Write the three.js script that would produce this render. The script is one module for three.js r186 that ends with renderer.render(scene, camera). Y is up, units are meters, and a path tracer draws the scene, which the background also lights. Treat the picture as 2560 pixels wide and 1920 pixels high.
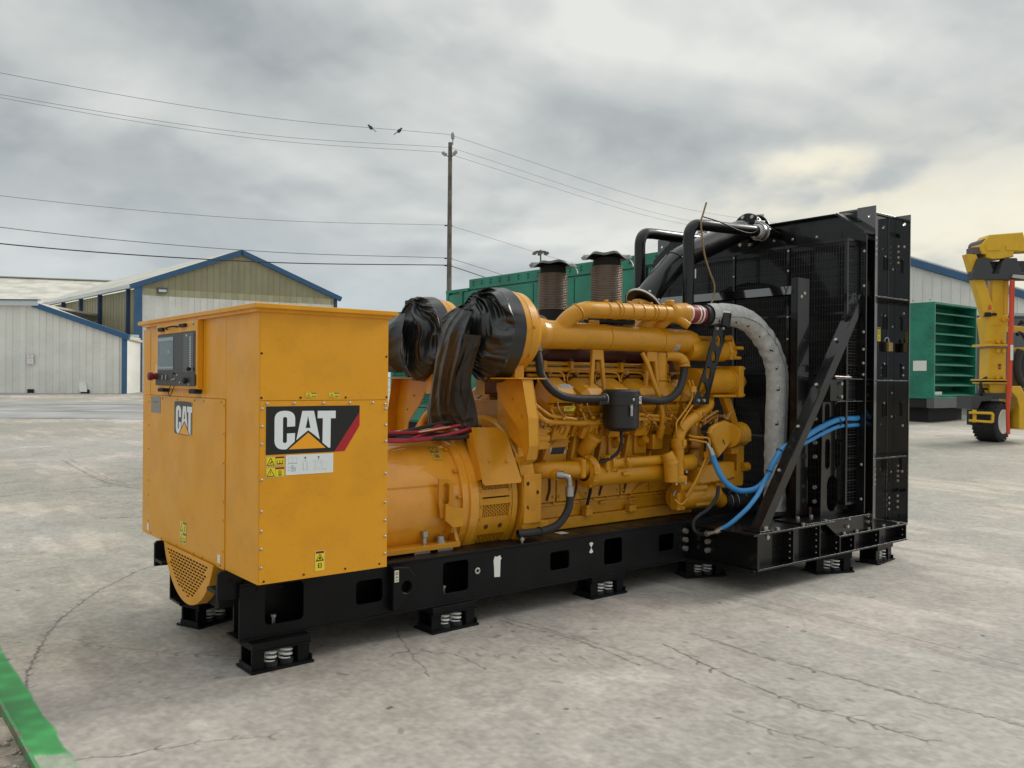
import * as THREE from 'three';
import { mergeGeometries } from 'three/addons/utils/BufferGeometryUtils.js';
import { RoundedBoxGeometry } from 'three/addons/geometries/RoundedBoxGeometry.js';

// ---------- camera ----------
const scene = new THREE.Scene();
const camera = new THREE.PerspectiveCamera(47.63, 4 / 3, 0.1, 900);
const CAM = new THREE.Vector3(-1.887, 1.6, 4.608);
camera.position.copy(CAM);
camera.rotation.order = 'YXZ';
camera.rotation.set(-0.19 * Math.PI / 180, -38.6 * Math.PI / 180, 0.46 * Math.PI / 180);
camera.updateMatrixWorld(true);
const FW = new THREE.Vector3(Math.sin(38.6 * Math.PI / 180), 0, -Math.cos(38.6 * Math.PI / 180)); // level view direction
const RT = new THREE.Vector3(-FW.z, 0, FW.x);                                                     // to the right of it

const renderer = new THREE.WebGLRenderer({ antialias: true });
renderer.toneMapping = THREE.LinearToneMapping;
renderer.toneMappingExposure = 1.6;
renderer.shadowMap.enabled = true;

// ---------- noise ----------
let seed = 12345;
function rnd() { seed = (seed * 1664525 + 1013904223) >>> 0; return seed / 4294967296; }
const HASH = new Float32Array(65536); for (let i = 0; i < 65536; i++) HASH[i] = rnd();
const fade = t => t * t * t * (t * (t * 6 - 15) + 10);
const hash2 = (i, j) => HASH[((i * 374761 + j * 668265) ^ (i * 7919) ^ (j * 104729)) & 65535];
function vnoise(x, y, per) {
  let i = Math.floor(x), j = Math.floor(y); const a = fade(x - i), b = fade(y - j);
  let i1 = i + 1, j1 = j + 1;
  if (per) { i = ((i % per) + per) % per; j = ((j % per) + per) % per; i1 = ((i1 % per) + per) % per; j1 = ((j1 % per) + per) % per; }
  const p = hash2(i, j), q = hash2(i1, j), r = hash2(i, j1), s = hash2(i1, j1);
  return p + (q - p) * a + (r - p) * b + (p - q - r + s) * a * b;
}
function fbm(x, y, oct, per) { let s = 0, a = 0.5, f = 1; for (let o = 0; o < oct; o++) { s += a * vnoise(x * f + o * 17.3 * (per ? 0 : 1), y * f + o * 9.1 * (per ? 0 : 1), per ? per * f : 0); a *= 0.5; f *= 2; } return s / (1 - Math.pow(0.5, oct)); }
const sstep = (a, b, x) => { const t = Math.min(1, Math.max(0, (x - a) / (b - a))); return t * t * (3 - 2 * t); };
const lin = c => { c /= 255; return c <= 0.04045 ? c / 12.92 : Math.pow((c + 0.055) / 1.055, 2.4); };

// ---------- sky: an overcast evening of layered cloud ----------
const SUN_AZ = { f: 0.53, r: 0.848 };                                  // the veiled sun stands right of the frame
const sunDir = new THREE.Vector3().addScaledVector(FW, SUN_AZ.f).addScaledVector(RT, SUN_AZ.r).setY(0.62).normalize();
{
  const SW = 4096, SH = 2048, data = new Float32Array(SW * SH * 4);
  const up = new THREE.Vector3(0, 1, 0);
  // cloud banks and gaps as seen on the sky: [azimuth right of view axis (deg), elevation (deg), half width, half height, strength]
  const banks = [[-18, 21, 7, 4.5, -0.46], [-10, 22.5, 5, 2.5, -0.16], [-12, 17, 4.5, 2.6, -0.20], [-9.3, 13.9, 2.6, 1.8, -0.16], [-26, 12.5, 8, 2.2, -0.20], [-24, 18.5, 3.5, 2.4, 0.16], [-15, 14, 5, 2.0, 0.20], [-29, 21, 3, 2, 0.12], [-22, 15.5, 4, 1.5, 0.12], [-3.2, 18, 4, 2.4, 0.14], [-1.7, 23, 3.5, 1.6, 0.16], [-12, 10.5, 7, 2.0, 0.14],
    [7.6, 16.8, 7, 2.4, -0.44], [3, 18.8, 4, 2, -0.20], [12, 14.4, 5, 1.6, -0.26], [24, 15.5, 8, 2.6, -0.22], [28, 19, 5, 2.5, -0.16], [19, 14.1, 3.4, 0.9, 0.40], [3.8, 16, 1.2, 0.8, 0.22], [2.3, 11, 3.4, 1.5, 0.18], [9, 10.6, 3.2, 1.5, 0.24], [21.7, 21.6, 4, 2.2, 0.20], [6, 23, 4.5, 1.8, 0.24], [14, 21.5, 4, 2, 0.14], [28, 10, 6, 2.6, 0.30], [20, 12.2, 3, 1.0, -0.16], [16, 9.6, 5, 1.6, 0.10], [-3, 13, 4, 2, 0.08]];
  for (let j = 0; j < SH; j++) {
    const el = (j + 0.5) / SH * Math.PI - Math.PI / 2, elD = el * 180 / Math.PI, y = Math.sin(el), c = Math.cos(el);
    if (el < -0.02) { for (let i = 0; i < SW; i++) { const k = (j * SW + i) * 4; data[k] = 0.23; data[k + 1] = 0.22; data[k + 2] = 0.2; data[k + 3] = 1; } continue; }
    const yy = Math.max(y, 0.0);
    for (let i = 0; i < SW; i++) {
      const az = ((i + 0.5) / SW - 0.5) * Math.PI * 2;
      const dx = Math.cos(az) * c, dz = Math.sin(az) * c;
      const f = dx * FW.x + dz * FW.z, r = dx * RT.x + dz * RT.z;
      const azD = Math.atan2(r, f) * 180 / Math.PI;
      const inv = 1 / (yy + 0.30), px = f * inv * 1.5, py = r * inv * 1.5;
      const wx = vnoise(px * 1.1 + 3, py * 1.1 + 8) - 0.5, wy = vnoise(px * 1.1 + 31, py * 1.1 + 4) - 0.5;
      let n = fbm(px * 1.25 + wx * 1.3 + 2.7, py * 1.25 + wy * 1.3 + 5.2, 7);
      const n2 = fbm(px * 4.2 + 9.1, py * 4.2 + wx + 1.3, 5);
      let b = 0;
      if (azD > -50 && azD < 55 && elD < 40) for (const [a0, e0, wa, we, s] of banks) {
        const u = (azD - a0 + (n2 - 0.5) * 5) / wa, v = (elD - e0 + (n - 0.5) * 6) / we, q = u * u + v * v;
        if (q < 6) b += (s < 0 ? 0.82 : 1) * s * Math.exp(-q);
      }
      const n3 = fbm(px * 9 + wy * 2 + 4.4, py * 9 + wx * 2 + 7.7, 4), puff = 1 - Math.abs(2 * n2 - 1);
      let t = 0.62 + (n - 0.5) * 1.15 + (n2 - 0.5) * 0.34 + (n3 - 0.5) * 0.22 + (puff - 0.75) * 0.16 + b;            // 0 thick grey cloud .. 1 bright thin cloud
      t = Math.min(1.1, Math.max(0.0, t));
      // grey to white cloud
      let R = lin(151 + 72 * t), Gc = lin(159 + 66 * t), B = lin(164 + 58 * t);
      // thin blue-grey air low on the left of the sun
      const low = Math.exp(-Math.pow(elD / 8.5, 2)) * sstep(18, -12, azD) * 0.75 * (0.65 + 0.7 * n2);
      R += (lin(190) - R) * low; Gc += (lin(203) - Gc) * low; B += (lin(209) - B) * low;
      // warm light where the veiled sun breaks through
      const ang = Math.hypot((azD - 48) / 25, (elD - 7) / 6);
      const warm = Math.exp(-ang * ang) * sstep(0.30, 0.95, t + 0.35 * (n2 - 0.5)) ;
      const warm2 = Math.exp(-Math.pow((azD - 19.5) / 6, 2) - Math.pow((elD - 12.5) / 2.6, 2)) * sstep(0.55, 0.95, t) * 0.6;
      const w = Math.min(1, warm * 1.15 + warm2);
      R += (1.05 - R) * w * 0.9; Gc += (0.96 - Gc) * w * 0.9; B += (0.70 - B) * w * 0.9;
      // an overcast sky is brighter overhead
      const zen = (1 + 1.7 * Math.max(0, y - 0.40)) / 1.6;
      const k = (j * SW + i) * 4;
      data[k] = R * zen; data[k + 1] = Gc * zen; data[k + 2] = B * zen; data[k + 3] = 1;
    }
  }
  const sky = new THREE.DataTexture(data, SW, SH, THREE.RGBAFormat, THREE.FloatType);
  sky.mapping = THREE.EquirectangularReflectionMapping; sky.magFilter = THREE.LinearFilter; sky.minFilter = THREE.LinearFilter; sky.needsUpdate = true;
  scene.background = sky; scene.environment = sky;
}
const sun = new THREE.DirectionalLight(new THREE.Color(1, 0.955, 0.87), 1.5);
sun.position.copy(sunDir).multiplyScalar(60).add(new THREE.Vector3(3, 0, -1));
sun.target.position.set(3, 0, -1);
sun.castShadow = true; sun.shadow.radius = 40; sun.shadow.mapSize.set(4096, 4096);
Object.assign(sun.shadow.camera, { left: -30, right: 30, top: 30, bottom: -30, near: 1, far: 160 });
scene.add(sun, sun.target);

// ---------- helpers ----------
const V = (x, y, z) => new THREE.Vector3(x, y, z);
function prep(g) {
  g = g.index ? g.toNonIndexed() : g;
  const o = new THREE.BufferGeometry();
  if (!g.attributes.normal) g.computeVertexNormals();
  o.setAttribute('position', g.attributes.position); o.setAttribute('normal', g.attributes.normal);
  const p = g.attributes.position, n = p.count, uv = new Float32Array(n * 2);
  if (g.userData.keepUV) { uv.set(g.attributes.uv.array); } else {
    for (let i = 0; i < n; i += 3) {
      const ax = p.getX(i + 1) - p.getX(i), ay = p.getY(i + 1) - p.getY(i), az = p.getZ(i + 1) - p.getZ(i), bx = p.getX(i + 2) - p.getX(i), by = p.getY(i + 2) - p.getY(i), bz = p.getZ(i + 2) - p.getZ(i);
      const nx = Math.abs(ay * bz - az * by), ny = Math.abs(az * bx - ax * bz), nz = Math.abs(ax * by - ay * bx);
      for (let k = i; k < i + 3; k++) {
        const x = p.getX(k), y = p.getY(k), z = p.getZ(k);
        if (nx >= ny && nx >= nz) { uv[k * 2] = z; uv[k * 2 + 1] = y; } else if (ny >= nz) { uv[k * 2] = x; uv[k * 2 + 1] = z; } else { uv[k * 2] = x; uv[k * 2 + 1] = y; }
      }
    }
  }
  o.setAttribute('uv', new THREE.BufferAttribute(uv, 2));
  return o;
}
const taken = {};
function numbered(n) { const k = taken[n] = (taken[n] ?? -1) + 1; return k ? `${n}_${String(k).padStart(3, '0')}` : n; }
function mk(name, geos, mat, parent, kind) {
  if (EACH.has(name) && Array.isArray(geos) && geos.flat(3).length > 1) return geos.flat(3).map(g => mk(name, g, mat, parent, kind))[0];
  const list = (Array.isArray(geos) ? geos : [geos]).flat(3).filter(Boolean).map(prep);
  const m = new THREE.Mesh(list.length > 1 ? mergeGeometries(list) : list[0], mat);
  m.name = parent ? name : numbered(name); m.castShadow = m.receiveShadow = true;
  (parent || scene).add(m);
  if (kind) m.userData.kind = kind;
  return m;
}
const EACH = new Set(['wall_gap', 'cable_gland', 'foot_shim', 'canister_leg', 'filter_clip', 'pipe_clip', 'pipe_bracket', 'body_panel', 'door_tag', 'latch', 'pull_slot', 'torn_wrap', 'oil_tube', 'data_plate']); // each piece its own mesh
function thing(name, label, category, group, pos) {
  const o = new THREE.Group(); o.name = numbered(name); scene.add(o); if (pos) o.position.copy(pos);
  o.userData = { label, category }; if (group) o.userData.group = group; return o;
}
function tag(o, label, category, group) { o.userData.label = label; o.userData.category = category; if (group) o.userData.group = group; return o; }
function structure(o) { o.userData.kind = 'structure'; return o; }
const bx = (x0, x1, y0, y1, z0, z1, r = 0) => {
  const w = Math.abs(x1 - x0), h = Math.abs(y1 - y0), d = Math.abs(z1 - z0);
  const g = r > 0 ? new RoundedBoxGeometry(w, h, d, 1, Math.min(r, w / 2.01, h / 2.01, d / 2.01)) : new THREE.BoxGeometry(w, h, d);
  return g.translate((x0 + x1) / 2, (y0 + y1) / 2, (z0 + z1) / 2);
};
const bc = (x, y, z, w, h, d, r = 0) => bx(x - w / 2, x + w / 2, y - h / 2, y + h / 2, z - d / 2, z + d / 2, r);
function rot(g, ax, a, p) { g.translate(-p.x, -p.y, -p.z); g['rotate' + ax](a); return g.translate(p.x, p.y, p.z); }
function rod(a, b, r0, r1 = r0, seg = 16, open = false) { // cylinder from a to b
  const d = b.clone().sub(a), L = d.length(), g = new THREE.CylinderGeometry(r1, r0, L, seg, 1, open);
  g.translate(0, L / 2, 0); g.applyQuaternion(new THREE.Quaternion().setFromUnitVectors(V(0, 1, 0), d.normalize())); return g.translate(a.x, a.y, a.z);
}
function tube(pts, r, n = 40, seg = 12, tension = 0.5) { const c = new THREE.CatmullRomCurve3(pts.map(p => Array.isArray(p) ? V(...p) : p), false, 'catmullrom', tension); return new THREE.TubeGeometry(c, n, r, seg, false); }
function lathe(prof, origin, dir, seg = 48) { // prof: [distance along dir, radius]
  const g = new THREE.LatheGeometry(prof.map(([t, r]) => new THREE.Vector2(r, t)), seg);
  g.applyQuaternion(new THREE.Quaternion().setFromUnitVectors(V(0, 1, 0), dir.clone().normalize())); return g.translate(origin.x, origin.y, origin.z);
}
// profile with crisp corners: doubles each inner point
const crisp = prof => prof.flatMap((p, i) => i && i < prof.length - 1 ? [p, [p[0] + 1e-5, p[1]]] : [p]);
function poly(pts, holes = [], depth = 0.01, bev = 0) { // polygon in XY extruded +Z
  const s = new THREE.Shape(pts.map(([x, y]) => new THREE.Vector2(x, y)));
  for (const h of holes) s.holes.push(h instanceof THREE.Path ? h : new THREE.Path(h.map(([x, y]) => new THREE.Vector2(x, y))));
  return new THREE.ExtrudeGeometry(s, { depth: depth - 2 * bev, bevelEnabled: bev > 0, bevelThickness: bev, bevelSize: bev, bevelOffset: -bev, bevelSegments: 1, curveSegments: 12 }).translate(0, 0, bev);
}
const ring = (x, y, r) => { const p = new THREE.Path(); p.absarc(x, y, r, 0, Math.PI * 2, true); return p; };
const oval = (x, y, rx, ry) => { const p = new THREE.Path(); p.absellipse(x, y, rx, ry, 0, Math.PI * 2, true, 0); return p; };
const slotH = (x, y, w, h) => { const r = w / 2, p = new THREE.Path(); p.absarc(x, y + h / 2 - r, r, 0, Math.PI, false); p.absarc(x, y - h / 2 + r, r, Math.PI, 2 * Math.PI, false); p.closePath(); return p; };
const rrect = (x0, y0, x1, y1, r) => { const p = new THREE.Path(); p.moveTo(x0 + r, y0); p.lineTo(x1 - r, y0); p.absarc(x1 - r, y0 + r, r, -Math.PI / 2, 0); p.lineTo(x1, y1 - r); p.absarc(x1 - r, y1 - r, r, 0, Math.PI / 2); p.lineTo(x0 + r, y1); p.absarc(x0 + r, y1 - r, r, Math.PI / 2, Math.PI); p.lineTo(x0, y0 + r); p.absarc(x0 + r, y0 + r, r, Math.PI, 1.5 * Math.PI); return p; };
const polyZ = (pts, z0, z1, holes = [], bev = 0) => poly(pts, holes, Math.abs(z1 - z0), bev).translate(0, 0, Math.min(z0, z1));      // points are (X, Y)
const polyX = (pts, x0, x1, holes = [], bev = 0) => poly(pts.map(([z, y]) => [-z, y]), holes, Math.abs(x1 - x0), bev).rotateY(Math.PI / 2).translate(Math.min(x0, x1), 0, 0); // points are (Z, Y); holes are given in (-Z, Y)
const polyY = (pts, y0, y1, holes = []) => poly(pts.map(([x, z]) => [x, -z]), holes, Math.abs(y1 - y0)).rotateX(-Math.PI / 2).translate(0, Math.min(y0, y1), 0); // points are (X, Z)
const hexY = (x, y, z, r = 0.012, h = 0.012) => new THREE.CylinderGeometry(r, r, h, 6).translate(x, y + h / 2, z);
const hexZ = (x, y, z, r = 0.01, h = 0.01) => new THREE.CylinderGeometry(r, r, h, 6).rotateX(Math.PI / 2).translate(x, y, z + h / 2);
const hexX = (x, y, z, r = 0.01, h = 0.01) => new THREE.CylinderGeometry(r, r, h, 6).rotateZ(Math.PI / 2).translate(x - h / 2, y, z);
const domeZ = (x, y, z, r = 0.007) => { const g = new THREE.SphereGeometry(r, 8, 4, 0, Math.PI * 2, 0, Math.PI / 2); return g.scale(1, 0.6, 1).rotateX(Math.PI / 2).translate(x, y, z); };
const domeX = (x, y, z, r = 0.007) => { const g = new THREE.SphereGeometry(r, 8, 4, 0, Math.PI * 2, 0, Math.PI / 2); return g.scale(1, 0.6, 1).rotateZ(Math.PI / 2).translate(x, y, z); };
const torus = (p, dir, R, r, seg = 36, rs = 8) => { const g = new THREE.TorusGeometry(R, r, rs, seg); g.applyQuaternion(new THREE.Quaternion().setFromUnitVectors(V(0, 0, 1), dir.clone().normalize())); return g.translate(p.x, p.y, p.z); };
const at = (px, py, s) => V(CAM.x, CAM.y, CAM.z).add(V((px - 1280) / 2175, -(py - 960) / 2175, -1).applyQuaternion(camera.quaternion).multiplyScalar(s)); // a point of the place, s metres ahead

// ---------- textures ----------
function noiseTex(N, fn, srgb) {
  const d = new Uint8Array(N * N * 4);
  for (let j = 0; j < N; j++) for (let i = 0; i < N; i++) { const c = fn(i / N, j / N), k = (j * N + i) * 4; d[k] = c[0]; d[k + 1] = c[1]; d[k + 2] = c[2]; d[k + 3] = 255; }
  const t = new THREE.DataTexture(d, N, N); t.wrapS = t.wrapT = THREE.RepeatWrapping; t.magFilter = THREE.LinearFilter; t.minFilter = THREE.LinearMipmapLinearFilter; if (srgb) t.colorSpace = THREE.SRGBColorSpace; t.needsUpdate = true; return t;
}
const rep = (t, s) => { const c = t.clone(); c.repeat.set(s, s); c.needsUpdate = true; return c; };
const dustTex = noiseTex(512, (u, v) => { const n = fbm(u * 6, v * 6, 6, 6), m = fbm(u * 40, v * 40, 3, 40); const k = 247 + 8 * sstep(0.3, 0.62, n) - 5 * sstep(0.62, 0.8, m); return [k, k, k]; }, true);
const roughTex = noiseTex(512, (u, v) => { const n = fbm(u * 8, v * 8, 6, 8); const k = 150 + 150 * (n - 0.35); return [k, Math.min(255, Math.max(90, k)), k]; });
const peelTex = noiseTex(256, (u, v) => { const n = vnoise(u * 64, v * 64, 64) * 0.7 + vnoise(u * 16, v * 16, 16) * 0.3; const k = 255 * n; return [k, k, k]; });
const grimeTex = noiseTex(512, (u, v) => { const n = fbm(u * 5, v * 5, 7, 5), m = fbm(u * 24, v * 60, 4, 0); const k = 216 + 39 * sstep(0.25, 0.7, n * 0.7 + m * 0.3); return [k, k * 0.99, k * 0.975]; }, true);
const metres = (t, m) => rep(t, 1 / m);
function canvasTex(w, h, draw) {
  const c = document.createElement('canvas'); c.width = w; c.height = h; const x = c.getContext('2d'); draw(x, w, h);
  const t = new THREE.CanvasTexture(c); t.colorSpace = THREE.SRGBColorSpace; t.anisotropy = 8; return t;
}
// a flat print of its own canvas on a rectangle; axis 'Z' faces +Z, 'X' faces -X
function print(name, axis, x0, x1, y0, y1, plane, tex, parent, rough = 0.35, t = 0.0012) {
  const w = Math.abs(x1 - x0), h = Math.abs(y1 - y0), g = new THREE.PlaneGeometry(w, h); g.userData.keepUV = true;
  if (axis === 'Z') g.translate((x0 + x1) / 2, (y0 + y1) / 2, plane); else g.rotateY(-Math.PI / 2).translate(plane, (y0 + y1) / 2, (x0 + x1) / 2);
  const g2 = g.index ? g.toNonIndexed() : g; g2.userData.keepUV = true;
  return mk(name, g2, new THREE.MeshStandardMaterial({ map: tex, roughness: rough }), parent);
}

// ---------- materials ----------
const phys = o => new THREE.MeshPhysicalMaterial(o);
const rgb = (r, g, b) => new THREE.Color().setRGB(r, g, b);
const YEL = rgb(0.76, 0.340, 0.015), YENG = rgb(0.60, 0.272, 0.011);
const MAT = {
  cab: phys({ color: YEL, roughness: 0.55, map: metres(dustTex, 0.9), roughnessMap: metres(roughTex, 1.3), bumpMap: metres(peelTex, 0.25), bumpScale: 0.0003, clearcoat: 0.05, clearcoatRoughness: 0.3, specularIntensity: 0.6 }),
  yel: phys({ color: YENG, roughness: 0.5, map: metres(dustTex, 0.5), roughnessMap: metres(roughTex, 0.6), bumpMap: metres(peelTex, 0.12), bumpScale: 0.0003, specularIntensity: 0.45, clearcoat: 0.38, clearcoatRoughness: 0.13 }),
  castRecess: phys({ color: rgb(0.40, 0.178, 0.009), roughness: 0.55, map: metres(grimeTex, 0.5), roughnessMap: metres(roughTex, 0.4), bumpMap: metres(peelTex, 0.05), bumpScale: 0.0012, clearcoat: 0.3, clearcoatRoughness: 0.25 }),  // rough cast yellow, darkened so the shade of engine recesses is in the colour
  blk: phys({ color: rgb(0.006, 0.006, 0.0065), specularIntensity: 0.4, roughness: 0.5, map: metres(dustTex, 0.7), roughnessMap: metres(roughTex, 0.8), clearcoat: 0.5, clearcoatRoughness: 0.06 }),
  skid: phys({ color: rgb(0.008, 0.009, 0.0105), specularIntensity: 0.3, roughness: 0.6, map: metres(grimeTex, 0.8), roughnessMap: metres(roughTex, 0.7), clearcoat: 0.06, clearcoatRoughness: 0.3 }),
  gloss: phys({ color: rgb(0.006, 0.006, 0.0065), ior: 1.9, roughness: 0.06, clearcoat: 0.8, clearcoatRoughness: 0.03 }),
  alt: phys({ color: YEL, roughness: 0.45, map: metres(dustTex, 0.5), bumpMap: metres(peelTex, 0.2), bumpScale: 0.0002, clearcoat: 0.9, clearcoatRoughness: 0.06 }),
  dull: new THREE.MeshStandardMaterial({ color: rgb(0.012, 0.012, 0.012), roughness: 0.8 }),
  rub: new THREE.MeshStandardMaterial({ color: rgb(0.016, 0.016, 0.017), roughness: 0.55, bumpMap: metres(peelTex, 0.06), bumpScale: 0.0008 }),
  steel: new THREE.MeshStandardMaterial({ color: rgb(0.42, 0.42, 0.41), roughness: 0.38, metalness: 0.9 }),
  zinc: new THREE.MeshStandardMaterial({ color: rgb(0.5, 0.48, 0.43), roughness: 0.42, metalness: 0.75 }),
  white: new THREE.MeshStandardMaterial({ color: rgb(0.78, 0.77, 0.73), roughness: 0.45 }),
  red: new THREE.MeshStandardMaterial({ color: rgb(0.26, 0.022, 0.022), roughness: 0.45 }),
  cableRed: new THREE.MeshStandardMaterial({ color: rgb(0.33, 0.02, 0.035), roughness: 0.4 }),
  rust: new THREE.MeshStandardMaterial({ color: rgb(0.10, 0.03, 0.016), roughness: 0.75, map: metres(grimeTex, 0.3) }),
  blue: new THREE.MeshStandardMaterial({ color: rgb(0.035, 0.24, 0.55), roughness: 0.42 }),
  green: phys({ color: rgb(0.014, 0.23, 0.15), roughness: 0.5, map: metres(grimeTex, 2.6), clearcoat: 0.15, clearcoatRoughness: 0.3 }),
  grey: new THREE.MeshStandardMaterial({ color: rgb(0.1, 0.105, 0.11), roughness: 0.55, map: metres(dustTex, 2) }),
};

// ---------- ground ----------
const ahead = (x, z) => (x - CAM.x) * FW.x + (z - CAM.z) * FW.z;
const groundH = (x, z) => { const s = ahead(x, z) - 9; return s <= -2 ? 0 : s < 2 ? 0.0285 * (s + 2) * (s + 2) / 8 : 0.0285 * Math.min(s, 60); }; // the yard climbs gently away from the set
function sheet(x0, x1, z0, z1, nx, nz, dy, uvOf) {
  const p = [], u = [], id = [], n = [];
  for (let j = 0; j <= nz; j++) for (let i = 0; i <= nx; i++) { const x = x0 + (x1 - x0) * i / nx, z = z0 + (z1 - z0) * j / nz; p.push(x, groundH(x, z) + dy, z); n.push(0, 1, 0); u.push(...uvOf(x, z)); }
  for (let j = 0; j < nz; j++) for (let i = 0; i < nx; i++) { const a = j * (nx + 1) + i, b = a + 1, c = a + nx + 1, d = c + 1; id.push(a, c, b, b, c, d); }
  const g = new THREE.BufferGeometry(); g.setAttribute('position', new THREE.Float32BufferAttribute(p, 3)); g.setAttribute('normal', new THREE.Float32BufferAttribute(n, 3)); g.setAttribute('uv', new THREE.Float32BufferAttribute(u, 2)); g.setIndex(id);
  const q = g.toNonIndexed(); q.userData.keepUV = true; return q;
}
const GX0 = -1.17, GZ0 = -12, GS = 16, GN = 2048;
const guv = (x, z) => [(x - GX0) / GS, (z - GZ0) / GS];
let yardTex, farTex, yardRough;
{
  // marks on the slab: tyre tracks, cracks, saw cuts (world X, Z)
  const c = document.createElement('canvas'); c.width = c.height = GN; const k = c.getContext('2d');
  k.fillStyle = '#fff'; k.fillRect(0, 0, GN, GN);
  const P = ([x, z]) => [(x - GX0) / GS * GN, (z - GZ0) / GS * GN];
  k.lineCap = 'round'; k.lineJoin = 'round';
  let sd = 77; const R = () => { sd = (sd * 1103515245 + 12345) & 0x7fffffff; return sd / 0x7fffffff; };
  function walk(pts, step) { const cv = new THREE.CatmullRomCurve3(pts.map(([x, z]) => V(x, 0, z))); const L = cv.getLength(), n = Math.max(2, Math.round(L / step)); return cv.getSpacedPoints(n).map(p => [p.x, p.z]); }
  function line(pts, w, a, jit = 0.008, step = 0.03) { const q = walk(pts, step); let prev = P(q[0]); for (let i = 1; i < q.length; i++) { const t = P([q[i][0] + (R() - 0.5) * jit * 2, q[i][1] + (R() - 0.5) * jit * 2]); k.strokeStyle = `rgba(52,46,40,${a * (0.45 + 0.55 * R())})`; k.lineWidth = w * 128 * (0.6 + 0.6 * R()); k.beginPath(); k.moveTo(...prev); k.lineTo(...t); k.stroke(); prev = t; } }
  function barbs(pts, gap, len, a, both = true) { const q = walk(pts, gap); for (let i = 1; i < q.length; i++) { const dx = q[i][0] - q[i - 1][0], dz = q[i][1] - q[i - 1][1], L = Math.hypot(dx, dz) || 1, tx = dx / L, tz = dz / L; for (const s of both ? [-1, 1] : [1]) { if (R() < 0.3) continue; const l = len * (0.6 + 0.8 * R()); const p0 = P(q[i]), p1 = P([q[i][0] + (-tz * s * 0.6 + tx * 0.5) * l, q[i][1] + (tx * s * 0.6 + tz * 0.5) * l]), pm = P([q[i][0] + (-tz * s * 0.55) * l * 0.6, q[i][1] + (tx * s * 0.55) * l * 0.6]); k.strokeStyle = `rgba(52,46,40,${a * (0.4 + 0.6 * R())})`; k.lineWidth = 0.8 + 1.3 * R(); k.beginPath(); k.moveTo(...p0); k.quadraticCurveTo(...pm, ...p1); k.stroke(); } } }
  const A = [[-1.06, -0.32], [-0.99, -0.7], [-0.92, -0.94], [-0.81, -1.27], [-0.67, -1.64], [-0.53, -1.92], [-0.4, -2.14], [-0.22, -2.44], [-0.06, -2.63], [0.24, -3.0], [0.45, -3.13], [0.9, -3.4], [1.6, -3.7]];
  line(A, 0.013, 0.75); barbs(A, 0.11, 0.055, 0.55);
  const Bt = [[2.16, 1.04], [2.14, 1.12], [2.06, 1.42], [1.99, 1.79], [1.96, 2.02], [1.95, 2.21], [1.99, 2.39], [2.0, 2.57], [2.01, 2.73]];
  line(Bt, 0.012, 0.75); barbs(Bt, 0.12, 0.085, 0.75);
  const Cc = [[2.48, 0.99], [2.45, 1.34], [2.44, 1.59], [2.48, 1.94], [2.49, 2.23], [2.49, 2.46], [2.52, 2.68], [2.54, 2.93], [2.5, 3.6]];
  line(Cc, 0.02, 0.5, 0.012); line(Cc.map(([x, z]) => [x + 0.02, z]), 0.008, 0.5);
  line([[3.57, 0.2], [3.49, 2.64], [3.46, 4]], 0.006, 0.9, 0.001); line([[3.36, 0.9], [3.32, 2.7], [3.3, 4]], 0.01, 0.35, 0.002);
  line([[3.4, -0.2], [3.36, 4]], 0.05, 0.08, 0.01);
  const D = [[1.56, 1.98], [1.56, 2.16], [1.57, 2.28], [1.61, 2.38], [1.62, 2.5], [1.65, 2.56]]; line(D, 0.009, 0.55); barbs(D, 0.12, 0.07, 0.4);
  const E = [[-0.68, -1.3], [-0.56, -0.96], [-0.4, -0.76], [-0.25, -0.56], [-0.12, -0.42], [0.1, -0.2]]; line(E, 0.01, 0.4); barbs(E, 0.12, 0.07, 0.5);
  const F = [[-1.04, 0.64], [-0.96, 0.66], [-0.86, 0.72], [-0.77, 0.72], [-0.66, 0.76], [-0.54, 0.78], [-0.3, 0.9]]; line(F, 0.008, 0.6); barbs(F, 0.16, 0.05, 0.45);
  line([[1.03, -0.22], [0.95, -0.04], [0.9, 0.1], [0.84, 0.23], [0.79, 0.2], [0.7, 0.25]], 0.008, 0.85); line([[0.84, 0.23], [0.84, 0.29], [0.79, 0.37], [0.78, 0.44], [0.76, 0.52], [0.7, 0.66]], 0.008, 0.8); line([[0.84, 0.29], [0.9, 0.27], [0.95, 0.22]], 0.006, 0.7);
  line([[1.69, 0.01], [1.71, 0.26], [1.78, 0.49], [1.79, 0.76], [1.77, 1.0], [1.75, 1.23]], 0.02, 0.4, 0.01); line([[1.75, 0.0], [1.8, 0.4], [1.86, 0.9], [1.84, 1.4]], 0.03, 0.2, 0.01);
  line([[0.93, 0.23], [0.94, 0.32], [1.03, 0.43], [1.02, 0.76]], 0.012, 0.5, 0.01);
  for (const row of [[[1.05, 0.25], [1.2, 0.39], [1.37, 0.55], [1.5, 0.74], [1.6, 0.9]], [[1.02, 0.32], [1.15, 0.5], [1.28, 0.67], [1.44, 0.84], [1.56, 1.0]]]) barbs(row, 0.115, 0.075, 0.5, false);
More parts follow.
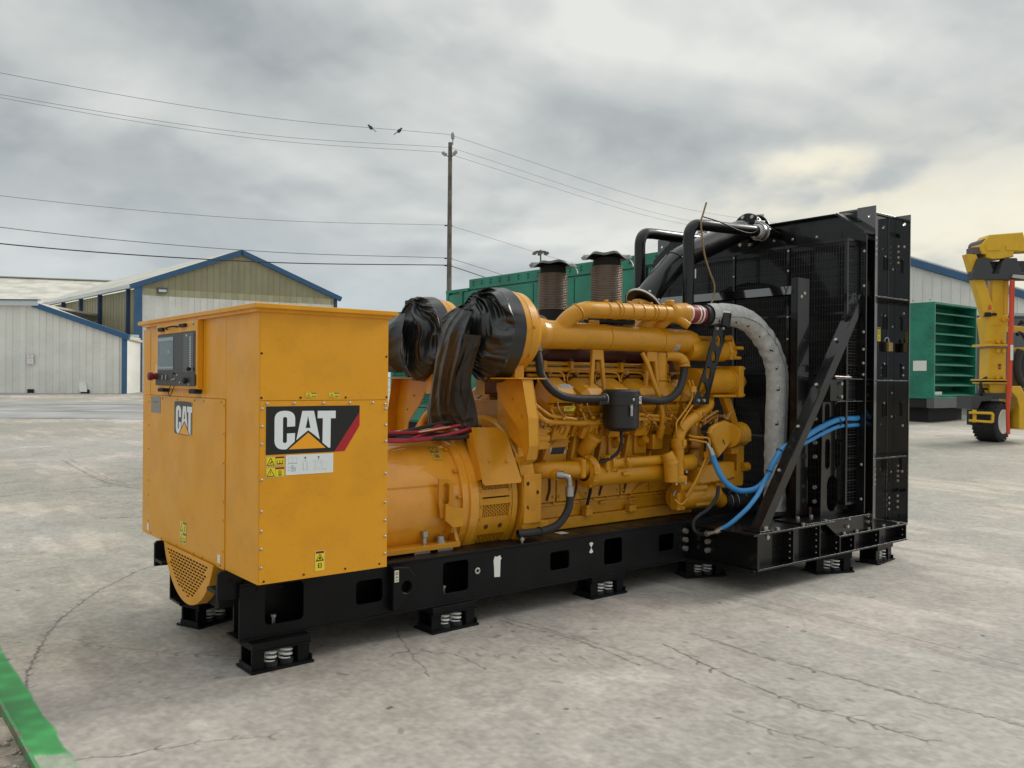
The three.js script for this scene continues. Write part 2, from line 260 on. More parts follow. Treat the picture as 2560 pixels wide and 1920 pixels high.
  for (const [pts, w, a] of [[[[1.43, -12], [1.37, -10.47], [1.37, -8.7], [1.59, -7.82], [2, -7]], 0.06, 0.22], [[[1.55, -12], [1.5, -10.4], [1.52, -8.6], [1.75, -7.7]], 0.03, 0.3], [[[-0.6, -6.8], [0.35, -6.71], [1.29, -6.77], [3, -6.9]], 0.02, 0.4], [[[-0.6, -5.6], [0.21, -5.96], [0.56, -5.9], [0.98, -5.66], [2.4, -5.2]], 0.05, 0.3], [[[-0.3, -8.1], [0.39, -8.37], [0.84, -8.42], [1.28, -8.35], [3, -8.2]], 0.05, 0.25], [[[-1, -4.1], [0, -4.3], [1.2, -4.1]], 0.04, 0.16]]) { line(pts, w, a, 0.02, 0.06); barbs(pts, 0.16, 0.16, a * 1.3); }
  for (let t = 0; t < 80; t++) { const x = GX0 + R() * 16, z = GZ0 + R() * 16, an = R() * 6.28, L = 0.3 + 1.8 * R(), q = [[x, z], [x + Math.cos(an) * L * 0.5 + (R() - 0.5) * 0.1, z + Math.sin(an) * L * 0.5], [x + Math.cos(an + 0.2) * L, z + Math.sin(an + 0.2) * L]]; line(q, 0.005 + 0.012 * R(), 0.05 + 0.12 * R(), 0.012, 0.04); if (R() < 0.5) barbs(q, 0.13, 0.07, 0.28); }
  // scuffs and trowel streaks
  for (let t = 0; t < 5200; t++) { const x = GX0 + R() * 16, z = GZ0 + R() * 16, an = (R() < 0.6 ? 0.45 : 2.2) + (R() - 0.5) * 1.1, L = 0.04 + 0.5 * R() * R(), dk = R() < 0.62; const [a, b] = P([x, z]), [c2, d2] = P([x + Math.cos(an) * L, z + Math.sin(an) * L]), [e2, f2] = P([x + Math.cos(an) * L * 0.5 + (R() - 0.5) * 0.05, z + Math.sin(an) * L * 0.5]); k.strokeStyle = dk ? `rgba(70,64,58,${0.03 + 0.06 * R()})` : `rgba(255,255,255,${0.5 * R()})`; k.lineWidth = 0.6 + 2.4 * R() * R(); k.beginPath(); k.moveTo(a, b); k.quadraticCurveTo(e2, f2, c2, d2); k.stroke(); }
  for (let t = 0; t < 900; t++) { const [x, y] = P([GX0 + R() * 16, GZ0 + R() * 16]); k.fillStyle = R() < 0.75 ? `rgba(48,43,40,${0.25 + 0.5 * R()})` : `rgba(255,255,250,${0.3})`; k.beginPath(); k.ellipse(x, y, 1.2 + 3.2 * R() * R(), 0.8 + 2 * R() * R(), R() * 3, 0, 6.3); k.fill(); }
  for (const [x, z] of [[1.45, 0.3], [1.72, 0.5], [2.05, 0.55], [2.3, 1.1], [-0.2, 0.0], [0.35, 0.35], [2.2, 2.25], [2.6, 1.2], [-0.62, -1.02], [1.62, 2.0], [3.1, 1.4], [1.2, 1.15], [0.2, 1.2], [4.3, 1.2], [3.0, 2.3]]) { const [u, v] = P([x, z]); k.fillStyle = 'rgba(58,50,44,0.34)'; k.beginPath(); k.ellipse(u, v, 3 + 3 * R(), 1.8 + R(), R() * 3, 0, 6.3); k.fill(); }
  const marks = k.getImageData(0, 0, GN, GN).data;
  const near = new Uint8Array(GN * GN * 4), far = new Uint8Array(GN * GN * 4), ro = new Uint8Array(GN * GN * 4);
  const oct = (N, per, sx = 1) => { const a = new Float32Array(N * N); for (let j = 0; j < N; j++) for (let i = 0; i < N; i++) a[j * N + i] = vnoise(i / N * per * sx, j / N * per, per * sx); return a; };
  // built at half size and read back with interpolation: broad mottling; fine grain at full size
  const H = 1024, o4 = oct(H, 5), o12 = oct(H, 13), o32 = oct(H, 32), o80 = oct(H, 80), o200 = oct(H, 200), st = oct(H, 24, 4);
  for (let j = 0; j < GN; j++) for (let i = 0; i < GN; i++) {
    const h = (j >> 1) * H + (i >> 1), kx = (j * GN + i) * 4;
    const broad = o4[h] * 0.45 + o12[h] * 0.33 + o32[h] * 0.22, fine = o80[h] * 0.5 + o200[h] * 0.5, gr = hash2(i * 3 + 11, j * 7 + 5);
    const f600 = vnoise(i / GN * 560, j / GN * 560, 560), f3 = vnoise(i / GN * 1000, j / GN * 300, 0);
    let v = 0.785 + 0.20 * (broad - 0.5) + 0.11 * (fine - 0.5) + 0.10 * (f600 - 0.5) + 0.05 * (f3 - 0.5) + 0.04 * (gr - 0.5) - 0.07 * sstep(0.62, 0.78, o32[h] * 0.6 + o80[h] * 0.4) + 0.07 * sstep(0.60, 0.75, st[h] * 0.5 + o12[h] * 0.5);
    const pink = sstep(0.5, 0.8, o12[h]) * 0.014, grn = sstep(0.5, 0.7, o4[h]) * 0.02;
    const r = v * (0.79 + pink), g = v * (0.765 - pink * 0.1), b = v * (0.708 - pink * 0.2 + grn);
    const m = marks[kx] / 255;
    let nr = r * (0.30 + 0.70 * m), ng = g * (0.30 + 0.70 * m), nb = b * (0.30 + 0.70 * m);
    const x = GX0 + i / GN * GS, z = GZ0 + j / GN * GS;
    if (x < -0.92) { // worn green paint along the slab edge
      const edge = -1.045 + 0.02 * (o80[h] - 0.5) + 0.012 * (o200[h] - 0.5), wear = sstep(0.56, 0.68, o32[h] * 0.35 + o80[h] * 0.4 + o200[h] * 0.25), on = sstep(edge + 0.01, edge - 0.004, x) * (1 - 0.85 * wear);
      const pg = 0.75 + 0.5 * fine; nr += (0.27 * pg - nr) * on; ng += (0.62 * pg - ng) * on; nb += (0.345 * pg - nb) * on;
    }
    near[kx] = 255 * Math.min(1, nr); near[kx + 1] = 255 * Math.min(1, ng); near[kx + 2] = 255 * Math.min(1, nb); near[kx + 3] = 255;
    far[kx] = 255 * Math.min(1, r); far[kx + 1] = 255 * Math.min(1, g); far[kx + 2] = 255 * Math.min(1, b); far[kx + 3] = 255;
    const q = 190 + 90 * (broad - 0.5) + 60 * (fine - 0.5); ro[kx] = ro[kx + 1] = ro[kx + 2] = Math.max(120, Math.min(250, q)); ro[kx + 3] = 255;
  }
  const mkT = (d, s) => { const t = new THREE.DataTexture(d, GN, GN); t.wrapS = t.wrapT = THREE.RepeatWrapping; t.magFilter = THREE.LinearFilter; t.minFilter = THREE.LinearMipmapLinearFilter; if (s) t.colorSpace = THREE.SRGBColorSpace; t.needsUpdate = true; return t; };
  yardTex = mkT(near, true); farTex = mkT(far, true); yardRough = mkT(ro, false);
}
const conc = (t) => new THREE.MeshStandardMaterial({ map: t, roughness: 1, roughnessMap: yardRough, bumpMap: yardRough, bumpScale: 0.004 });
structure(mk('concrete_yard', sheet(GX0, GX0 + GS, GZ0, GZ0 + GS, 32, 32, 0, guv), conc(yardTex)));
structure(mk('ground', sheet(GX0, 170, -190, 30, 80, 100, -0.004, guv), conc(farTex)));
const dirtTex = noiseTex(512, (u, v) => { const n = fbm(u * 8, v * 8, 6, 8), m = fbm(u * 60, v * 60, 3, 60); const k = 120 + 90 * n + 50 * (m - 0.5); return [k, k * 0.93, k * 0.84]; }, true);
structure(mk('gravel_verge', sheet(-90, GX0 - 0.001, -190, 30, 40, 60, -0.035, (x, z) => [x / 2, z / 2]), new THREE.MeshStandardMaterial({ map: dirtTex, roughness: 0.95, bumpMap: dirtTex, bumpScale: 0.02 })));
{ // the rusted steel angle along the edge of the slab, painted green like the slab beside it
  const gt = noiseTex(256, (u, v) => { const n = fbm(u * 12, v * 12, 5, 12); const w = sstep(0.52, 0.64, n); const a = [70, 150, 88], b = [120, 104, 90]; return a.map((q, i) => q + (b[i] - q) * w); }, true);
  const gm = new THREE.MeshStandardMaterial({ map: metres(gt, 0.6), roughness: 0.6 });
  for (const [z0, z1] of [[-6, -0.72], [-0.715, 0.28], [0.284, 3.5]]) tag(mk('slab_edge_angle', [bx(-1.186, -1.171, -0.05, 0.006 + 0.003 * (z0 > -1 ? 1 : 0), z0, z1, 0.002)], gm), z0 < -1 ? 'green steel angle edging the slab behind the broken joint' : z0 < 0 ? 'short green steel angle on the slab edge, its end bent at the joint' : 'green steel angle on the slab edge nearest the camera', 'edging', 'steel angles along the slab edge');
  // gravel on the verge
  const st = new THREE.InstancedMesh(new THREE.IcosahedronGeometry(0.012, 0), new THREE.MeshStandardMaterial({ color: rgb(0.36, 0.31, 0.26), roughness: 0.9 }), 900);
  st.name = 'loose_gravel'; st.userData = { kind: 'stuff', label: 'loose brown gravel beside the green slab edge', category: 'gravel' };
  const m4 = new THREE.Matrix4(), q = new THREE.Quaternion();
  for (let i = 0; i < 900; i++) { const s = 0.3 + 1.1 * rnd() * rnd(); m4.compose(V(-1.19 - rnd() * 0.5, -0.03, -1.4 + rnd() * 2.6), q.setFromEuler(new THREE.Euler(rnd() * 6, rnd() * 6, 0)), V(s * 1.3, s * 0.7, s)); st.setMatrixAt(i, m4); const c = 0.7 + 0.6 * rnd(); st.setColorAt(i, rgb(c, c, c)); }
  st.castShadow = st.receiveShadow = true; scene.add(st);
}
{ // the road past the left warehouse
  const rt = noiseTex(512, (u, v) => { const n = fbm(u * 6, v * 6, 6, 6); const k = 150 + 50 * (n - 0.5); return [k, k, k * 0.985]; }, true);
  const strip = (s0, s1, x0, x1, dy) => { const p = [], u = [], id = [], n = []; const ns = 8, nx = 24; for (let j = 0; j <= ns; j++) for (let i = 0; i <= nx; i++) { const s = s0 + (s1 - s0) * j / ns, x = x0 + (x1 - x0) * i / nx, q = V(CAM.x, 0, CAM.z).addScaledVector(FW, s).addScaledVector(RT, x); p.push(q.x, groundH(q.x, q.z) + dy, q.z); n.push(0, 1, 0); u.push(x / 7, s / 7); } for (let j = 0; j < ns; j++) for (let i = 0; i < nx; i++) { const a = j * (nx + 1) + i, b = a + 1, c = a + nx + 1, d = c + 1; id.push(a, b, c, b, d, c); } const g = new THREE.BufferGeometry(); g.setAttribute('position', new THREE.Float32BufferAttribute(p, 3)); g.setAttribute('normal', new THREE.Float32BufferAttribute(n, 3)); g.setAttribute('uv', new THREE.Float32BufferAttribute(u, 2)); g.setIndex(id); const q = g.toNonIndexed(); q.userData.keepUV = true; return q; };
  structure(mk('road', strip(24.5, 33, -40, 8, 0.004), new THREE.MeshStandardMaterial({ map: rt, roughness: 0.95 })));
  structure(mk('road_joint', [strip(27.4, 27.55, -40, 8, 0.008), strip(31.2, 31.3, -40, 8, 0.008)], new THREE.MeshStandardMaterial({ color: rgb(0.16, 0.15, 0.14), roughness: 0.9 })));
}

// ---------- background ----------
const BP = (s, x, y = 0) => V(CAM.x, y, CAM.z).addScaledVector(FW, s).addScaledVector(RT, x);   // s ahead, x right
const onGround = p => { p.y = groundH(p.x, p.z); return p; };
const panelMat = c => { const t = metres(dustTex, 4); return new THREE.MeshStandardMaterial({ color: c, roughness: 0.55, map: t }); };
const BG = {
  wall: [0, 1, 2].map(i => panelMat(rgb(0.84 - 0.03 * i, 0.835 - 0.03 * i, 0.78 - 0.03 * i))), tan: [0, 1, 2].map(i => panelMat(rgb(0.43 + 0.03 * i, 0.405 + 0.03 * i, 0.25 + 0.02 * i))),
  tanD: [0, 1].map(i => panelMat(rgb(0.33 + 0.02 * i, 0.305 + 0.02 * i, 0.19 + 0.01 * i))), trim: new THREE.MeshStandardMaterial({ color: rgb(0.035, 0.115, 0.24), roughness: 0.5, map: metres(dustTex, 2) }), navy: new THREE.MeshStandardMaterial({ color: rgb(0.02, 0.05, 0.12), roughness: 0.5 }),
  roof: new THREE.MeshStandardMaterial({ color: rgb(0.66, 0.65, 0.58), roughness: 0.5, map: metres(grimeTex, 5) }), gutter: new THREE.MeshStandardMaterial({ color: rgb(0.62, 0.66, 0.68), roughness: 0.45 }),
};
// standing-seam sheets from a to b, one mesh each; y0 and y1 give bottom and top height at a distance along the wall
function wallSheets(root, name, a, b, y0, y1, mats, w = 0.305, off = 0) {
  const o = root.position, d = b.clone().sub(a).setY(0), L = d.length(); d.normalize(); const nrm = V(-d.z, 0, d.x); if (nrm.dot(CAM.clone().sub(a)) < 0) nrm.negate();
  const n = Math.round(L / w), ww = L / n;
  for (let i = 0; i < n; i++) {
    const u0 = i * ww + 0.004, u1 = (i + 1) * ww - 0.004, lo0 = y0(u0), lo1 = y0(u1), hi0 = y1(u0), hi1 = y1(u1); if (hi0 - lo0 < 0.02 && hi1 - lo1 < 0.02) continue;
    const pt = (u, y, q) => a.clone().addScaledVector(d, u).addScaledVector(nrm, q + off).setY(y).sub(o);
    const g = []; const quad = (p0, p1, p2, p3) => g.push(p0, p1, p2, p0, p2, p3);
    const rw = Math.min(0.035, ww * 0.12), h = 0.035, lerp = (u, s, t) => s + (t - s) * (u - u0) / (u1 - u0);
    const prof = [[u0, 0], [u0 + 0.002, h], [u0 + rw, h], [u0 + rw + 0.012, 0], [u1, 0]];
    for (let k = 0; k < prof.length - 1; k++) { const [s, q] = prof[k], [t, r] = prof[k + 1]; quad(pt(s, lerp(s, lo0, lo1), q), pt(t, lerp(t, lo0, lo1), r), pt(t, Math.max(lerp(t, lo0, lo1), lerp(t, hi0, hi1)), r), pt(s, Math.max(lerp(s, lo0, lo1), lerp(s, hi0, hi1)), q)); }
    const geo = new THREE.BufferGeometry().setFromPoints(g); geo.computeVertexNormals();
    mk(name, geo, mats[(i * 7 + (i >> 2)) % mats.length], root);
  }
}
// a beam of square section from a to b
function beam(a, b, w, h, upv = V(0, 1, 0)) { const d = b.clone().sub(a), L = d.length(); d.normalize(); const s = new THREE.Vector3().crossVectors(d, upv).normalize(), u = new THREE.Vector3().crossVectors(s, d); const m = new THREE.Matrix4().makeBasis(d, u, s); return new THREE.BoxGeometry(L, h, w).translate(L / 2, 0, 0).applyMatrix4(m).translate(a.x, a.y, a.z); }
function quadG(...p) { const g = new THREE.BufferGeometry().setFromPoints([p[0], p[1], p[2], p[0], p[2], p[3]]); g.computeVertexNormals(); return g; }
const slab = (p0, p1, p2, p3, t) => { const d = V(0, -t, 0), q = [p0, p1, p2, p3], r = q.map(p => p.clone().add(d)); return [quadG(...q), quadG(r[3], r[2], r[1], r[0]), ...[0, 1, 2, 3].map(i => quadG(q[i], r[i], r[(i + 1) % 4], q[(i + 1) % 4]))]; };
{ // low warehouse on the left
  const a = onGround(BP(40, -31)), b = onGround(BP(40, -17.78)), root = thing('low_warehouse', 'low pale metal warehouse with blue sloping roof trim at the left edge', 'warehouse', null, a.clone()), o = root.position, L = 13.22;
  const top = u => u < 9.2 ? 4.93 : 4.93 + (3.5 - 4.93) * (u - 9.2) / (L - 9.2), base = () => a.y - 0.05;
  wallSheets(root, 'wall_panel', a, b, base, top, BG.wall);
  const w = (u, y, q = 0) => BP(40 - q, -31 + u, y).sub(o);
  mk('fascia', beam(w(-2, 5.0, 0.1), w(9.3, 5.0, 0.1), 0.25, 0.24), BG.gutter, root);
  mk('rake_trim', beam(w(9.0, 4.95, 0.08), w(L + 0.2, 3.46, 0.08), 0.2, 0.24), BG.trim, root);
  mk('corner_trim', beam(w(L - 0.02, a.y, 0.06), w(L - 0.02, 3.5, 0.06), 0.16, 0.2, V(1, 0, 0)), BG.trim, root);
  mk('gutter', beam(w(-2, 5.14, 0.12), w(9.3, 5.14, 0.12), 0.3, 0.05), BG.trim, root);
  mk('roof', [...slab(w(-2, 5.02), w(9.2, 5.02), w(9.2, 4.9, -9), w(-2, 4.9, -9), 0.1), ...slab(w(9.2, 5.0), w(L + 0.1, 3.5), w(L + 0.1, 3.4, -1.6), w(9.2, 4.9, -1.6), 0.1)], BG.roof, root);
  mk('side_wall', beam(w(L - 0.05, 2, -0.1), w(L - 0.05, 2, -1.6), 0.1, 3), BG.wall[1], root);
  mk('torn_sheet', [rot(bc(0, 0, 0, 0.32, 0.5, 0.01), 'X', -0.35, V(0, 0, 0)).translate(...w(11.35, a.y + 0.3, 0.16).toArray())], BG.wall[0], root);
  mk('wall_gap', [beam(w(11.2, a.y + 0.06, 0.05), w(11.6, a.y + 0.06, 0.05), 0.02, 0.22), beam(w(8.75, a.y + 0.08, 0.05), w(9.05, a.y + 0.08, 0.05), 0.02, 0.18)], MAT.dull, root);
  const sg = canvasTex(128, 192, (x, W, H) => { x.fillStyle = '#eceae6'; x.fillRect(0, 0, W, H); x.strokeStyle = '#b9aab0'; x.lineWidth = 4; x.strokeRect(6, 6, W - 12, H - 12); x.textAlign = 'center'; x.fillStyle = '#8d5563'; x.font = 'bold 34px sans-serif'; x.fillText('NO', 64, 48); x.font = 'bold 23px sans-serif'; x.fillText('PARKING', 64, 86); x.font = 'bold 20px sans-serif'; x.fillStyle = '#9c8490'; x.fillText('AT ANY', 64, 124); x.fillText('TIME', 64, 158); });
  const sp = BP(39.9, -22.1, 2.43), sn = thing('wall_sign', 'small white no parking sign on the low pale warehouse wall', 'sign', null, sp), yaw = Math.atan2(-RT.z, RT.x);
  const g = new THREE.PlaneGeometry(0.31, 0.45).rotateY(yaw).translate(-FW.x * 0.012, 0, -FW.z * 0.012).toNonIndexed(); g.userData.keepUV = true; mk('sign_face', g, new THREE.MeshStandardMaterial({ map: sg, roughness: 0.5 }), sn); mk('sign_plate', new THREE.BoxGeometry(0.32, 0.46, 0.02).rotateY(yaw), MAT.zinc, sn);
}
{ // gabled warehouse
  const a = onGround(BP(42, -18.19)), b = onGround(BP(47, -9.59)), e = onGround(BP(56, -31)), root = thing('gabled_warehouse', 'gabled metal warehouse with blue rake trim and tan panels under the roof', 'warehouse', null, a.clone()), o = root.position;
  const L = Math.hypot(b.x - a.x, b.z - a.z), eave = 6.05, peak = 8.02, top = u => eave + (peak - eave) * (1 - Math.abs(u - L / 2) / (L / 2)), by = Math.min(a.y, b.y) - 0.1;
  wallSheets(root, 'wall_panel', a, b, () => by, () => 5.62, BG.wall);
  wallSheets(root, 'lit_gable_band', a, b, () => 5.625, u => Math.min(5.95, top(u)), BG.tan, 0.305, 0.004);  // paler tan strip: the lit band of the gable is painted in
  wallSheets(root, 'shaded_gable_panel', a, b, () => 5.955, top, BG.tanD, 0.305, 0.006);  // same tan sheets, darker: shade on the upper gable put into the colour
  const d = b.clone().sub(a).setY(0).normalize(), n = V(-d.z, 0, d.x); if (n.dot(CAM.clone().sub(a)) < 0) n.negate();
  const w = (u, y, q = 0.08) => a.clone().addScaledVector(d, u).addScaledVector(n, q).setY(y).sub(o);
  mk('rake_trim', [beam(w(-0.25, eave - 0.06), w(L / 2 + 0.05, peak + 0.06), 0.22, 0.24), beam(w(L / 2 - 0.05, peak + 0.06), w(L + 0.3, eave - 0.1), 0.22, 0.24)], BG.trim, root);
  mk('corner_trim', beam(w(0.1, by), w(0.1, eave), 0.14, 0.34, V(1, 0, 0)), BG.trim, root); mk('corner_trim', beam(w(L, by), w(L, eave - 0.1), 0.12, 0.14, V(1, 0, 0)), BG.navy, root);
  const sd = e.clone().sub(a).setY(0), SL = sd.length(); sd.normalize(); const back = u => sd.clone().multiplyScalar(u);
  wallSheets(root, 'side_panel', a.clone().addScaledVector(sd, 0.2), e, () => by, () => eave - 0.15, BG.tanD, 0.42);
  const ns = V(-sd.z, 0, sd.x); if (ns.dot(CAM.clone().sub(a)) < 0) ns.negate();
  for (const u of [0.75, 5.0, 8.2, 11.5]) mk('downpipe', beam(w(0, by, 0).add(back(u)).addScaledVector(ns, 0.1), w(0, eave - 0.1, 0).add(back(u)).addScaledVector(ns, 0.1), 0.14, 0.2, V(1, 0, 0)), BG.navy, root);
  mk('gutter', beam(w(0, eave - 0.05, 0).addScaledVector(ns, 0.2), w(0, eave - 0.05, 0).addScaledVector(ns, 0.2).add(back(SL)), 0.2, 0.14), BG.gutter, root);
  mk('roof', [...slab(w(-0.1, eave + 0.12), w(L / 2, peak + 0.2), w(L / 2, peak + 0.2).add(back(SL)), w(-0.1, eave + 0.12).add(back(SL)), 0.1), ...slab(w(L / 2, peak + 0.2), w(L + 0.2, eave + 0.05), w(L + 0.2, eave + 0.05).add(back(SL)), w(L / 2, peak + 0.2).add(back(SL)), 0.1)], BG.roof, root);
  mk('floodlight', [beam(w(0.95, eave - 0.16, 0.1), w(1.4, eave - 0.16, 0.1), 0.3, 0.26)], MAT.grey, root); mk('floodlight_lens', beam(w(1.0, eave - 0.19, 0.26), w(1.35, eave - 0.19, 0.26), 0.02, 0.12), BG.gutter, root);
  mk('hopper_head', beam(w(-0.85, 3.42, 0.35), w(0.1, 3.42, 0.35), 0.3, 0.5), BG.gutter, root); mk('drain_pipe', [beam(w(-0.4, by, 0.32), w(-0.4, 3.05, 0.32), 0.2, 0.26, V(1, 0, 0)), rod(w(-0.4, 3.0, 0.32), w(-0.4, 3.18, 0.32), 0.14, 0.36, 4)], BG.trim, root);
}
{ // long roof behind both
  const a = onGround(BP(62, -52)), root = thing('long_roofed_shed', 'long shed with a pale cream roof rising behind the low warehouse', 'warehouse', null, a), o = root.position, w = (s, x, y) => BP(s, x, y).sub(o);
  mk('roof', slab(w(60, -60, 5.2), w(60, -24, 5.2), w(76, -33.5, 10.0), w(72, -60, 10.4), 0.15), BG.roof, root);
  mk('ridge_cap', [beam(w(72, -60, 10.42), w(76, -33.4, 10.02), 0.5, 0.08)], panelMat(rgb(0.5, 0.47, 0.40)), root);
  mk('wall', beam(w(61, -60, 2.8), w(61, -24, 2.8), 0.2, 4.6), BG.wall[2], root);
  mk('rake_trim', beam(w(41.2, -32.5, 6.35), w(41.2, -25.7, 5.1), 0.2, 0.22), BG.trim, root);
}
{ // warehouse behind the crane
  const a = onGround(BP(38, 15)), b = onGround(BP(38, 27)), root = thing('right_warehouse', 'pale metal warehouse with dark blue eave trim behind the yellow crane', 'warehouse', null, a.clone()), o = root.position;
  const top = u => 7.3 - 1.72 * (u + 15 - 16.1) / 6.1;
  wallSheets(root, 'wall_panel', a, b, () => a.y - 0.1, top, BG.wall, 0.42);
  const w = (u, y, q = 0.1) => BP(38 - q, 15 + u, y).sub(o);
  mk('eave_trim', beam(w(0, top(0) - 0.02), w(12, top(12) - 0.02), 0.2, 0.3), BG.trim, root);
  mk('roof', slab(w(0, top(0) + 0.2, 0.2), w(12, top(12) + 0.2, 0.2), w(12, top(12) + 0.9, -14), w(0, top(0) + 0.9, -14), 0.12), BG.gutter, root);
}
{ // utility pole, insulators, wires
  const s = 45, x = (1121 - 1280) / 2175 * s, base = onGround(BP(s, x)), root = thing('utility_pole', 'weathered wooden utility pole with insulators at its top', 'utility pole', null, base);
  const Y = (py, ss = s, px = 1121) => at(px, py, ss).y - base.y;
  const woodT = noiseTex(256, (u, v) => { const n = fbm(u * 30, v * 3, 5, 0), m = fbm(u * 6, v * 8, 4, 0); const k = 60 + 60 * n + 40 * m; return [k, k * 0.95, k * 0.88]; }, true);
  mk('pole_shaft', [rod(V(0, -0.3, 0), V(0, Y(357), 0), 0.15, 0.105, 14)], new THREE.MeshStandardMaterial({ map: metres(woodT, 1.5), roughness: 0.9 }), root);
  const ins = new THREE.MeshStandardMaterial({ color: rgb(0.34, 0.36, 0.36), roughness: 0.4 });
  const r = RT.clone();
  mk('insulator', [lathe([[0, 0.03], [0.25, 0.03], [0.3, 0.09], [0.5, 0.1], [0.6, 0.09], [0.65, 0.02]], r.clone().multiplyScalar(0.13).setY(Y(362)), V(0, 1, 0), 12)], ins, root);
  for (const k of [-1, 1]) mk('insulator', [lathe([[0, 0.03], [0.1, 0.03], [0.14, 0.09], [0.34, 0.1], [0.4, 0.03]], r.clone().multiplyScalar(0.1 * k).setY(Y(392)), r.clone().multiplyScalar(k).setY(k > 0 ? 1.3 : 0.7), 12)], ins, root);
  for (const py of [564, 646, 664]) mk('wire_clamp', rod(r.clone().multiplyScalar(-0.26).setY(Y(py)), r.clone().multiplyScalar(0.14).setY(Y(py)), 0.04, 0.04, 8), MAT.grey, root);
  const wm = [rgb(0.09, 0.09, 0.095), rgb(0.02, 0.02, 0.025)].map(c => new THREE.MeshStandardMaterial({ color: c, roughness: 0.6 }));
  // [left px y, pole px y, right end px x, y, s, radius, label]
  const rows = [[182, 336, 2000, 566, 78, 0.009, 'top thin power line, with two birds, running left from the pole top', 0], [236, 369, 1990, 590, 78, 0.008, 'upper of the paired thin power lines left of the pole', 0], [244, 381, 1975, 596, 78, 0.008, 'lower of the paired thin power lines left of the pole', 0], [489, 563, 1700, 680, 78, 0.009, 'lone thin wire crossing the sky halfway up the pole', 0], [568, 645, 1560, 716, 75, 0.014, 'middle-weight wire just above the thick black cable', 0], [609, 663, 1500, 726, 75, 0.024, 'thick black cable, lowest of the lines on the pole', 1]];
  rows.forEach(([ly, py, rx, ry, rs, rad, label, dark], i) => {
    const p = at(1121 + (i === 2 ? -12 : i === 1 ? 6 : 0), py, 45), sl = 33, l = at(0, ly, sl), q = at(rx, ry, rs);
    const l2 = l.clone().add(l.clone().sub(p).multiplyScalar(0.45)).add(V(0, 0.9, 0)), mid = l.clone().lerp(p, 0.5); mid.y -= [0.36, 0.42, 0.42, 0.30, 0.28, 0.26][i];
    const mr = p.clone().lerp(q, 0.5); mr.y -= 0.9;
    const w1 = tube([l2, l, mid, p], rad, 90, 5, 0.5), w2 = tube([p, mr, q], rad, 60, 5, 0.5);
    tag(mk('power_line', [w1, w2], wm[dark]), label, 'power line', 'wires strung on the utility pole');
  });
  const bm = new THREE.MeshStandardMaterial({ color: rgb(0.05, 0.048, 0.05), roughness: 0.8 });
  for (const [px, py, dir, label] of [[927, 319, 1, 'small dark bird on the top wire, farther from the pole'], [998, 327, -1, 'dark bird with a long tail on the top wire, nearer the pole']]) {
    const c = at(px, py, 43.4), f = RT.clone().multiplyScalar(-dir);
    const b = thing('bird', label, 'bird', 'birds on the top wire', c);
    const body = new THREE.SphereGeometry(0.085, 12, 8).scale(1.5, 1, 0.9); rot(body, 'Z', 0.7 * 1, V(0, 0, 0)); body.applyQuaternion(new THREE.Quaternion().setFromUnitVectors(V(1, 0, 0), dir > 0 ? RT.clone().negate() : RT.clone()));
    mk('body', [body, new THREE.SphereGeometry(0.05, 10, 8).translate(...RT.clone().multiplyScalar(-dir * 0.1).setY(0.11).toArray()), rod(RT.clone().multiplyScalar(-dir * 0.14).setY(0.11), RT.clone().multiplyScalar(-dir * 0.19).setY(0.105), 0.012, 0.002, 6)], bm, b);
    mk('tail', beam(RT.clone().multiplyScalar(dir * 0.08).setY(-0.05), RT.clone().multiplyScalar(dir * 0.27).setY(-0.2), 0.05, 0.025), bm, b);
    mk('leg', rod(V(0, -0.06, 0), V(0, -0.13, 0), 0.008, 0.008, 5), bm, b);
  }
}
{ // light mast far off
  const s = 120, base = onGround(BP(s, (1349 - 1280) / 2175 * s)), root = thing('light_mast', 'tall thin floodlight mast far behind the green container', 'light mast', null, base), top = at(1349, 628, s).y - base.y;
  mk('mast', rod(V(0, 0, 0), V(0, top + 0.2, 0), 0.16, 0.1, 8), MAT.grey, root); mk('lamp_ring', [torus(V(0, top - 0.1, 0), V(0, 1, 0), 0.75, 0.09, 20, 6), beam(RT.clone().multiplyScalar(-1).setY(top - 0.1), RT.clone().multiplyScalar(1).setY(top - 0.1), 0.1, 0.1)], MAT.grey, root);
  for (let i = 0; i < 6; i++) { const a = i / 6 * 6.283; mk('lamp_head', bc(Math.cos(a) * 0.95, top - 0.32, Math.sin(a) * 0.95, 0.36, 0.3, 0.36), MAT.grey, root); }
}
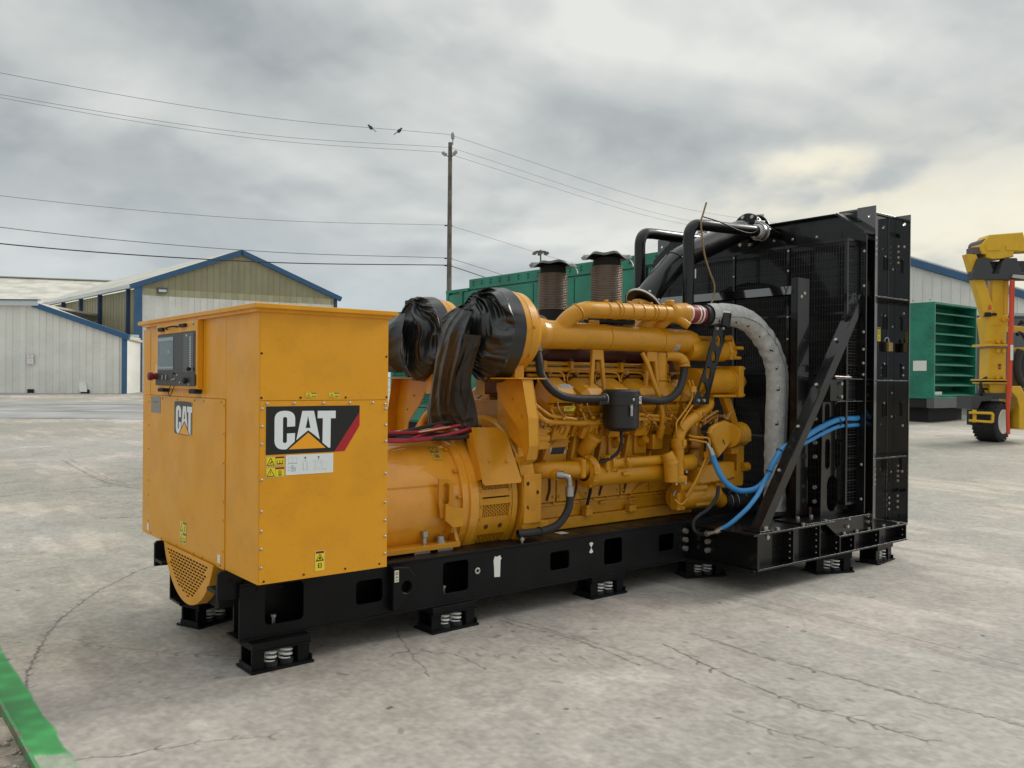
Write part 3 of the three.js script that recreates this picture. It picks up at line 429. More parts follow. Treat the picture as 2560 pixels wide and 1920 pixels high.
{ // green container set behind the engine; its long side faces the set
  const X = 8.85, z0 = -13.5, z1 = -11.16, z2 = -4.2, gy = groundH(X, -8), root = thing('green_generator_container', 'long green generator container behind the yellow engine', 'container', null, V(X, gy, -7)), P = (n, g, m = MAT.green, k) => mk(n, [g].flat(3).map(q => q.translate(-X, -gy, 7)), m, root, k);
  P('skid_base', bx(X + 0.15, X + 2.4, gy, gy + 0.45, z0 + 0.1, z2), MAT.dull);
  P('body', [bx(X + 0.05, X + 2.5, gy + 0.42, 3.52, z1, z2), bx(X + 0.05, X + 2.5, gy + 0.42, 3.22, z0, z1)]);
  P('roof_cap', [bx(X + 0.02, X + 2.5, 3.525, 3.74, -10.35, z2, 0.01), bx(X, X + 2.52, 3.5, 3.56, z1 - 0.03, -10.36)]);
  for (let i = 0; i < 8; i++) { const a = z1 + 0.62 + i * 1.16, b = a + 1.14; if (b > z2) break; P('side_door', bx(X + 0.01, X + 0.055, gy + 0.6, 2.93, a, b, 0.012)); P('upper_panel', bx(X + 0.015, X + 0.06, 2.955, 3.49, a, b, 0.01)); }
  P('corner_post', [bx(X - 0.01, X + 0.08, gy + 0.42, 3.5, z1, z1 + 0.09), bx(X - 0.01, X + 0.08, gy + 0.42, 3.5, z1 + 0.5, z1 + 0.6)]); P('end_panel', bx(X + 0.0, X + 0.06, gy + 0.5, 3.45, z1 + 0.1, z1 + 0.49, 0.01));
  P('rivets', Array.from({ length: 60 }, (_, i) => hexX(X + 0.01, 3.62 + (i % 2) * 0.06, -10.2 + Math.floor(i / 2) * 0.3, 0.02, 0.02)), MAT.green, 'stuff');
  P('lower_panel', bx(X - 0.005, X + 0.055, gy + 0.46, 0.98, z0 + 0.02, z1 - 0.02, 0.012)); P('upper_end_panel', bx(X - 0.005, X + 0.055, 2.03, 3.19, z0 + 0.02, z1 - 0.02, 0.012)); P('grille_frame', [bx(X - 0.02, X + 0.04, 1.0, 2.02, z0 + 0.02, z0 + 0.12), bx(X - 0.02, X + 0.04, 1.0, 2.02, z1 - 0.12, z1 - 0.02), bx(X - 0.02, X + 0.04, 1.0, 1.06, z0 + 0.12, z1 - 0.12), bx(X - 0.02, X + 0.04, 1.95, 2.02, z0 + 0.12, z1 - 0.12)]);
  const gw = []; for (let z = z0 + 0.14; z < z1 - 0.12; z += 0.055) gw.push(bx(X - 0.01, X, 1.06, 1.95, z, z + 0.008)); for (let y = 1.08; y < 1.95; y += 0.055) gw.push(bx(X - 0.018, X - 0.01, y, y + 0.008, z0 + 0.12, z1 - 0.12)); P('grille_mesh', gw, new THREE.MeshStandardMaterial({ color: rgb(0.05, 0.33, 0.22), roughness: 0.5 })); P('grille_back', bx(X + 0.02, X + 0.05, 1.06, 1.95, z0 + 0.12, z1 - 0.12), new THREE.MeshStandardMaterial({ color: rgb(0.004, 0.03, 0.02), roughness: 0.8 }));
}
{ // green louvred container at the right
  const c = BP(25.4, 12.32), X = c.x, Z = c.z, gy = groundH(X, Z), top = 4.02, root = thing('green_louvred_container', 'green louvred generator container standing right of the black radiator', 'container', null, V(X, gy, Z)), P = (n, g, m = MAT.green, k) => mk(n, [g].flat(3).map(q => q.translate(-X, -gy, -Z)), m, root, k), W = 2.75, y0 = gy + 0.72;
  P('base_frame', [bx(X + 0.02, X + W, gy + 0.45, y0 - 0.01, Z - 6, Z - 0.05), bx(X + 0.3, X + W - 0.3, gy, gy + 0.46, Z - 6, Z - 0.3)], MAT.dull); P('base_lip', bx(X - 0.02, X + W + 0.02, y0 - 0.28, y0 - 0.005, Z - 0.2, Z + 0.02), MAT.grey);
  P('side_wall', bx(X, X + 0.06, y0, top, Z - 6, Z)); P('far_side_wall', bx(X + W - 0.06, X + W, y0, top, Z - 6, Z)); P('roof', bx(X + 0.061, X + W - 0.061, top - 0.06, top, Z - 6, Z)); P('back_wall', bx(X + 0.061, X + W - 0.061, y0, top - 0.061, Z - 0.75, Z - 0.7)); P('sill', bx(X + 0.061, X + W - 0.061, y0, y0 + 0.05, Z - 0.69, Z));
  const n = 9, h = (top - 0.1 - y0) / n; for (let i = 0; i < n; i++) { const y = y0 + 0.06 + i * h; P('louvre', rot(bx(X + 0.062, X + W - 0.062, y, y + 0.03, Z - 0.46, Z - 0.03), 'X', 0.30, V(X, y, Z - 0.03))); }
  P('door_seam', [bx(X - 0.006, X - 0.001, y0 + 0.05, top - 0.05, Z - 1.0, Z - 0.96)], MAT.dull); P('rivets', Array.from({ length: 22 }, (_, i) => hexX(X - 0.001, y0 + 0.2 + Math.floor(i / 2) * 0.27, Z - 0.14 - (i % 2) * 0.5, 0.022, 0.015)), MAT.green, 'stuff');
  P('data_plate', [bx(X - 0.012, X - 0.002, 2.0, 2.3, Z - 0.62, Z - 0.22), bx(X - 0.012, X - 0.002, 2.75, 2.9, Z - 1.35, Z - 1.2)], MAT.white); P('paper_on_sill', bx(X + 0.1, X + 0.75, y0 + 0.052, y0 + 0.2, Z - 0.6, Z - 0.12), MAT.white);
}
{ // grey enclosure behind it
  const c = onGround(BP(30, 16.0)), root = thing('grey_enclosure', 'dark grey enclosure with white lettering between green louvres and crane', 'container', null, c), o = c, w = (s, x, y) => BP(s, x, y).sub(o);
  const top = at(2450, 792, 30).y; mk('front_wall', beam(w(29.5, 15.2, (top + c.y) / 2 + 0.1), w(29.5, 18.0, (top + c.y) / 2 + 0.1), 0.2, top - c.y - 0.3), MAT.grey, root); mk('side_wall', beam(w(29.6, 18.0, (top + c.y) / 2 + 0.1), w(35, 19.2, (top + c.y) / 2 + 0.1), 0.2, top - c.y - 0.3), MAT.grey, root); mk('roof', slab(w(29.4, 15.1, top), w(29.4, 18.1, top), w(35, 19.3, top), w(35, 16, top), 0.1), MAT.grey, root);
  const lt = canvasTex(256, 128, (x) => { x.fillStyle = '#565a5c'; x.fillRect(0, 0, 256, 128); x.fillStyle = '#f0f0ee'; x.font = 'bold 62px sans-serif'; x.fillText('RELITE', 10, 62); x.fillStyle = '#b9bbba'; x.font = 'bold 40px sans-serif'; x.fillRect(12, 84, 150, 9); x.fillRect(12, 100, 110, 8); });
  const p = w(29.38, 16.12, at(2450, 806, 29.4).y), g = new THREE.PlaneGeometry(0.95, 0.42).rotateY(Math.atan2(-RT.z, RT.x)).translate(p.x, p.y, p.z).toNonIndexed(); g.userData.keepUV = true; mk('lettering', g, new THREE.MeshStandardMaterial({ map: lt, roughness: 0.6 }), root);
  const c2 = onGround(BP(33, 20.6)), r2 = thing('pale_trailer', 'pale blue grey trailer seen behind the crane column', 'trailer', null, c2), t2 = at(2540, 782, 32).y;
  const w2 = (s, x, y) => BP(s, x, y).sub(c2); mk('trailer_body', beam(w2(32.9, 18.4, (t2 + c2.y) / 2 + 0.3), w2(32.9, 22.5, (t2 + c2.y) / 2 + 0.3), 1.6, t2 - c2.y - 0.6), panelMat(rgb(0.42, 0.46, 0.5)), r2); mk('axle_beam', beam(w2(32.9, 18.6, c2.y + 0.35), w2(32.9, 22.4, c2.y + 0.35), 1.2, 0.3), MAT.dull, r2);
}
{ // yellow yard crane
  const S = 20, K = 2175 / S, base = onGround(BP(S, (2497 - 1280) / 2175 * S)), yaw = Math.atan2(-RT.z, RT.x), root = thing('yard_crane', 'yellow rubber-tyred yard crane with grey boom head at the right edge', 'crane', null, base); root.rotation.y = yaw;
  const lx = px => (px - 2497) / K, ly = py => 1.6 + (963.5 - py) / K - base.y, za = (a, b) => [lx(2400 + a * 0.14467), ly(570 + b * 0.14467)], zb = (a, b) => [lx(2400 + a * 0.2049), ly(770 + b * 0.2049)];
  const cy = phys({ color: rgb(0.74, 0.43, 0.008), roughness: 0.5, map: metres(dustTex, 1.2), clearcoat: 0.2, clearcoatRoughness: 0.3 }), dk = new THREE.MeshStandardMaterial({ color: rgb(0.045, 0.046, 0.05), roughness: 0.55 }), br = new THREE.MeshStandardMaterial({ color: rgb(0.12, 0.09, 0.085), roughness: 0.6 });
  const P = (n, g, m = cy) => mk(n, g, m, root), poly2 = (pts, z0, z1, bev = 0.01) => polyZ(pts, z0, z1, [], bev).translate(-0.56 * Math.max(z0, z1), 0, 0);
  P('lower_column', [poly2([zb(355, 500), zb(558, 500), zb(558, 870), zb(352, 870)], -0.22, 0.2), poly2([zb(360, 930), zb(560, 930), zb(560, 1060), zb(370, 1060)], -0.2, 0.2)]);
  P('flange', [poly2([zb(315, 450), zb(600, 450), zb(600, 477), zb(315, 477)], -0.3, 0.3, 0.004)]); P('flange', [poly2([zb(300, 874), zb(610, 874), zb(610, 892), zb(300, 892)], -0.3, 0.3, 0.004)]); P('flange', [poly2([zb(310, 912), zb(610, 912), zb(610, 928), zb(310, 928)], -0.28, 0.28, 0.004)]); P('turntable', [poly2([zb(330, 893), zb(600, 893), zb(600, 911), zb(330, 911)], -0.25, 0.25, 0.002)], MAT.dull);
  for (const [y, n] of [[420, 3], [535, 3], [850, 3], [155, 2]]) for (let i = 0; i < n; i++) { const [x, q] = zb((y === 155 ? 450 : 385) + i * 75, y); P('flange_bolt', hexZ(x, q, 0.2, 0.045, 0.06)); }
  P('tapered_column', [poly2([zb(395, 100), zb(575, 100), zb(555, 450), zb(350, 450), zb(300, 130)], -0.2, 0.19)]); P('upper_column', [poly2([za(540, 880), za(735, 880), za(735, 1700), za(540, 1700)], 0.0, 0.2), poly2([za(736, 880), za(830, 880), za(815, 1700), za(736, 1700)], -0.15, 0.08)]);
  P('diagonal_strut', [poly2([za(100, 490), za(268, 490), za(590, 1440), za(500, 1560), za(420, 1560)], 0.02, 0.24), poly2([za(420, 1560), za(560, 1500), zb(400, 420), zb(340, 420)], 0.03, 0.2)]);
  P('boom_head', [poly2([za(335, 420), za(350, 330), za(425, 240), za(490, 165), za(1060, 115), za(1085, 205), za(1500, 230), za(1500, 420), za(905, 450), za(905, 535), za(740, 565), za(560, 580), za(435, 555), za(435, 500), za(370, 490)], -0.15, 0.3, 0.015), poly2([za(430, 350), za(470, 325), za(670, 318), za(685, 350), za(665, 430), za(440, 440)], 0.3, 0.318, 0.006), poly2([za(760, 345), za(800, 315), za(1000, 295), za(1018, 325), za(990, 425), za(780, 432)], 0.3, 0.318, 0.006)]);
  { const [x, y] = za(330, 320); P('winch_drum', [rod(V(x, y, -0.3), V(x, y, 0.26), 0.13, 0.13, 24)], br); const [x2, y2] = za(170, 430); P('winch_motor', bc(x2 + 0.06, y2, 0.1, 0.3, 0.16, 0.3, 0.01), br); P('drum_shaft', poly2([za(255, 400), za(340, 400), za(340, 600), za(290, 600)], 0.02, 0.12, 0.004), br); }
  P('boom_carriage', [poly2([za(215, 820), za(310, 570), za(480, 570), za(560, 780), za(540, 830), za(660, 830), za(665, 790), za(720, 620), za(780, 560), za(960, 560), za(1030, 800), za(1500, 810), za(1500, 930), za(220, 925)], 0.08, 0.34, 0.01), poly2([za(480, 590), za(1500, 570), za(1500, 840), za(500, 860)], -0.2, 0.06, 0.01)], dk);
  P('boom_rail', poly2([za(900, 845), za(1500, 900), za(1500, 960), za(880, 900)], 0.341, 0.4, 0.005), MAT.zinc);
  { const [x, y] = za(400, 1415); P('beacon', [lathe([[0, 0.06], [0.09, 0.055], [0.12, 0.02], [0.121, 0]], V(x, y - 0.02, 0.2), V(0, 1, 0), 14)], new THREE.MeshStandardMaterial({ color: rgb(0.7, 0.08, 0.01), roughness: 0.3 })); P('work_lamp', [bc(x - 0.05, y - 0.14, 0.24, 0.14, 0.1, 0.12, 0.02), bc(x + 0.08, y - 0.13, 0.2, 0.18, 0.06, 0.06)], MAT.dull); }
  { const [x, y] = zb(372, 1372), ax = V(0.628, 0, 0.778).normalize(), r = 0.455, c = V(x, r, 0.05); const tyre = lathe([[-0.26, 0.26], [-0.26, 0.40], [-0.21, 0.445], [-0.1, r], [0.1, r], [0.21, 0.445], [0.26, 0.40], [0.26, 0.26]], c, ax, 48); const w = P('wheel', tyre, new THREE.MeshStandardMaterial({ color: rgb(0.03, 0.03, 0.031), roughness: 0.85, bumpMap: metres(grimeTex, 0.3), bumpScale: 0.01 }));
    mk('rim', [lathe([[0.14, 0.02], [0.16, 0.15], [0.22, 0.2], [0.265, 0.255], [0.27, 0.275], [0.25, 0.28], [0.23, 0.262]], c, ax, 36)], MAT.white, w);
    const lug = []; for (let i = 0; i < 28; i++) for (const sgn of [-1, 1]) { const a = i / 28 * 6.283 + (sgn > 0 ? 0.11 : 0); lug.push(rot(bc(sgn * 0.13, 0, 0, 0.24, 0.018, 0.05), 'Y', sgn * 0.35, V(sgn * 0.13, 0, 0)).translate(0, 0.452, 0).rotateX(a)); } const q = new THREE.Quaternion().setFromUnitVectors(V(1, 0, 0), ax); mk('tread', lug.map(g => g.applyQuaternion(q).translate(c.x, c.y, c.z)), MAT.rub, w); }
  P('axle_bracket', [poly2([zb(160, 1075), zb(390, 1085), zb(390, 1135), zb(270, 1140), zb(230, 1235), zb(160, 1235)], -0.2, 0.5, 0.01), poly2([zb(320, 1040), zb(600, 1040), zb(600, 1110), zb(320, 1110)], -0.2, 0.3, 0.01)], dk);
  P('tow_frame', [poly2([zb(138, 1258), zb(405, 1262), zb(428, 1290), zb(425, 1380), zb(405, 1395), zb(138, 1378), zb(138, 1350), zb(395, 1365), zb(398, 1300), zb(390, 1292), zb(138, 1285)], 0.66, 0.72, 0.008), poly2([zb(170, 1240), zb(215, 1240), zb(215, 1390), zb(170, 1390)], 0.62, 0.655, 0.004)]); P('tow_pin', poly2([zb(140, 1290), zb(165, 1290), zb(165, 1350), zb(140, 1350)], 0.60, 0.64, 0.004), MAT.dull);
  P('tow_arm', [poly2([zb(150, 1240), zb(300, 1240), zb(300, 1420), zb(150, 1420)], 0.40, 0.6, 0.01)], MAT.dull);
  P('fender', [poly2([zb(610, 955), zb(740, 955), zb(781, 1040), zb(900, 1060), zb(900, 1480), zb(720, 1475), zb(720, 1200), zb(690, 1090), zb(640, 1035), zb(610, 1030)], -0.4, 0.35, 0.012), poly2([zb(612, 1080), zb(718, 1100), zb(718, 1470), zb(612, 1475)], -0.6, -0.3, 0.01), poly2([zb(270, 950), zb(360, 950), zb(360, 1060), zb(300, 1065)], -0.1, 0.1, 0.01)]);
  P('seat_shell', [tube([zb(700, 520), zb(665, 600), zb(655, 720), zb(680, 850), zb(740, 960)].map(p => [p[0], p[1], 0.1]), 0.09, 24, 10), poly2([zb(690, 540), zb(900, 500), zb(900, 980), zb(720, 950), zb(670, 800)], -0.3, 0.0, 0.02)], MAT.rub); P('body_panel', [poly2([zb(650, 215), zb(900, 240), zb(900, 300), zb(650, 280)], -0.4, -0.1, 0.01), poly2([zb(650, 480), zb(900, 470), zb(900, 520), zb(650, 520)], -0.4, -0.31, 0.01)]);
  P('hose', [tube([zb(650, 330), zb(700, 310), zb(750, 370), zb(781, 430), zb(840, 520)].map(p => [p[0], p[1], 0.12]), 0.045, 30, 8), tube([zb(340, 855), zb(270, 870), zb(225, 930), zb(225, 1000), zb(215, 1080)].map(p => [p[0], p[1], 0.1]), 0.04, 24, 8), tube([zb(280, 1075), zb(250, 1010), zb(240, 990), zb(355, 1000)].map(p => [p[0], p[1], 0.1]), 0.025, 24, 8)], MAT.rub);
  P('mirror', [rod(V(...zb(670, 210), 0.1), V(...zb(720, 180), 0.1), 0.02, 0.06, 8)], MAT.dull); { const [x, y] = zb(420, 705); P('marker_lamp', [bc(x, y, 0.205, 0.06, 0.06, 0.02), bc(x, y - 0.07, 0.205, 0.05, 0.04, 0.02)], MAT.red); }
  // sling hung on the boom
  const sl = thing('lifting_sling', 'orange lifting sling hanging from the crane boom past the wheel', 'sling', null, base.clone()); sl.rotation.y = yaw;
  const om = new THREE.MeshStandardMaterial({ color: rgb(0.62, 0.07, 0.025), roughness: 0.75, bumpMap: metres(grimeTex, 0.1), bumpScale: 0.006 });
  const path = [za(870, 940), za(865, 1300), za(860, 1659), zb(600, 350), zb(592, 700), zb(588, 1000), zb(582, 1250), zb(590, 1520)].map((p, i) => [p[0] - 0.56 * (0.39 + i * 0.05), p[1], 0.39 + i * 0.05]);
  mk('sling_strap', [tube(path, 0.042, 60, 8).scale(1, 1, 1), tube(path.map(([x, y, z], i) => [x + 0.05 - (i > 5 ? 0.03 : 0), y + (i === 7 ? 0.03 : 0), z - 0.03]), 0.038, 60, 8)], om, sl); { const [x, y] = zb(618, 560); mk('sling_tag', bc(x - 0.36, y, 0.66, 0.06, 0.34, 0.01), MAT.white, sl); }
}

// ---------- the generator set (X along it, Z towards the camera, the near rail's face at Z = 0) ----------
const set = thing('generator_set', 'long yellow diesel generator set on a black skid with a black radiator', 'generator');
const gp = (n, g, m, parent, kind) => mk(n, g, m, parent || set, kind);
const bolts = (n, g, parent, m = MAT.zinc) => mk(n, g, m, parent || set, 'stuff');
const ZC = -0.6;
{ // skid
  const holes = [[0.055, 0.235, 0.285, 0.455, 0.03], [0.62, 0.26, 0.80, 0.40, 0.025], [1.24, 0.235, 1.44, 0.435, 0.025], [2.15, 0.265, 2.33, 0.395, 0.025], [2.68, 0.24, 2.87, 0.43, 0.025], [3.28, 0.27, 3.46, 0.40, 0.025]];
  for (const near of [1, 0]) {
    const z = near ? 0 : -1.2, sg = near ? -1 : 1;
    const web = polyZ([[-0.09, 0.178], [4.9, 0.178], [4.9, 0.468], [-0.09, 0.468]], z, z + sg * 0.014, holes.map(h => rrect(h[0], h[1], h[2], h[3], h[4])), 0.001);
    const rail = gp('skid_rail', [web, bx(-0.09, 4.9, 0.469, 0.484, z - (near ? -0.003 : 0.003), z + sg * 0.36, 0.002), bx(-0.09, 4.9, 0.162, 0.177, z - (near ? -0.003 : 0.003), z + sg * 0.2, 0.002), bx(-0.05, 4.9, 0.178, 0.468, z + sg * 0.185, z + sg * 0.2)], MAT.skid);
    if (near) rail.userData.label = 'near skid rail with rounded cut-outs, white paint dab and lifting eye';
    gp('end_lug', [polyZ([[-0.2, 0.40], [-0.06, 0.395], [-0.06, 0.56], [-0.185, 0.56], [-0.2, 0.545]], z + sg * 0.03, z + sg * 0.055, [], 0.003), bx(-0.2, -0.06, 0.43, 0.452, z + sg * 0.056, z + sg * 0.2, 0.004)], MAT.skid, rail);
    bolts('rail_bolt', [domeZ(-0.13, 0.5, z + sg * 0.029, 0.012), ...[0.01, 0.08, 0.14].map(x => domeZ(x, 0.44, z + 0.001, 0.01))], rail, MAT.skid);
    for (const x of [0.14, 1.3, 2.72]) bolts('levelling_bolt', [hexY(x, 0.255, z + sg * 0.08, 0.018, 0.014), rod(V(x, 0.17, z + sg * 0.08), V(x, 0.258, z + sg * 0.08), 0.011, 0.011, 10)], rail, MAT.steel);
    if (near) {
      gp('lifting_eye', [polyZ([[0.84, 0.20], [0.86, 0.196], [1.0, 0.30], [1.005, 0.35], [0.995, 0.40], [0.95, 0.455], [0.88, 0.465], [0.84, 0.463]].map(([x, y]) => [x, y]), 0.002, 0.06, [ring(0.935, 0.335, 0.036)], 0.006)], MAT.skid, rail);
      const tg = canvasTex(48, 128, (x, w, h) => { x.fillStyle = '#d8d8c4'; x.fillRect(0, 0, w, h); x.strokeStyle = '#2c3320'; x.lineWidth = 7; x.beginPath(); x.arc(24, 34, 12, 0, 6.3); x.stroke(); x.beginPath(); x.arc(24, 78, 10, 2, 7); x.stroke(); x.fillStyle = '#8b9a2c'; x.fillRect(12, 100, 24, 14); });
      print('lifting_label', 'Z', 0.846, 0.876, 0.375, 0.447, 0.0615, tg, rail);
      gp('shackle_hole', [torus(V(1.51, 0.35, 0.004), V(0, 0, 1), 0.016, 0.007, 20, 8)], MAT.zinc, rail);
      const dab = [[1.652, 0.29], [1.70, 0.286], [1.703, 0.40], [1.712, 0.405], [1.70, 0.43], [1.675, 0.423], [1.655, 0.428], [1.645, 0.40], [1.65, 0.35]]; gp('white_dab', polyZ(dab, 0.0005, 0.0025), MAT.white, rail);
      const f = (a0, a1) => { const p = [[2.545, 0.385]]; for (let i = 0; i <= 8; i++) { const a = a0 + (a1 - a0) * i / 8; p.push([2.545 + 0.032 * Math.cos(a), 0.385 + 0.04 * Math.sin(a)]); } return p; };
      gp('centre_of_gravity_mark', [polyZ(f(0.9, 2.24), 0.0005, 0.0022), polyZ(f(4.04, 5.38), 0.0005, 0.0022)], MAT.white, rail);
      gp('grounding_stud', [rod(V(1.93, 0.484, -0.05), V(1.93, 0.54, -0.05), 0.012, 0.012, 10), hexY(1.93, 0.5, -0.05, 0.022, 0.016)], MAT.steel, rail);
      gp('white_tag', bx(2.36, 2.44, 0.4845, 0.487, -0.2, -0.13), MAT.white, rail);
    }
  }
  for (const x of [0.3, 1.05, 2.0, 3.0, 3.9]) gp('cross_member', bx(x, x + 0.12, 0.2, 0.44, -0.999, -0.201), MAT.skid);
}
// spring isolators under the rails
function isolator(x, z, turn, top, label) {
  const L = 0.37, W = 0.21, q = g => [g].flat(3).map(o => o.rotateY(turn).translate(x, 0, z));
  const h = gp('spring_isolator', q([bx(-L / 2 + 0.012, L / 2 - 0.012, top - 0.04, top, -0.09, 0.09, 0.003), bx(-L / 2 + 0.012, L / 2 - 0.012, top - 0.05, top - 0.041, 0.072, 0.09), bx(-L / 2 + 0.015, -L / 2 + 0.085, 0.016, top - 0.041, 0.06, 0.075), bx(-L / 2 + 0.015, -L / 2 + 0.085, 0.016, top - 0.041, -0.075, -0.06), bx(L / 2 - 0.085, L / 2 - 0.015, 0.016, top - 0.041, 0.06, 0.075), bx(L / 2 - 0.085, L / 2 - 0.015, 0.016, top - 0.041, -0.075, -0.06), bx(-L / 2 + 0.075, -L / 2 + 0.085, 0.016, top - 0.041, -0.06, 0.06), bx(L / 2 - 0.085, L / 2 - 0.075, 0.016, top - 0.041, -0.06, 0.06)]), MAT.skid);
  if (label) h.userData.label = label;
  mk('base_plate', q([polyY([[-L / 2, -W / 2], [L / 2, -W / 2], [L / 2, W / 2], [-L / 2, W / 2]], 0.001, 0.015, [ring(-L / 2 + 0.035, 0.085, 0.009), ring(L / 2 - 0.035, 0.085, 0.009)]), bx(-L / 2 + 0.003, -L / 2 + 0.013, 0.015, 0.045, -0.07, 0.09), bx(L / 2 - 0.013, L / 2 - 0.003, 0.015, 0.045, -0.07, 0.09)]), MAT.skid, h);
  for (const [sx, sz] of [[-0.05, 0.03], [0.045, 0.03], [-0.05, -0.045], [0.045, -0.045]]) {
    const hgt = top - 0.043 - 0.032, pts = []; for (let i = 0; i <= 80; i++) { const a = i / 80 * 3.4 * 6.2832; pts.push(V(sx + Math.cos(a) * 0.034, 0.032 + hgt * i / 80, sz + Math.sin(a) * 0.034)); }
    mk('spring', q(new THREE.TubeGeometry(new THREE.CatmullRomCurve3(pts), 110, 0.0078, 7, false)), MAT.white, h);
    mk('rubber_cup', q(lathe(crisp([[0.015, 0.046], [0.042, 0.046], [0.044, 0.02]]), V(sx, 0, sz), V(0, 1, 0), 20)), MAT.rub, h);
  }
}
isolator(0.13, -0.03, 0.03, 0.161, 'spring isolator nearest the camera, under the cabinet end of the near rail');
isolator(1.32, -0.07, 0.03, 0.161, 'spring isolator under the near rail below the alternator');
isolator(2.74, -0.1, 0, 0.161, 'spring isolator under the near rail below the engine');
isolator(0.15, -1.12, 0.38, 0.161, 'spring isolator under the far rail beneath the vent guard');
isolator(1.4, -1.1, 0, 0.161);
isolator(3.86, -0.06, -0.36, 0.161, 'spring isolator set askew where rail meets radiator base');
isolator(4.86, 0.5, -0.38, 0.172, 'spring isolator set askew under the stepped radiator base');
isolator(5.6, 0.52, 0.12, 0.172, 'spring isolator under the far end of the radiator base');
isolator(4.9, -1.6, 0, 0.172); isolator(5.6, -1.6, 0, 0.172);
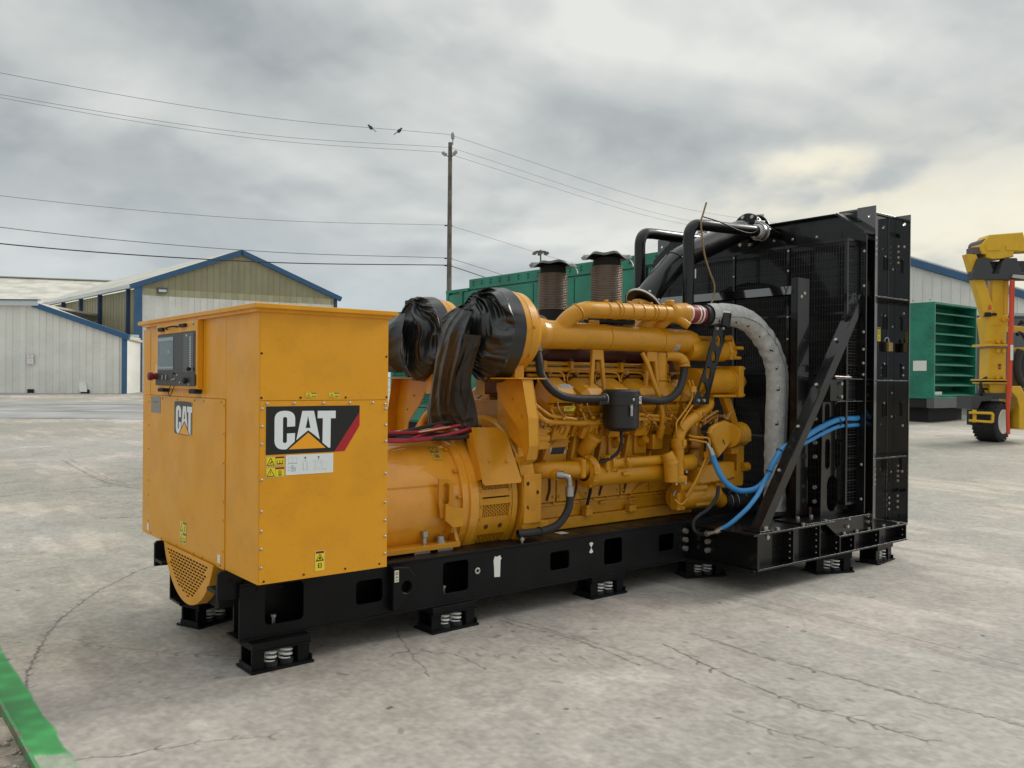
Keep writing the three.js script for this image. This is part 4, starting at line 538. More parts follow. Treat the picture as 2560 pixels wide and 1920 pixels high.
// ---------- control cabinet ----------
{
  const x0 = -0.15, x1 = 0.597, zn = 0.39, zf = -1.59, y0 = 0.56, yr = 1.955;
  const cab = gp('control_cabinet', [bx(x0 + 0.012, x1 - 0.002, y0 + 0.004, yr, zf + 0.01, zn - 0.006)], MAT.cab);
  // sheets
  gp('upper_side_panel', bx(x0 + 0.006, x1, 1.4915, yr - 0.001, zn - 0.004, zn, 0.0012), MAT.cab, cab);
  gp('lower_side_panel', bx(x0 + 0.006, x1, y0, 1.4885, zn - 0.004, zn + 0.0005, 0.0012), MAT.cab, cab);
  gp('corner_panel', bx(x0 + 0.001, x0 + 0.011, y0, yr - 0.001, -0.0615, zn - 0.002, 0.0012), MAT.cab, cab);
  gp('corner_panel', bx(x0 + 0.001, x0 + 0.011, 1.49, yr - 0.001, -0.157, -0.064, 0.0012), MAT.cab, cab);
  gp('front_strip', bx(x0 + 0.002, x0 + 0.011, 1.49, yr - 0.001, -0.388, -0.16, 0.0012), MAT.cab, cab);
  gp('front_upper_panel', bx(x0 + 0.0, x0 + 0.011, 1.49, yr - 0.012, -1.43, -0.391, 0.0012), MAT.cab, cab);
  gp('front_lower_door', bx(x0 - 0.004, x0 + 0.011, y0 - 0.002, 1.4875, -1.585, -0.064, 0.0015), MAT.cab, cab);
  gp('front_edge_strip', bx(x0 - 0.002, x0 + 0.011, 1.4885, yr - 0.03, zf, -1.433, 0.0012), MAT.cab, cab);
  gp('roof_sheet', [bx(x0 - 0.034, x1 + 0.045, 1.957, 1.982, zf - 0.03, zn + 0.032, 0.004), bx(x0 - 0.02, x1 + 0.02, 1.94, 1.957, zf + 0.05, zn + 0.012)], MAT.cab, cab);
  const scr = [];
  for (const [x, y] of [[-0.108, 1.475], [0.04, 1.475], [0.205, 1.475], [0.36, 1.475], [0.50, 1.475], [0.578, 1.466]]) scr.push(domeZ(x, y, zn + 0.0006, 0.0085));
  for (const y of [1.45, 1.36, 1.27, 1.09, 0.93, 0.83, 0.74, 0.645]) scr.push(domeZ(-0.134, y, zn + 0.0006, 0.0085), domeZ(0.583, y - 0.01, zn + 0.0006, 0.0085));
  bolts('panel_screw', scr, cab, MAT.steel);
  const hol = []; for (const [x, y] of [[-0.137, 1.73], [0.585, 1.73], [-0.137, 1.505], [0.075, 1.505], [0.335, 1.505], [0.588, 1.505], [-0.118, 0.575], [0.10, 0.582], [0.34, 0.582], [0.55, 0.582]]) hol.push(new THREE.CylinderGeometry(0.006, 0.006, 0.002, 10).rotateX(Math.PI / 2).translate(x, y, zn + 0.0012));
  bolts('screw_hole', hol, cab, MAT.dull);
  const fs = []; for (const y of [1.455, 1.3, 1.14, 0.93, 0.83, 0.66]) fs.push(domeX(x0 - 0.004, y, -0.078, 0.008), domeX(x0 - 0.004, y - 0.01, -1.45, 0.008)); for (const z of [-1.4, -1.16, -0.86, -0.55, -0.4, -0.12]) fs.push(domeX(x0 - 0.0045, z > -0.3 ? 1.474 : 1.472, z, 0.008), domeX(x0 - 0.0045, 0.575, z, 0.008));
  bolts('door_screw', fs, cab, MAT.yel);

  // the large emblem: traced in its own rectangle
  const U = (x, y) => { const t = x - 1088, top = 927 - 0.0191 * t, bot = 1334 - 0.0559 * t; return [t / 784, (y - top) / (bot - top)]; };
  const CATpath = (k, W, H, sx = 1) => {
    const p = (x, y) => { const [u, v] = U(x, y); return [u * W * sx, v * H]; }, go = pts => { k.beginPath(); pts.forEach((q, i) => i ? k.lineTo(...p(...q)) : k.moveTo(...p(...q))); k.closePath(); k.fill(); };
    k.fillStyle = '#e4eaee';
    // C
    k.beginPath(); const c = (x, y) => p(x, y); k.moveTo(...c(1320, 1092)); k.lineTo(...c(1255, 1096)); k.lineTo(...c(1255, 1030)); k.quadraticCurveTo(...c(1254, 1014), ...c(1238, 1014)); k.quadraticCurveTo(...c(1222, 1015), ...c(1222, 1032)); k.lineTo(...c(1222, 1215)); k.quadraticCurveTo(...c(1222, 1232), ...c(1238, 1232)); k.quadraticCurveTo(...c(1254, 1231), ...c(1254, 1213)); k.lineTo(...c(1254, 1152)); k.lineTo(...c(1320, 1148)); k.lineTo(...c(1318, 1218)); k.lineTo(...c(1252, 1284)); k.quadraticCurveTo(...c(1160, 1300), ...c(1155, 1215)); k.lineTo(...c(1155, 1030)); k.quadraticCurveTo(...c(1160, 962), ...c(1238, 962)); k.quadraticCurveTo(...c(1318, 962), ...c(1320, 1028)); k.closePath(); k.fill();
    // A with its counter
    k.beginPath(); [[1378, 962], [1475, 960], [1525, 1200], [1470, 1155], [1428, 1124], [1390, 1155], [1330, 1208]].forEach((q, i) => i ? k.lineTo(...c(...q)) : k.moveTo(...c(...q))); k.closePath(); k.fill();
    k.fillStyle = '#101112'; go([[1426, 1005], [1446, 1104], [1407, 1105]]);
    k.fillStyle = '#e4eaee'; go([[1506, 960], [1660, 958], [1660, 1021], [1618, 1022], [1616, 1268], [1600, 1268], [1548, 1226], [1550, 1022], [1506, 1023]]);
    k.fillStyle = '#f2a516'; go([[1268, 1286], [1428, 1143], [1576, 1270]]);
  };
  const dec = canvasTex(1024, 512, (k, W, H) => { k.fillStyle = '#121314'; k.fillRect(0, 0, W, H); CATpath(k, W, H); });
  const DX0 = -0.112, DX1 = 0.42, DY0 = 1.2155, DY1 = 1.4615;
  const flatShape = (pts, z, tex, name, rough = 0.3) => { const s = new THREE.ShapeGeometry(new THREE.Shape(pts.map(([x, y]) => new THREE.Vector2(x, y)))); const p = s.attributes.position, uv = s.attributes.uv; for (let i = 0; i < p.count; i++) uv.setXY(i, (p.getX(i) - DX0) / (DX1 - DX0), (p.getY(i) - DY0) / (DY1 - DY0)); const g = s.toNonIndexed().translate(0, 0, z); g.userData.keepUV = true; return gp(name, g, tex.isMaterial ? tex : new THREE.MeshStandardMaterial({ map: tex, roughness: rough }), cab); };
  flatShape([[DX0, DY0], [0.269, DY0 + 0.001], [0.4195, 1.4265], [0.4195, DY1], [DX0, DY1]], zn + 0.0017, dec, 'emblem_decal').userData.label = 'black decal with white CAT lettering and yellow triangle';
  flatShape([[0.270, DY0 + 0.001], [0.330, DY0 + 0.0012], [0.4196, 1.352], [0.4196, 1.425]], zn + 0.0017, new THREE.MeshStandardMaterial({ color: rgb(0.42, 0.008, 0.02), roughness: 0.35 }), 'red_stripe');
  // small emblem on the door
  const de2 = canvasTex(256, 384, (k, W, H) => { k.fillStyle = '#c9a35a'; k.fillRect(0, 0, W, H); k.fillStyle = '#141516'; k.beginPath(); k.moveTo(18, 6); k.quadraticCurveTo(W / 2, -4, W - 18, 6); k.quadraticCurveTo(W - 4, 10, W - 6, 30); k.lineTo(W - 6, H - 30); k.quadraticCurveTo(W - 6, H - 8, W - 24, H - 6); k.quadraticCurveTo(W / 2, H + 6, 24, H - 6); k.quadraticCurveTo(6, H - 8, 6, H - 30); k.lineTo(6, 30); k.quadraticCurveTo(6, 10, 18, 6); k.fill(); k.save(); k.translate(-2, 14); CATpath(k, 350, 400); k.restore(); });
  print('door_emblem', 'X', -0.925, -0.588, 1.258, 1.462, x0 - 0.0052, de2, cab);
  const warn = (lab) => canvasTex(256, 128, (k, W, H) => { k.fillStyle = '#efd9a0'; k.fillRect(0, 0, W, H); k.fillStyle = '#e8d211'; k.fillRect(6, 6, W - 12, H - 12); k.fillStyle = '#8c2414'; k.fillRect(W / 2, 6, W / 2 - 6, 24); k.strokeStyle = '#2e2a06'; k.lineWidth = 3; k.strokeRect(6, 6, W - 12, H - 12); k.beginPath(); k.moveTo(W / 2, 6); k.lineTo(W / 2, H - 6); k.stroke(); k.lineWidth = 9; k.lineJoin = 'round'; k.beginPath(); k.moveTo(64, 22); k.lineTo(112, 112); k.lineTo(16, 112); k.closePath(); k.stroke(); k.fillStyle = '#2e2a06'; if (lab === 'bang') { k.fillRect(60, 52, 8, 34); k.fillRect(60, 92, 8, 9); k.lineWidth = 7; k.beginPath(); k.arc(190, 68, 20, 0, 6.3); k.stroke(); k.fillRect(166, 96, 50, 14); k.beginPath(); k.arc(190, 68, 8, 0, 6.3); k.fill(); } else { k.beginPath(); k.moveTo(44, 96); k.lineTo(74, 62); k.lineTo(92, 80); k.lineTo(70, 84); k.lineTo(58, 100); k.fill(); k.fillRect(146, 52, 86, 58); k.fillStyle = '#e8d211'; k.fillRect(156, 48, 28, 46); k.fillRect(194, 48, 28, 46); } });
  const wa = warn('hand'), wb = warn('bang');
  print('warning_label', 'Z', -0.111, -0.010, 1.157, 1.207, zn + 0.0017, wa, cab); print('warning_label', 'Z', -0.111, -0.010, 1.100, 1.152, zn + 0.0017, wb, cab);
  print('warning_label', 'Z', 0.104, 0.166, 1.503, 1.532, zn + 0.0013, wa, cab); print('warning_label', 'Z', 0.236, 0.298, 1.503, 1.532, zn + 0.0013, wa, cab);
  const tall = canvasTex(96, 192, (k, W, H) => { k.fillStyle = '#efd9a0'; k.fillRect(0, 0, W, H); k.fillStyle = '#e8d211'; k.fillRect(5, 5, W - 10, H - 10); k.fillStyle = '#6d1d12'; k.fillRect(5, 5, W - 10, 22); k.strokeStyle = '#2e2a06'; k.lineWidth = 7; k.beginPath(); k.moveTo(48, 36); k.lineTo(84, 92); k.lineTo(12, 92); k.closePath(); k.stroke(); k.fillStyle = '#2e2a06'; k.fillRect(38, 62, 22, 22); k.fillRect(5, 97, W - 10, 5); k.fillRect(28, 122, 40, 44); k.fillStyle = '#e8d211'; k.fillRect(38, 128, 22, 13); k.fillRect(38, 146, 22, 13); });
  print('warning_label', 'Z', 0.164, 0.216, 0.592, 0.697, zn + 0.0017, tall, cab);
  print('warning_label', 'X', -0.80, -0.68, 0.60, 0.67, x0 - 0.0052, wa, cab); print('warning_label', 'X', -0.80, -0.68, 0.67, 0.735, x0 - 0.0052, wb, cab);
  const dia = canvasTex(512, 208, (k, W, H) => { k.fillStyle = '#dfe5e6'; k.fillRect(0, 0, W, H); k.strokeStyle = '#f4f4ee'; k.lineWidth = 10; k.strokeRect(0, 0, W, H); k.strokeStyle = '#8d9698'; k.lineWidth = 2; k.strokeRect(30, 28, 86, 62); k.beginPath(); k.moveTo(73, 28); k.lineTo(73, 80); k.moveTo(22, 92); k.lineTo(122, 92); k.stroke(); k.fillStyle = '#b9c0c2'; k.fillRect(24, 80, 96, 12); k.fillStyle = '#7c8486'; k.fillRect(52, 112, 30, 7); for (let i = 0; i < 4; i++) { k.fillRect(52, 128 + i * 13, 54, 5); if (i % 2 === 0) k.fillRect(18, 130 + i * 13, 24, 5); } k.fillStyle = '#3f474a'; for (const x of [205, 350]) { k.beginPath(); k.arc(x, 34, 10, 0, 6.3); k.fill(); k.fillRect(x - 2, 42, 4, 26); } k.strokeStyle = '#9aa2a4'; k.strokeRect(176, 78, 56, 92); k.strokeStyle = '#4a5154'; k.beginPath(); k.moveTo(186, 92); k.lineTo(186, 168); k.moveTo(222, 92); k.lineTo(222, 168); k.moveTo(312, 72); k.lineTo(312, 170); k.moveTo(378, 72); k.lineTo(378, 120); k.stroke(); k.strokeStyle = '#a9b1b3'; k.strokeRect(290, 66, 110, 16); k.strokeRect(290, 158, 140, 14); k.strokeRect(330, 98, 60, 44); k.strokeRect(400, 92, 40, 78); });
  print('lifting_diagram', 'Z', -0.004, 0.263, 1.107, 1.209, zn + 0.0017, dia, cab);
  print('data_label', 'X', -1.40, -1.20, 1.375, 1.482, x0 - 0.0055, canvasTex(64, 48, k => { k.fillStyle = '#7e7c76'; k.fillRect(0, 0, 64, 48); k.fillStyle = '#5d5c5a'; k.fillRect(10, 14, 40, 5); k.fillRect(26, 28, 5, 6); }), cab);
  print('notice', 'X', -1.315, -1.19, 1.60, 1.69, x0 - 0.0015, canvasTex(64, 64, k => { k.fillStyle = '#e6e3dd'; k.fillRect(0, 0, 64, 64); k.fillStyle = '#7a7f9a'; k.fillRect(8, 12, 46, 12); k.fillStyle = '#a9a9b0'; for (let i = 0; i < 4; i++) k.fillRect(8, 32 + i * 7, 44, 3); }), cab);
  gp('door_tag', [bx(x0 - 0.007, x0 - 0.0045, 0.585, 0.63, -0.155, -0.115), bx(x0 - 0.007, x0 - 0.0045, 0.585, 0.63, -1.47, -1.43)], MAT.white, cab);

  // ---------- control panel ----------
  const cpx = x0 - 0.035;
  const cp = gp('control_panel', [polyX([[-1.188, 1.538], [-0.42, 1.538], [-0.42, 1.938], [-1.188, 1.938]], cpx, x0 - 0.0005, [rrect(0.45, 1.566, 1.16, 1.875, 0.01)], 0.003), bx(cpx + 0.012, x0 - 0.0006, 1.55, 1.88, -1.17, -0.44)], MAT.cab);
  gp('panel_face', [bx(cpx - 0.002, cpx + 0.011, 1.568, 1.874, -1.158, -0.452, 0.003)], new THREE.MeshStandardMaterial({ color: rgb(0.03, 0.033, 0.036), roughness: 0.45 }), cp);
  gp('lower_bezel', [bx(cpx - 0.012, cpx - 0.0025, 1.556, 1.625, -1.17, -0.435, 0.004), bx(cpx - 0.014, cpx - 0.0025, 1.6, 1.635, -1.16, -0.82, 0.003)], new THREE.MeshStandardMaterial({ color: rgb(0.045, 0.046, 0.046), roughness: 0.55 }), cp);
  const scrn = canvasTex(160, 256, (k, W, H) => { k.fillStyle = '#3f4b4d'; k.fillRect(0, 0, W, H); k.fillStyle = '#8a9698'; k.fillRect(4, 6, W - 8, 24); k.fillRect(4, H - 26, W - 8, 14); k.fillStyle = '#4d5f5e'; k.fillRect(22, 42, W - 40, 100); k.fillStyle = '#465557'; k.fillRect(4, 146, W - 8, 78); k.fillStyle = '#9fae4c'; k.fillRect(104, 104, 9, 22); k.strokeStyle = '#5d6b6c'; k.lineWidth = 2; for (let i = 0; i < 6; i++) { k.beginPath(); k.moveTo(20 + i * 22, 150); k.lineTo(20 + i * 22, 220); k.stroke(); } });
  print('screen', 'X', -1.15, -0.84, 1.652, 1.858, cpx - 0.0035, scrn, cp, 0.12);
  const ann = canvasTex(96, 256, (k, W, H) => { k.fillStyle = '#2c3032'; k.fillRect(0, 0, W, H); k.fillStyle = '#23272a'; k.fillRect(4, 6, 40, H - 12); k.fillStyle = '#d4d8d6'; for (let i = 0; i < 18; i++) k.fillRect(58, 26 + i * 11.4, 14, 5); k.fillRect(24, 10, 9, 12); k.fillStyle = '#5b6264'; for (let i = 0; i < 16; i++) k.fillRect(10, 30 + i * 12.4, 26, 2); });
  print('annunciator', 'X', -0.655, -0.475, 1.64, 1.868, cpx - 0.0035, ann, cp, 0.3);
  const kn = (n, z, y, r, l, m) => gp(n, lathe(crisp([[0, r * 0.75], [l * 0.5, r * 0.75], [l * 0.55, r], [l, r * 0.95], [l + 0.004, r * 0.6], [l + 0.005, 0]]), V(cpx - 0.011, y, z), V(-1, 0, 0), 20), m, cp);
  kn('stop_button', -1.13, 1.612, 0.026, 0.055, new THREE.MeshStandardMaterial({ color: rgb(0.18, 0.012, 0.014), roughness: 0.4 })); kn('selector_knob', -0.56, 1.588, 0.02, 0.02, MAT.dull); kn('selector_knob', -0.5, 1.655, 0.012, 0.018, MAT.dull);
  gp('key_ring', [torus(V(cpx - 0.02, 1.605, -1.0), V(1, 0, 0.2), 0.014, 0.003, 18, 6), torus(V(cpx - 0.02, 1.605, -0.93), V(1, 0, 0.2), 0.014, 0.003, 18, 6), rod(V(cpx - 0.014, 1.59, -0.84), V(cpx - 0.014, 1.6, -0.76), 0.004, 0.004, 6), ...[[-0.74, 1.62], [-0.69, 1.575], [-0.53, 1.565]].map(([z, y]) => domeX(cpx - 0.012, y, z, 0.008))], MAT.steel, cp);
  gp('latch', [bx(cpx - 0.018, cpx, 1.895, 1.918, -1.11, -1.02, 0.003), bx(cpx - 0.018, cpx, 1.905, 1.925, -0.70, -0.60, 0.003)], MAT.dull, cp); gp('pull_handle', tube([[cpx - 0.002, 1.905, -0.97], [cpx - 0.02, 1.912, -0.93], [cpx - 0.02, 1.915, -0.8], [cpx - 0.002, 1.912, -0.76]], 0.005, 20, 6), MAT.dull, cp);
  gp('cable_gland', [bx(cpx - 0.01, x0 - 0.001, 1.515, 1.537, -1.13, -1.03, 0.004), bx(cpx - 0.01, x0 - 0.001, 1.512, 1.537, -0.54, -0.44, 0.004)], MAT.dull, cp); gp('panel_screw', [domeX(cpx - 0.001, 1.918, -1.155, 0.012), domeX(cpx - 0.001, 1.922, -0.49, 0.012)], MAT.steel, cp);
  gp('loose_wire', [tube([[cpx - 0.01, 1.56, -0.86], [cpx - 0.02, 1.52, -0.87], [cpx - 0.02, 1.49, -0.85], [cpx - 0.01, 1.53, -0.82], [cpx - 0.005, 1.56, -0.81]], 0.0025, 30, 5)], MAT.dull, cp);
  // ---------- half-round air guard hanging below ----------
  const R = 0.47, cz = -0.62, cyy = 0.735, gx = x0 - 0.02, arc = []; const a0 = Math.asin((0.565 - cyy) / R); for (let i = 0; i <= 30; i++) { const a = a0 - (Math.PI + 2 * a0) * i / 30; arc.push([cz + R * Math.cos(a), cyy + R * Math.sin(a)]); }
  // slots staggered in rows
  const slots = [], hz = 0.052, hy = 0.0185; let row = 0; for (let y = 0.535; y > 0.29; y -= hy, row++) { const half = Math.sqrt(Math.max(0, (R - 0.045) ** 2 - (y - cyy) ** 2)); for (let z = cz - 0.4 + (row % 2) * hz / 2; z < cz + 0.4; z += hz) if (Math.abs(z - cz) + hz / 2 < half) slots.push([[-z - 0.021, y - 0.006], [-z + 0.021, y - 0.006], [-z + 0.021, y + 0.006], [-z - 0.021, y + 0.006]]); }
  const guard = gp('air_guard', [polyX(arc, gx, gx + 0.004, slots)], MAT.cab);
  const skin = []; for (let i = 0; i < 30; i++) { const [za, ya] = arc[i], [zb, yb] = arc[i + 1]; skin.push(quadG(V(gx + 0.0042, ya, za), V(gx + 0.0042, yb, zb), V(0.55, yb, zb), V(0.55, ya, za))); } gp('guard_skin', skin, MAT.cab, guard);
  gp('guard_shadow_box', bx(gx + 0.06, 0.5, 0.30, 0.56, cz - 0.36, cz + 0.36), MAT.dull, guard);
  const dots = []; for (let i = 0; i < 9; i++) for (let j = 0; j < 6; j++) { const a = a0 - 0.12 - j * 0.13, x = gx + 0.07 + i * 0.055 + (j % 2) * 0.027; dots.push(new THREE.CylinderGeometry(0.012, 0.012, 0.002, 8).rotateX(Math.PI / 2).rotateX(-a).translate(x, cyy + (R + 0.001) * Math.sin(a), cz + (R + 0.001) * Math.cos(a))); } bolts('guard_hole', dots, guard, MAT.rust);
}
// ---------- alternator ----------
const AY = 0.775;
const arcPatch = (x0, x1, a0, a1, r0, r1, n = 10) => { // a curved plate about the shaft; angles from +Z upwards
  const g = [], P = (x, a, r) => V(x, AY + r * Math.sin(a), ZC + r * Math.cos(a));
  for (let i = 0; i < n; i++) { const a = a0 + (a1 - a0) * i / n, b = a0 + (a1 - a0) * (i + 1) / n; g.push(quadG(P(x0, a, r1), P(x1, a, r1), P(x1, b, r1), P(x0, b, r1)), quadG(P(x0, a, r0), P(x0, a, r1), P(x0, b, r1), P(x0, b, r0)), quadG(P(x1, a, r1), P(x1, a, r0), P(x1, b, r0), P(x1, b, r1))); }
  g.push(quadG(P(x0, a0, r0), P(x1, a0, r0), P(x1, a0, r1), P(x0, a0, r1)), quadG(P(x0, a1, r1), P(x1, a1, r1), P(x1, a1, r0), P(x0, a1, r0))); return g;
};
{
  const C = V(0, AY, ZC), X = V(1, 0, 0);
  const alt = gp('alternator', [lathe([[0.56, 0.45], [1.42, 0.45], [1.48, 0.452]], C, X, 96), lathe(crisp([[1.48, 0.452], [1.482, 0.475], [1.53, 0.478], [1.535, 0.495], [1.60, 0.497], [1.602, 0.44]]), C, X, 96)], MAT.alt);
  gp('end_bell_core', lathe([[1.6, 0.44], [1.92, 0.44]], C, X, 72), MAT.dull, alt);
  gp('drive_flange', [lathe(crisp([[1.885, 0.3], [1.886, 0.5], [1.93, 0.5], [1.935, 0.46], [1.95, 0.42]]), C, X, 96)], MAT.yel, alt);
  // slatted windows of the end bell
  const rr = Math.PI / 180, band = (a, b) => gp('cover_band', arcPatch(1.603, 1.884, a * rr, b * rr, 0.465, 0.496, 6), MAT.yel, alt);
  band(-78, -46); band(-27, -12); band(-2, 3); band(4.2, 10); band(70, 130); band(130, 180);
  gp('window_frame', arcPatch(1.603, 1.63, -90 * rr, 70 * rr, 0.466, 0.494, 24), MAT.yel, alt); gp('window_frame', arcPatch(1.862, 1.884, -90 * rr, 70 * rr, 0.466, 0.494, 24), MAT.yel, alt);
  for (const [a, b] of [[-46, -27], [-12, -2], [10, 17]]) { const g = []; for (let i = 0; i < 15; i++) { const x = 1.637 + i * 0.0155; g.push(arcPatch(x, x + 0.0052, a * rr, b * rr, 0.474, 0.484, 8)); } for (let j = 0; j < 3; j++) for (let i = 0; i < 15; i++) { const x = 1.637 + i * 0.0155, q = a + (b - a) * (j + 0.5 + (i % 2) * 0.5) / 3.5; g.push(arcPatch(x + 0.005, x + 0.0155, (q - 0.4) * rr, (q + 0.4) * rr, 0.475, 0.483, 1)); } gp('slatted_window', g, MAT.yel, alt); }
  const dr = []; for (const x of [1.68, 1.80]) { const a = -20 * rr; dr.push(rod(V(x, AY + 0.496 * Math.sin(a), ZC + 0.496 * Math.cos(a)), V(x, AY + 0.499 * Math.sin(a), ZC + 0.499 * Math.cos(a)), 0.017, 0.017, 14)); } bolts('drain_hole', dr, alt, MAT.rust);
  const bb = []; for (const x of [1.62, 1.87]) for (const a of [-13, -3, 9, 40]) bb.push(rod(V(x, AY + 0.494 * Math.sin(a * rr), ZC + 0.494 * Math.cos(a * rr)), V(x, AY + 0.505 * Math.sin(a * rr), ZC + 0.505 * Math.cos(a * rr)), 0.009, 0.009, 6)); for (let i = 0; i < 9; i++) { const a = (-60 + i * 22) * rr; bb.push(rod(V(1.47, AY + 0.465 * Math.sin(a), ZC + 0.465 * Math.cos(a)), V(1.445, AY + 0.465 * Math.sin(a), ZC + 0.465 * Math.cos(a)), 0.012, 0.012, 6)); } bolts('end_bell_bolt', bb, alt, MAT.yel);
  // cover plate hung over the upper window
  const cov = polyZ([[-0.165, -0.19], [-0.15, -0.205], [0.155, -0.205], [0.17, -0.19], [0.13, 0.14], [0.06, 0.20], [-0.16, 0.205]], -0.004, 0.004, [], 0.0015); cov.rotateX(-0.36).translate(1.755, 1.09, -0.12);
  const plate = gp('cover_plate', [cov, rot(bx(1.59, 1.60, 0.93, 1.26, -0.2, -0.12), 'X', -0.36, V(1.6, 1.09, -0.13)), rot(bx(1.84, 1.89, 0.98, 1.30, -0.28, -0.27), 'X', -0.5, V(1.85, 1.15, -0.2))], MAT.yel, alt); bolts('cover_bolt', [[-0.075, -0.04], [0.075, -0.05]].map(([u, v]) => new THREE.CylinderGeometry(0.011, 0.011, 0.012, 6).rotateX(Math.PI / 2).translate(u, v, 0.008).rotateX(-0.36).translate(1.755, 1.09, -0.12)), alt, MAT.yel);
  // mounting feet with gussets
  gp('mounting_foot', [bx(0.58, 1.45, 0.50, 0.535, -0.30, -0.105, 0.003), polyX([[-0.12, 0.536], [-0.30, 0.536], [-0.30, 0.78], [-0.235, 0.78]], 1.425, 1.45)], MAT.yel, alt);
  gp('foot_gusset', [polyX([[-0.13, 0.536], [-0.29, 0.536], [-0.29, 0.74]], 0.75, 0.77)], MAT.yel, alt);
  gp('foot_shim', [bx(1.1, 1.22, 0.4845, 0.499, -0.26, -0.12), bx(1.28, 1.4, 0.4845, 0.499, -0.26, -0.12), bx(0.62, 0.78, 0.4845, 0.499, -0.26, -0.12)], MAT.steel, alt);
  gp('foot_bolt', [hexY(1.325, 0.548, -0.16, 0.03, 0.03), rod(V(1.325, 0.535, -0.16), V(1.325, 0.548, -0.16), 0.036, 0.036, 18)], MAT.steel, alt); gp('jacking_bolt', [rod(V(1.2, 0.536, -0.16), V(1.2, 0.58, -0.16), 0.017, 0.017, 12), bc(1.2, 0.6, -0.16, 0.036, 0.04, 0.036, 0.004)], MAT.steel, alt);
  // lifting bracket
  gp('lifting_bracket', [rot(polyZ([[1.29, 0.70], [1.375, 0.70], [1.375, 0.92], [1.36, 0.95], [1.33, 0.962], [1.275, 0.962], [1.275, 0.80]], -0.115, -0.09, [slotH(1.325, 0.86, 0.042, 0.14)], 0.003), 'Y', -0.35, V(1.33, 0.8, -0.1)), polyX([[-0.19, 0.58], [-0.10, 0.60], [-0.085, 0.69], [-0.14, 0.93], [-0.19, 0.93]], 1.372, 1.384), polyZ([[1.30, 0.69], [1.36, 0.64], [1.44, 0.64], [1.44, 0.76], [1.37, 0.77], [1.30, 0.80]], -0.078, -0.062, [], 0.002), bx(1.37, 1.44, 0.64, 0.76, -0.115, -0.079)], MAT.yel, alt); bolts('bracket_bolt', [hexX(1.344, 0.70, -0.12, 0.01, 0.01)], alt, MAT.zinc);
  const wl = canvasTex(64, 128, k => { k.fillStyle = '#c9a13a'; k.fillRect(0, 0, 64, 128); k.strokeStyle = '#4c4416'; k.lineWidth = 5; k.strokeRect(6, 6, 52, 54); k.beginPath(); k.moveTo(32, 14); k.lineTo(52, 52); k.lineTo(12, 52); k.closePath(); k.stroke(); k.beginPath(); k.arc(32, 94, 18, 0, 6.3); k.stroke(); k.fillStyle = '#3a3410'; k.fillRect(26, 86, 14, 18); });
  const lab = new THREE.PlaneGeometry(0.07, 0.12); lab.userData.keepUV = true; const lg = lab.toNonIndexed(); lg.userData.keepUV = true; const la = 48 * rr; lg.rotateX(-(la)).translate(1.37, AY + 0.4525 * Math.sin(la), ZC + 0.4525 * Math.cos(la)); gp('warning_label', lg, new THREE.MeshStandardMaterial({ map: wl, roughness: 0.5 }), alt);
  gp('saddle_strip', arcPatch(0.58, 1.44, 17 * rr, 18.2 * rr, 0.449, 0.4535, 2), MAT.yel, alt);
  // terminal opening on top with the cables going to the cabinet
  gp('cable_opening', [arcPatch(1.02, 1.46, 70 * rr, 118 * rr, 0.452, 0.462, 8)], MAT.cab, alt);
  gp('terminal_hood', [torus(V(1.56, AY + 0.44, ZC), V(1, 0, 0), 0.17, 0.02, 40, 8), polyX([[-0.95, 1.22], [-0.80, 1.36], [-0.4, 1.36], [-0.3, 1.26], [-0.33, 1.24], [-0.42, 1.33], [-0.78, 1.33], [-0.92, 1.20]], 1.60, 1.75)], MAT.yel, alt);
  gp('torn_wrap', [rot(bx(1.15, 1.48, 1.245, 1.25, -0.62, -0.5), 'Y', 0.5, V(1.3, 1.25, -0.55)), rot(bx(1.42, 1.62, 1.28, 1.285, -0.5, -0.4), 'Z', 0.4, V(1.5, 1.28, -0.45)), rot(bx(1.25, 1.5, 1.27, 1.275, -0.42, -0.30), 'Z', 0.12, V(1.4, 1.27, -0.36))], new THREE.MeshStandardMaterial({ color: rgb(0.62, 0.50, 0.33), roughness: 0.7 }), alt);
  const cab = (pts, r, m) => gp('power_cable', tube(pts, r, 60, 9), m, alt);
  cab([[0.55, 1.27, -0.2], [0.8, 1.25, -0.24], [1.1, 1.235, -0.33], [1.35, 1.23, -0.36], [1.55, 1.235, -0.30], [1.66, 1.30, -0.25]], 0.017, MAT.rub); cab([[0.55, 1.25, -0.17], [0.85, 1.24, -0.24], [1.15, 1.25, -0.38], [1.4, 1.29, -0.40], [1.62, 1.33, -0.32]], 0.015, MAT.rub); cab([[0.55, 1.29, -0.22], [0.9, 1.265, -0.28], [1.2, 1.25, -0.34], [1.45, 1.27, -0.33], [1.65, 1.31, -0.27]], 0.014, MAT.cableRed);
  cab([[0.75, 1.245, -0.26], [0.95, 1.215, -0.28], [1.2, 1.205, -0.28], [1.42, 1.225, -0.28], [1.62, 1.27, -0.24]], 0.015, MAT.cableRed); cab([[0.55, 1.235, -0.2], [0.75, 1.222, -0.23], [1.0, 1.205, -0.26], [1.15, 1.205, -0.27], [1.33, 1.25, -0.34], [1.5, 1.30, -0.38], [1.62, 1.32, -0.3]], 0.013, MAT.cableRed); cab([[0.55, 1.215, -0.18], [0.8, 1.205, -0.24], [1.05, 1.22, -0.32], [1.4, 1.21, -0.27], [1.6, 1.225, -0.22], [1.68, 1.29, -0.2]], 0.016, MAT.rub);
}
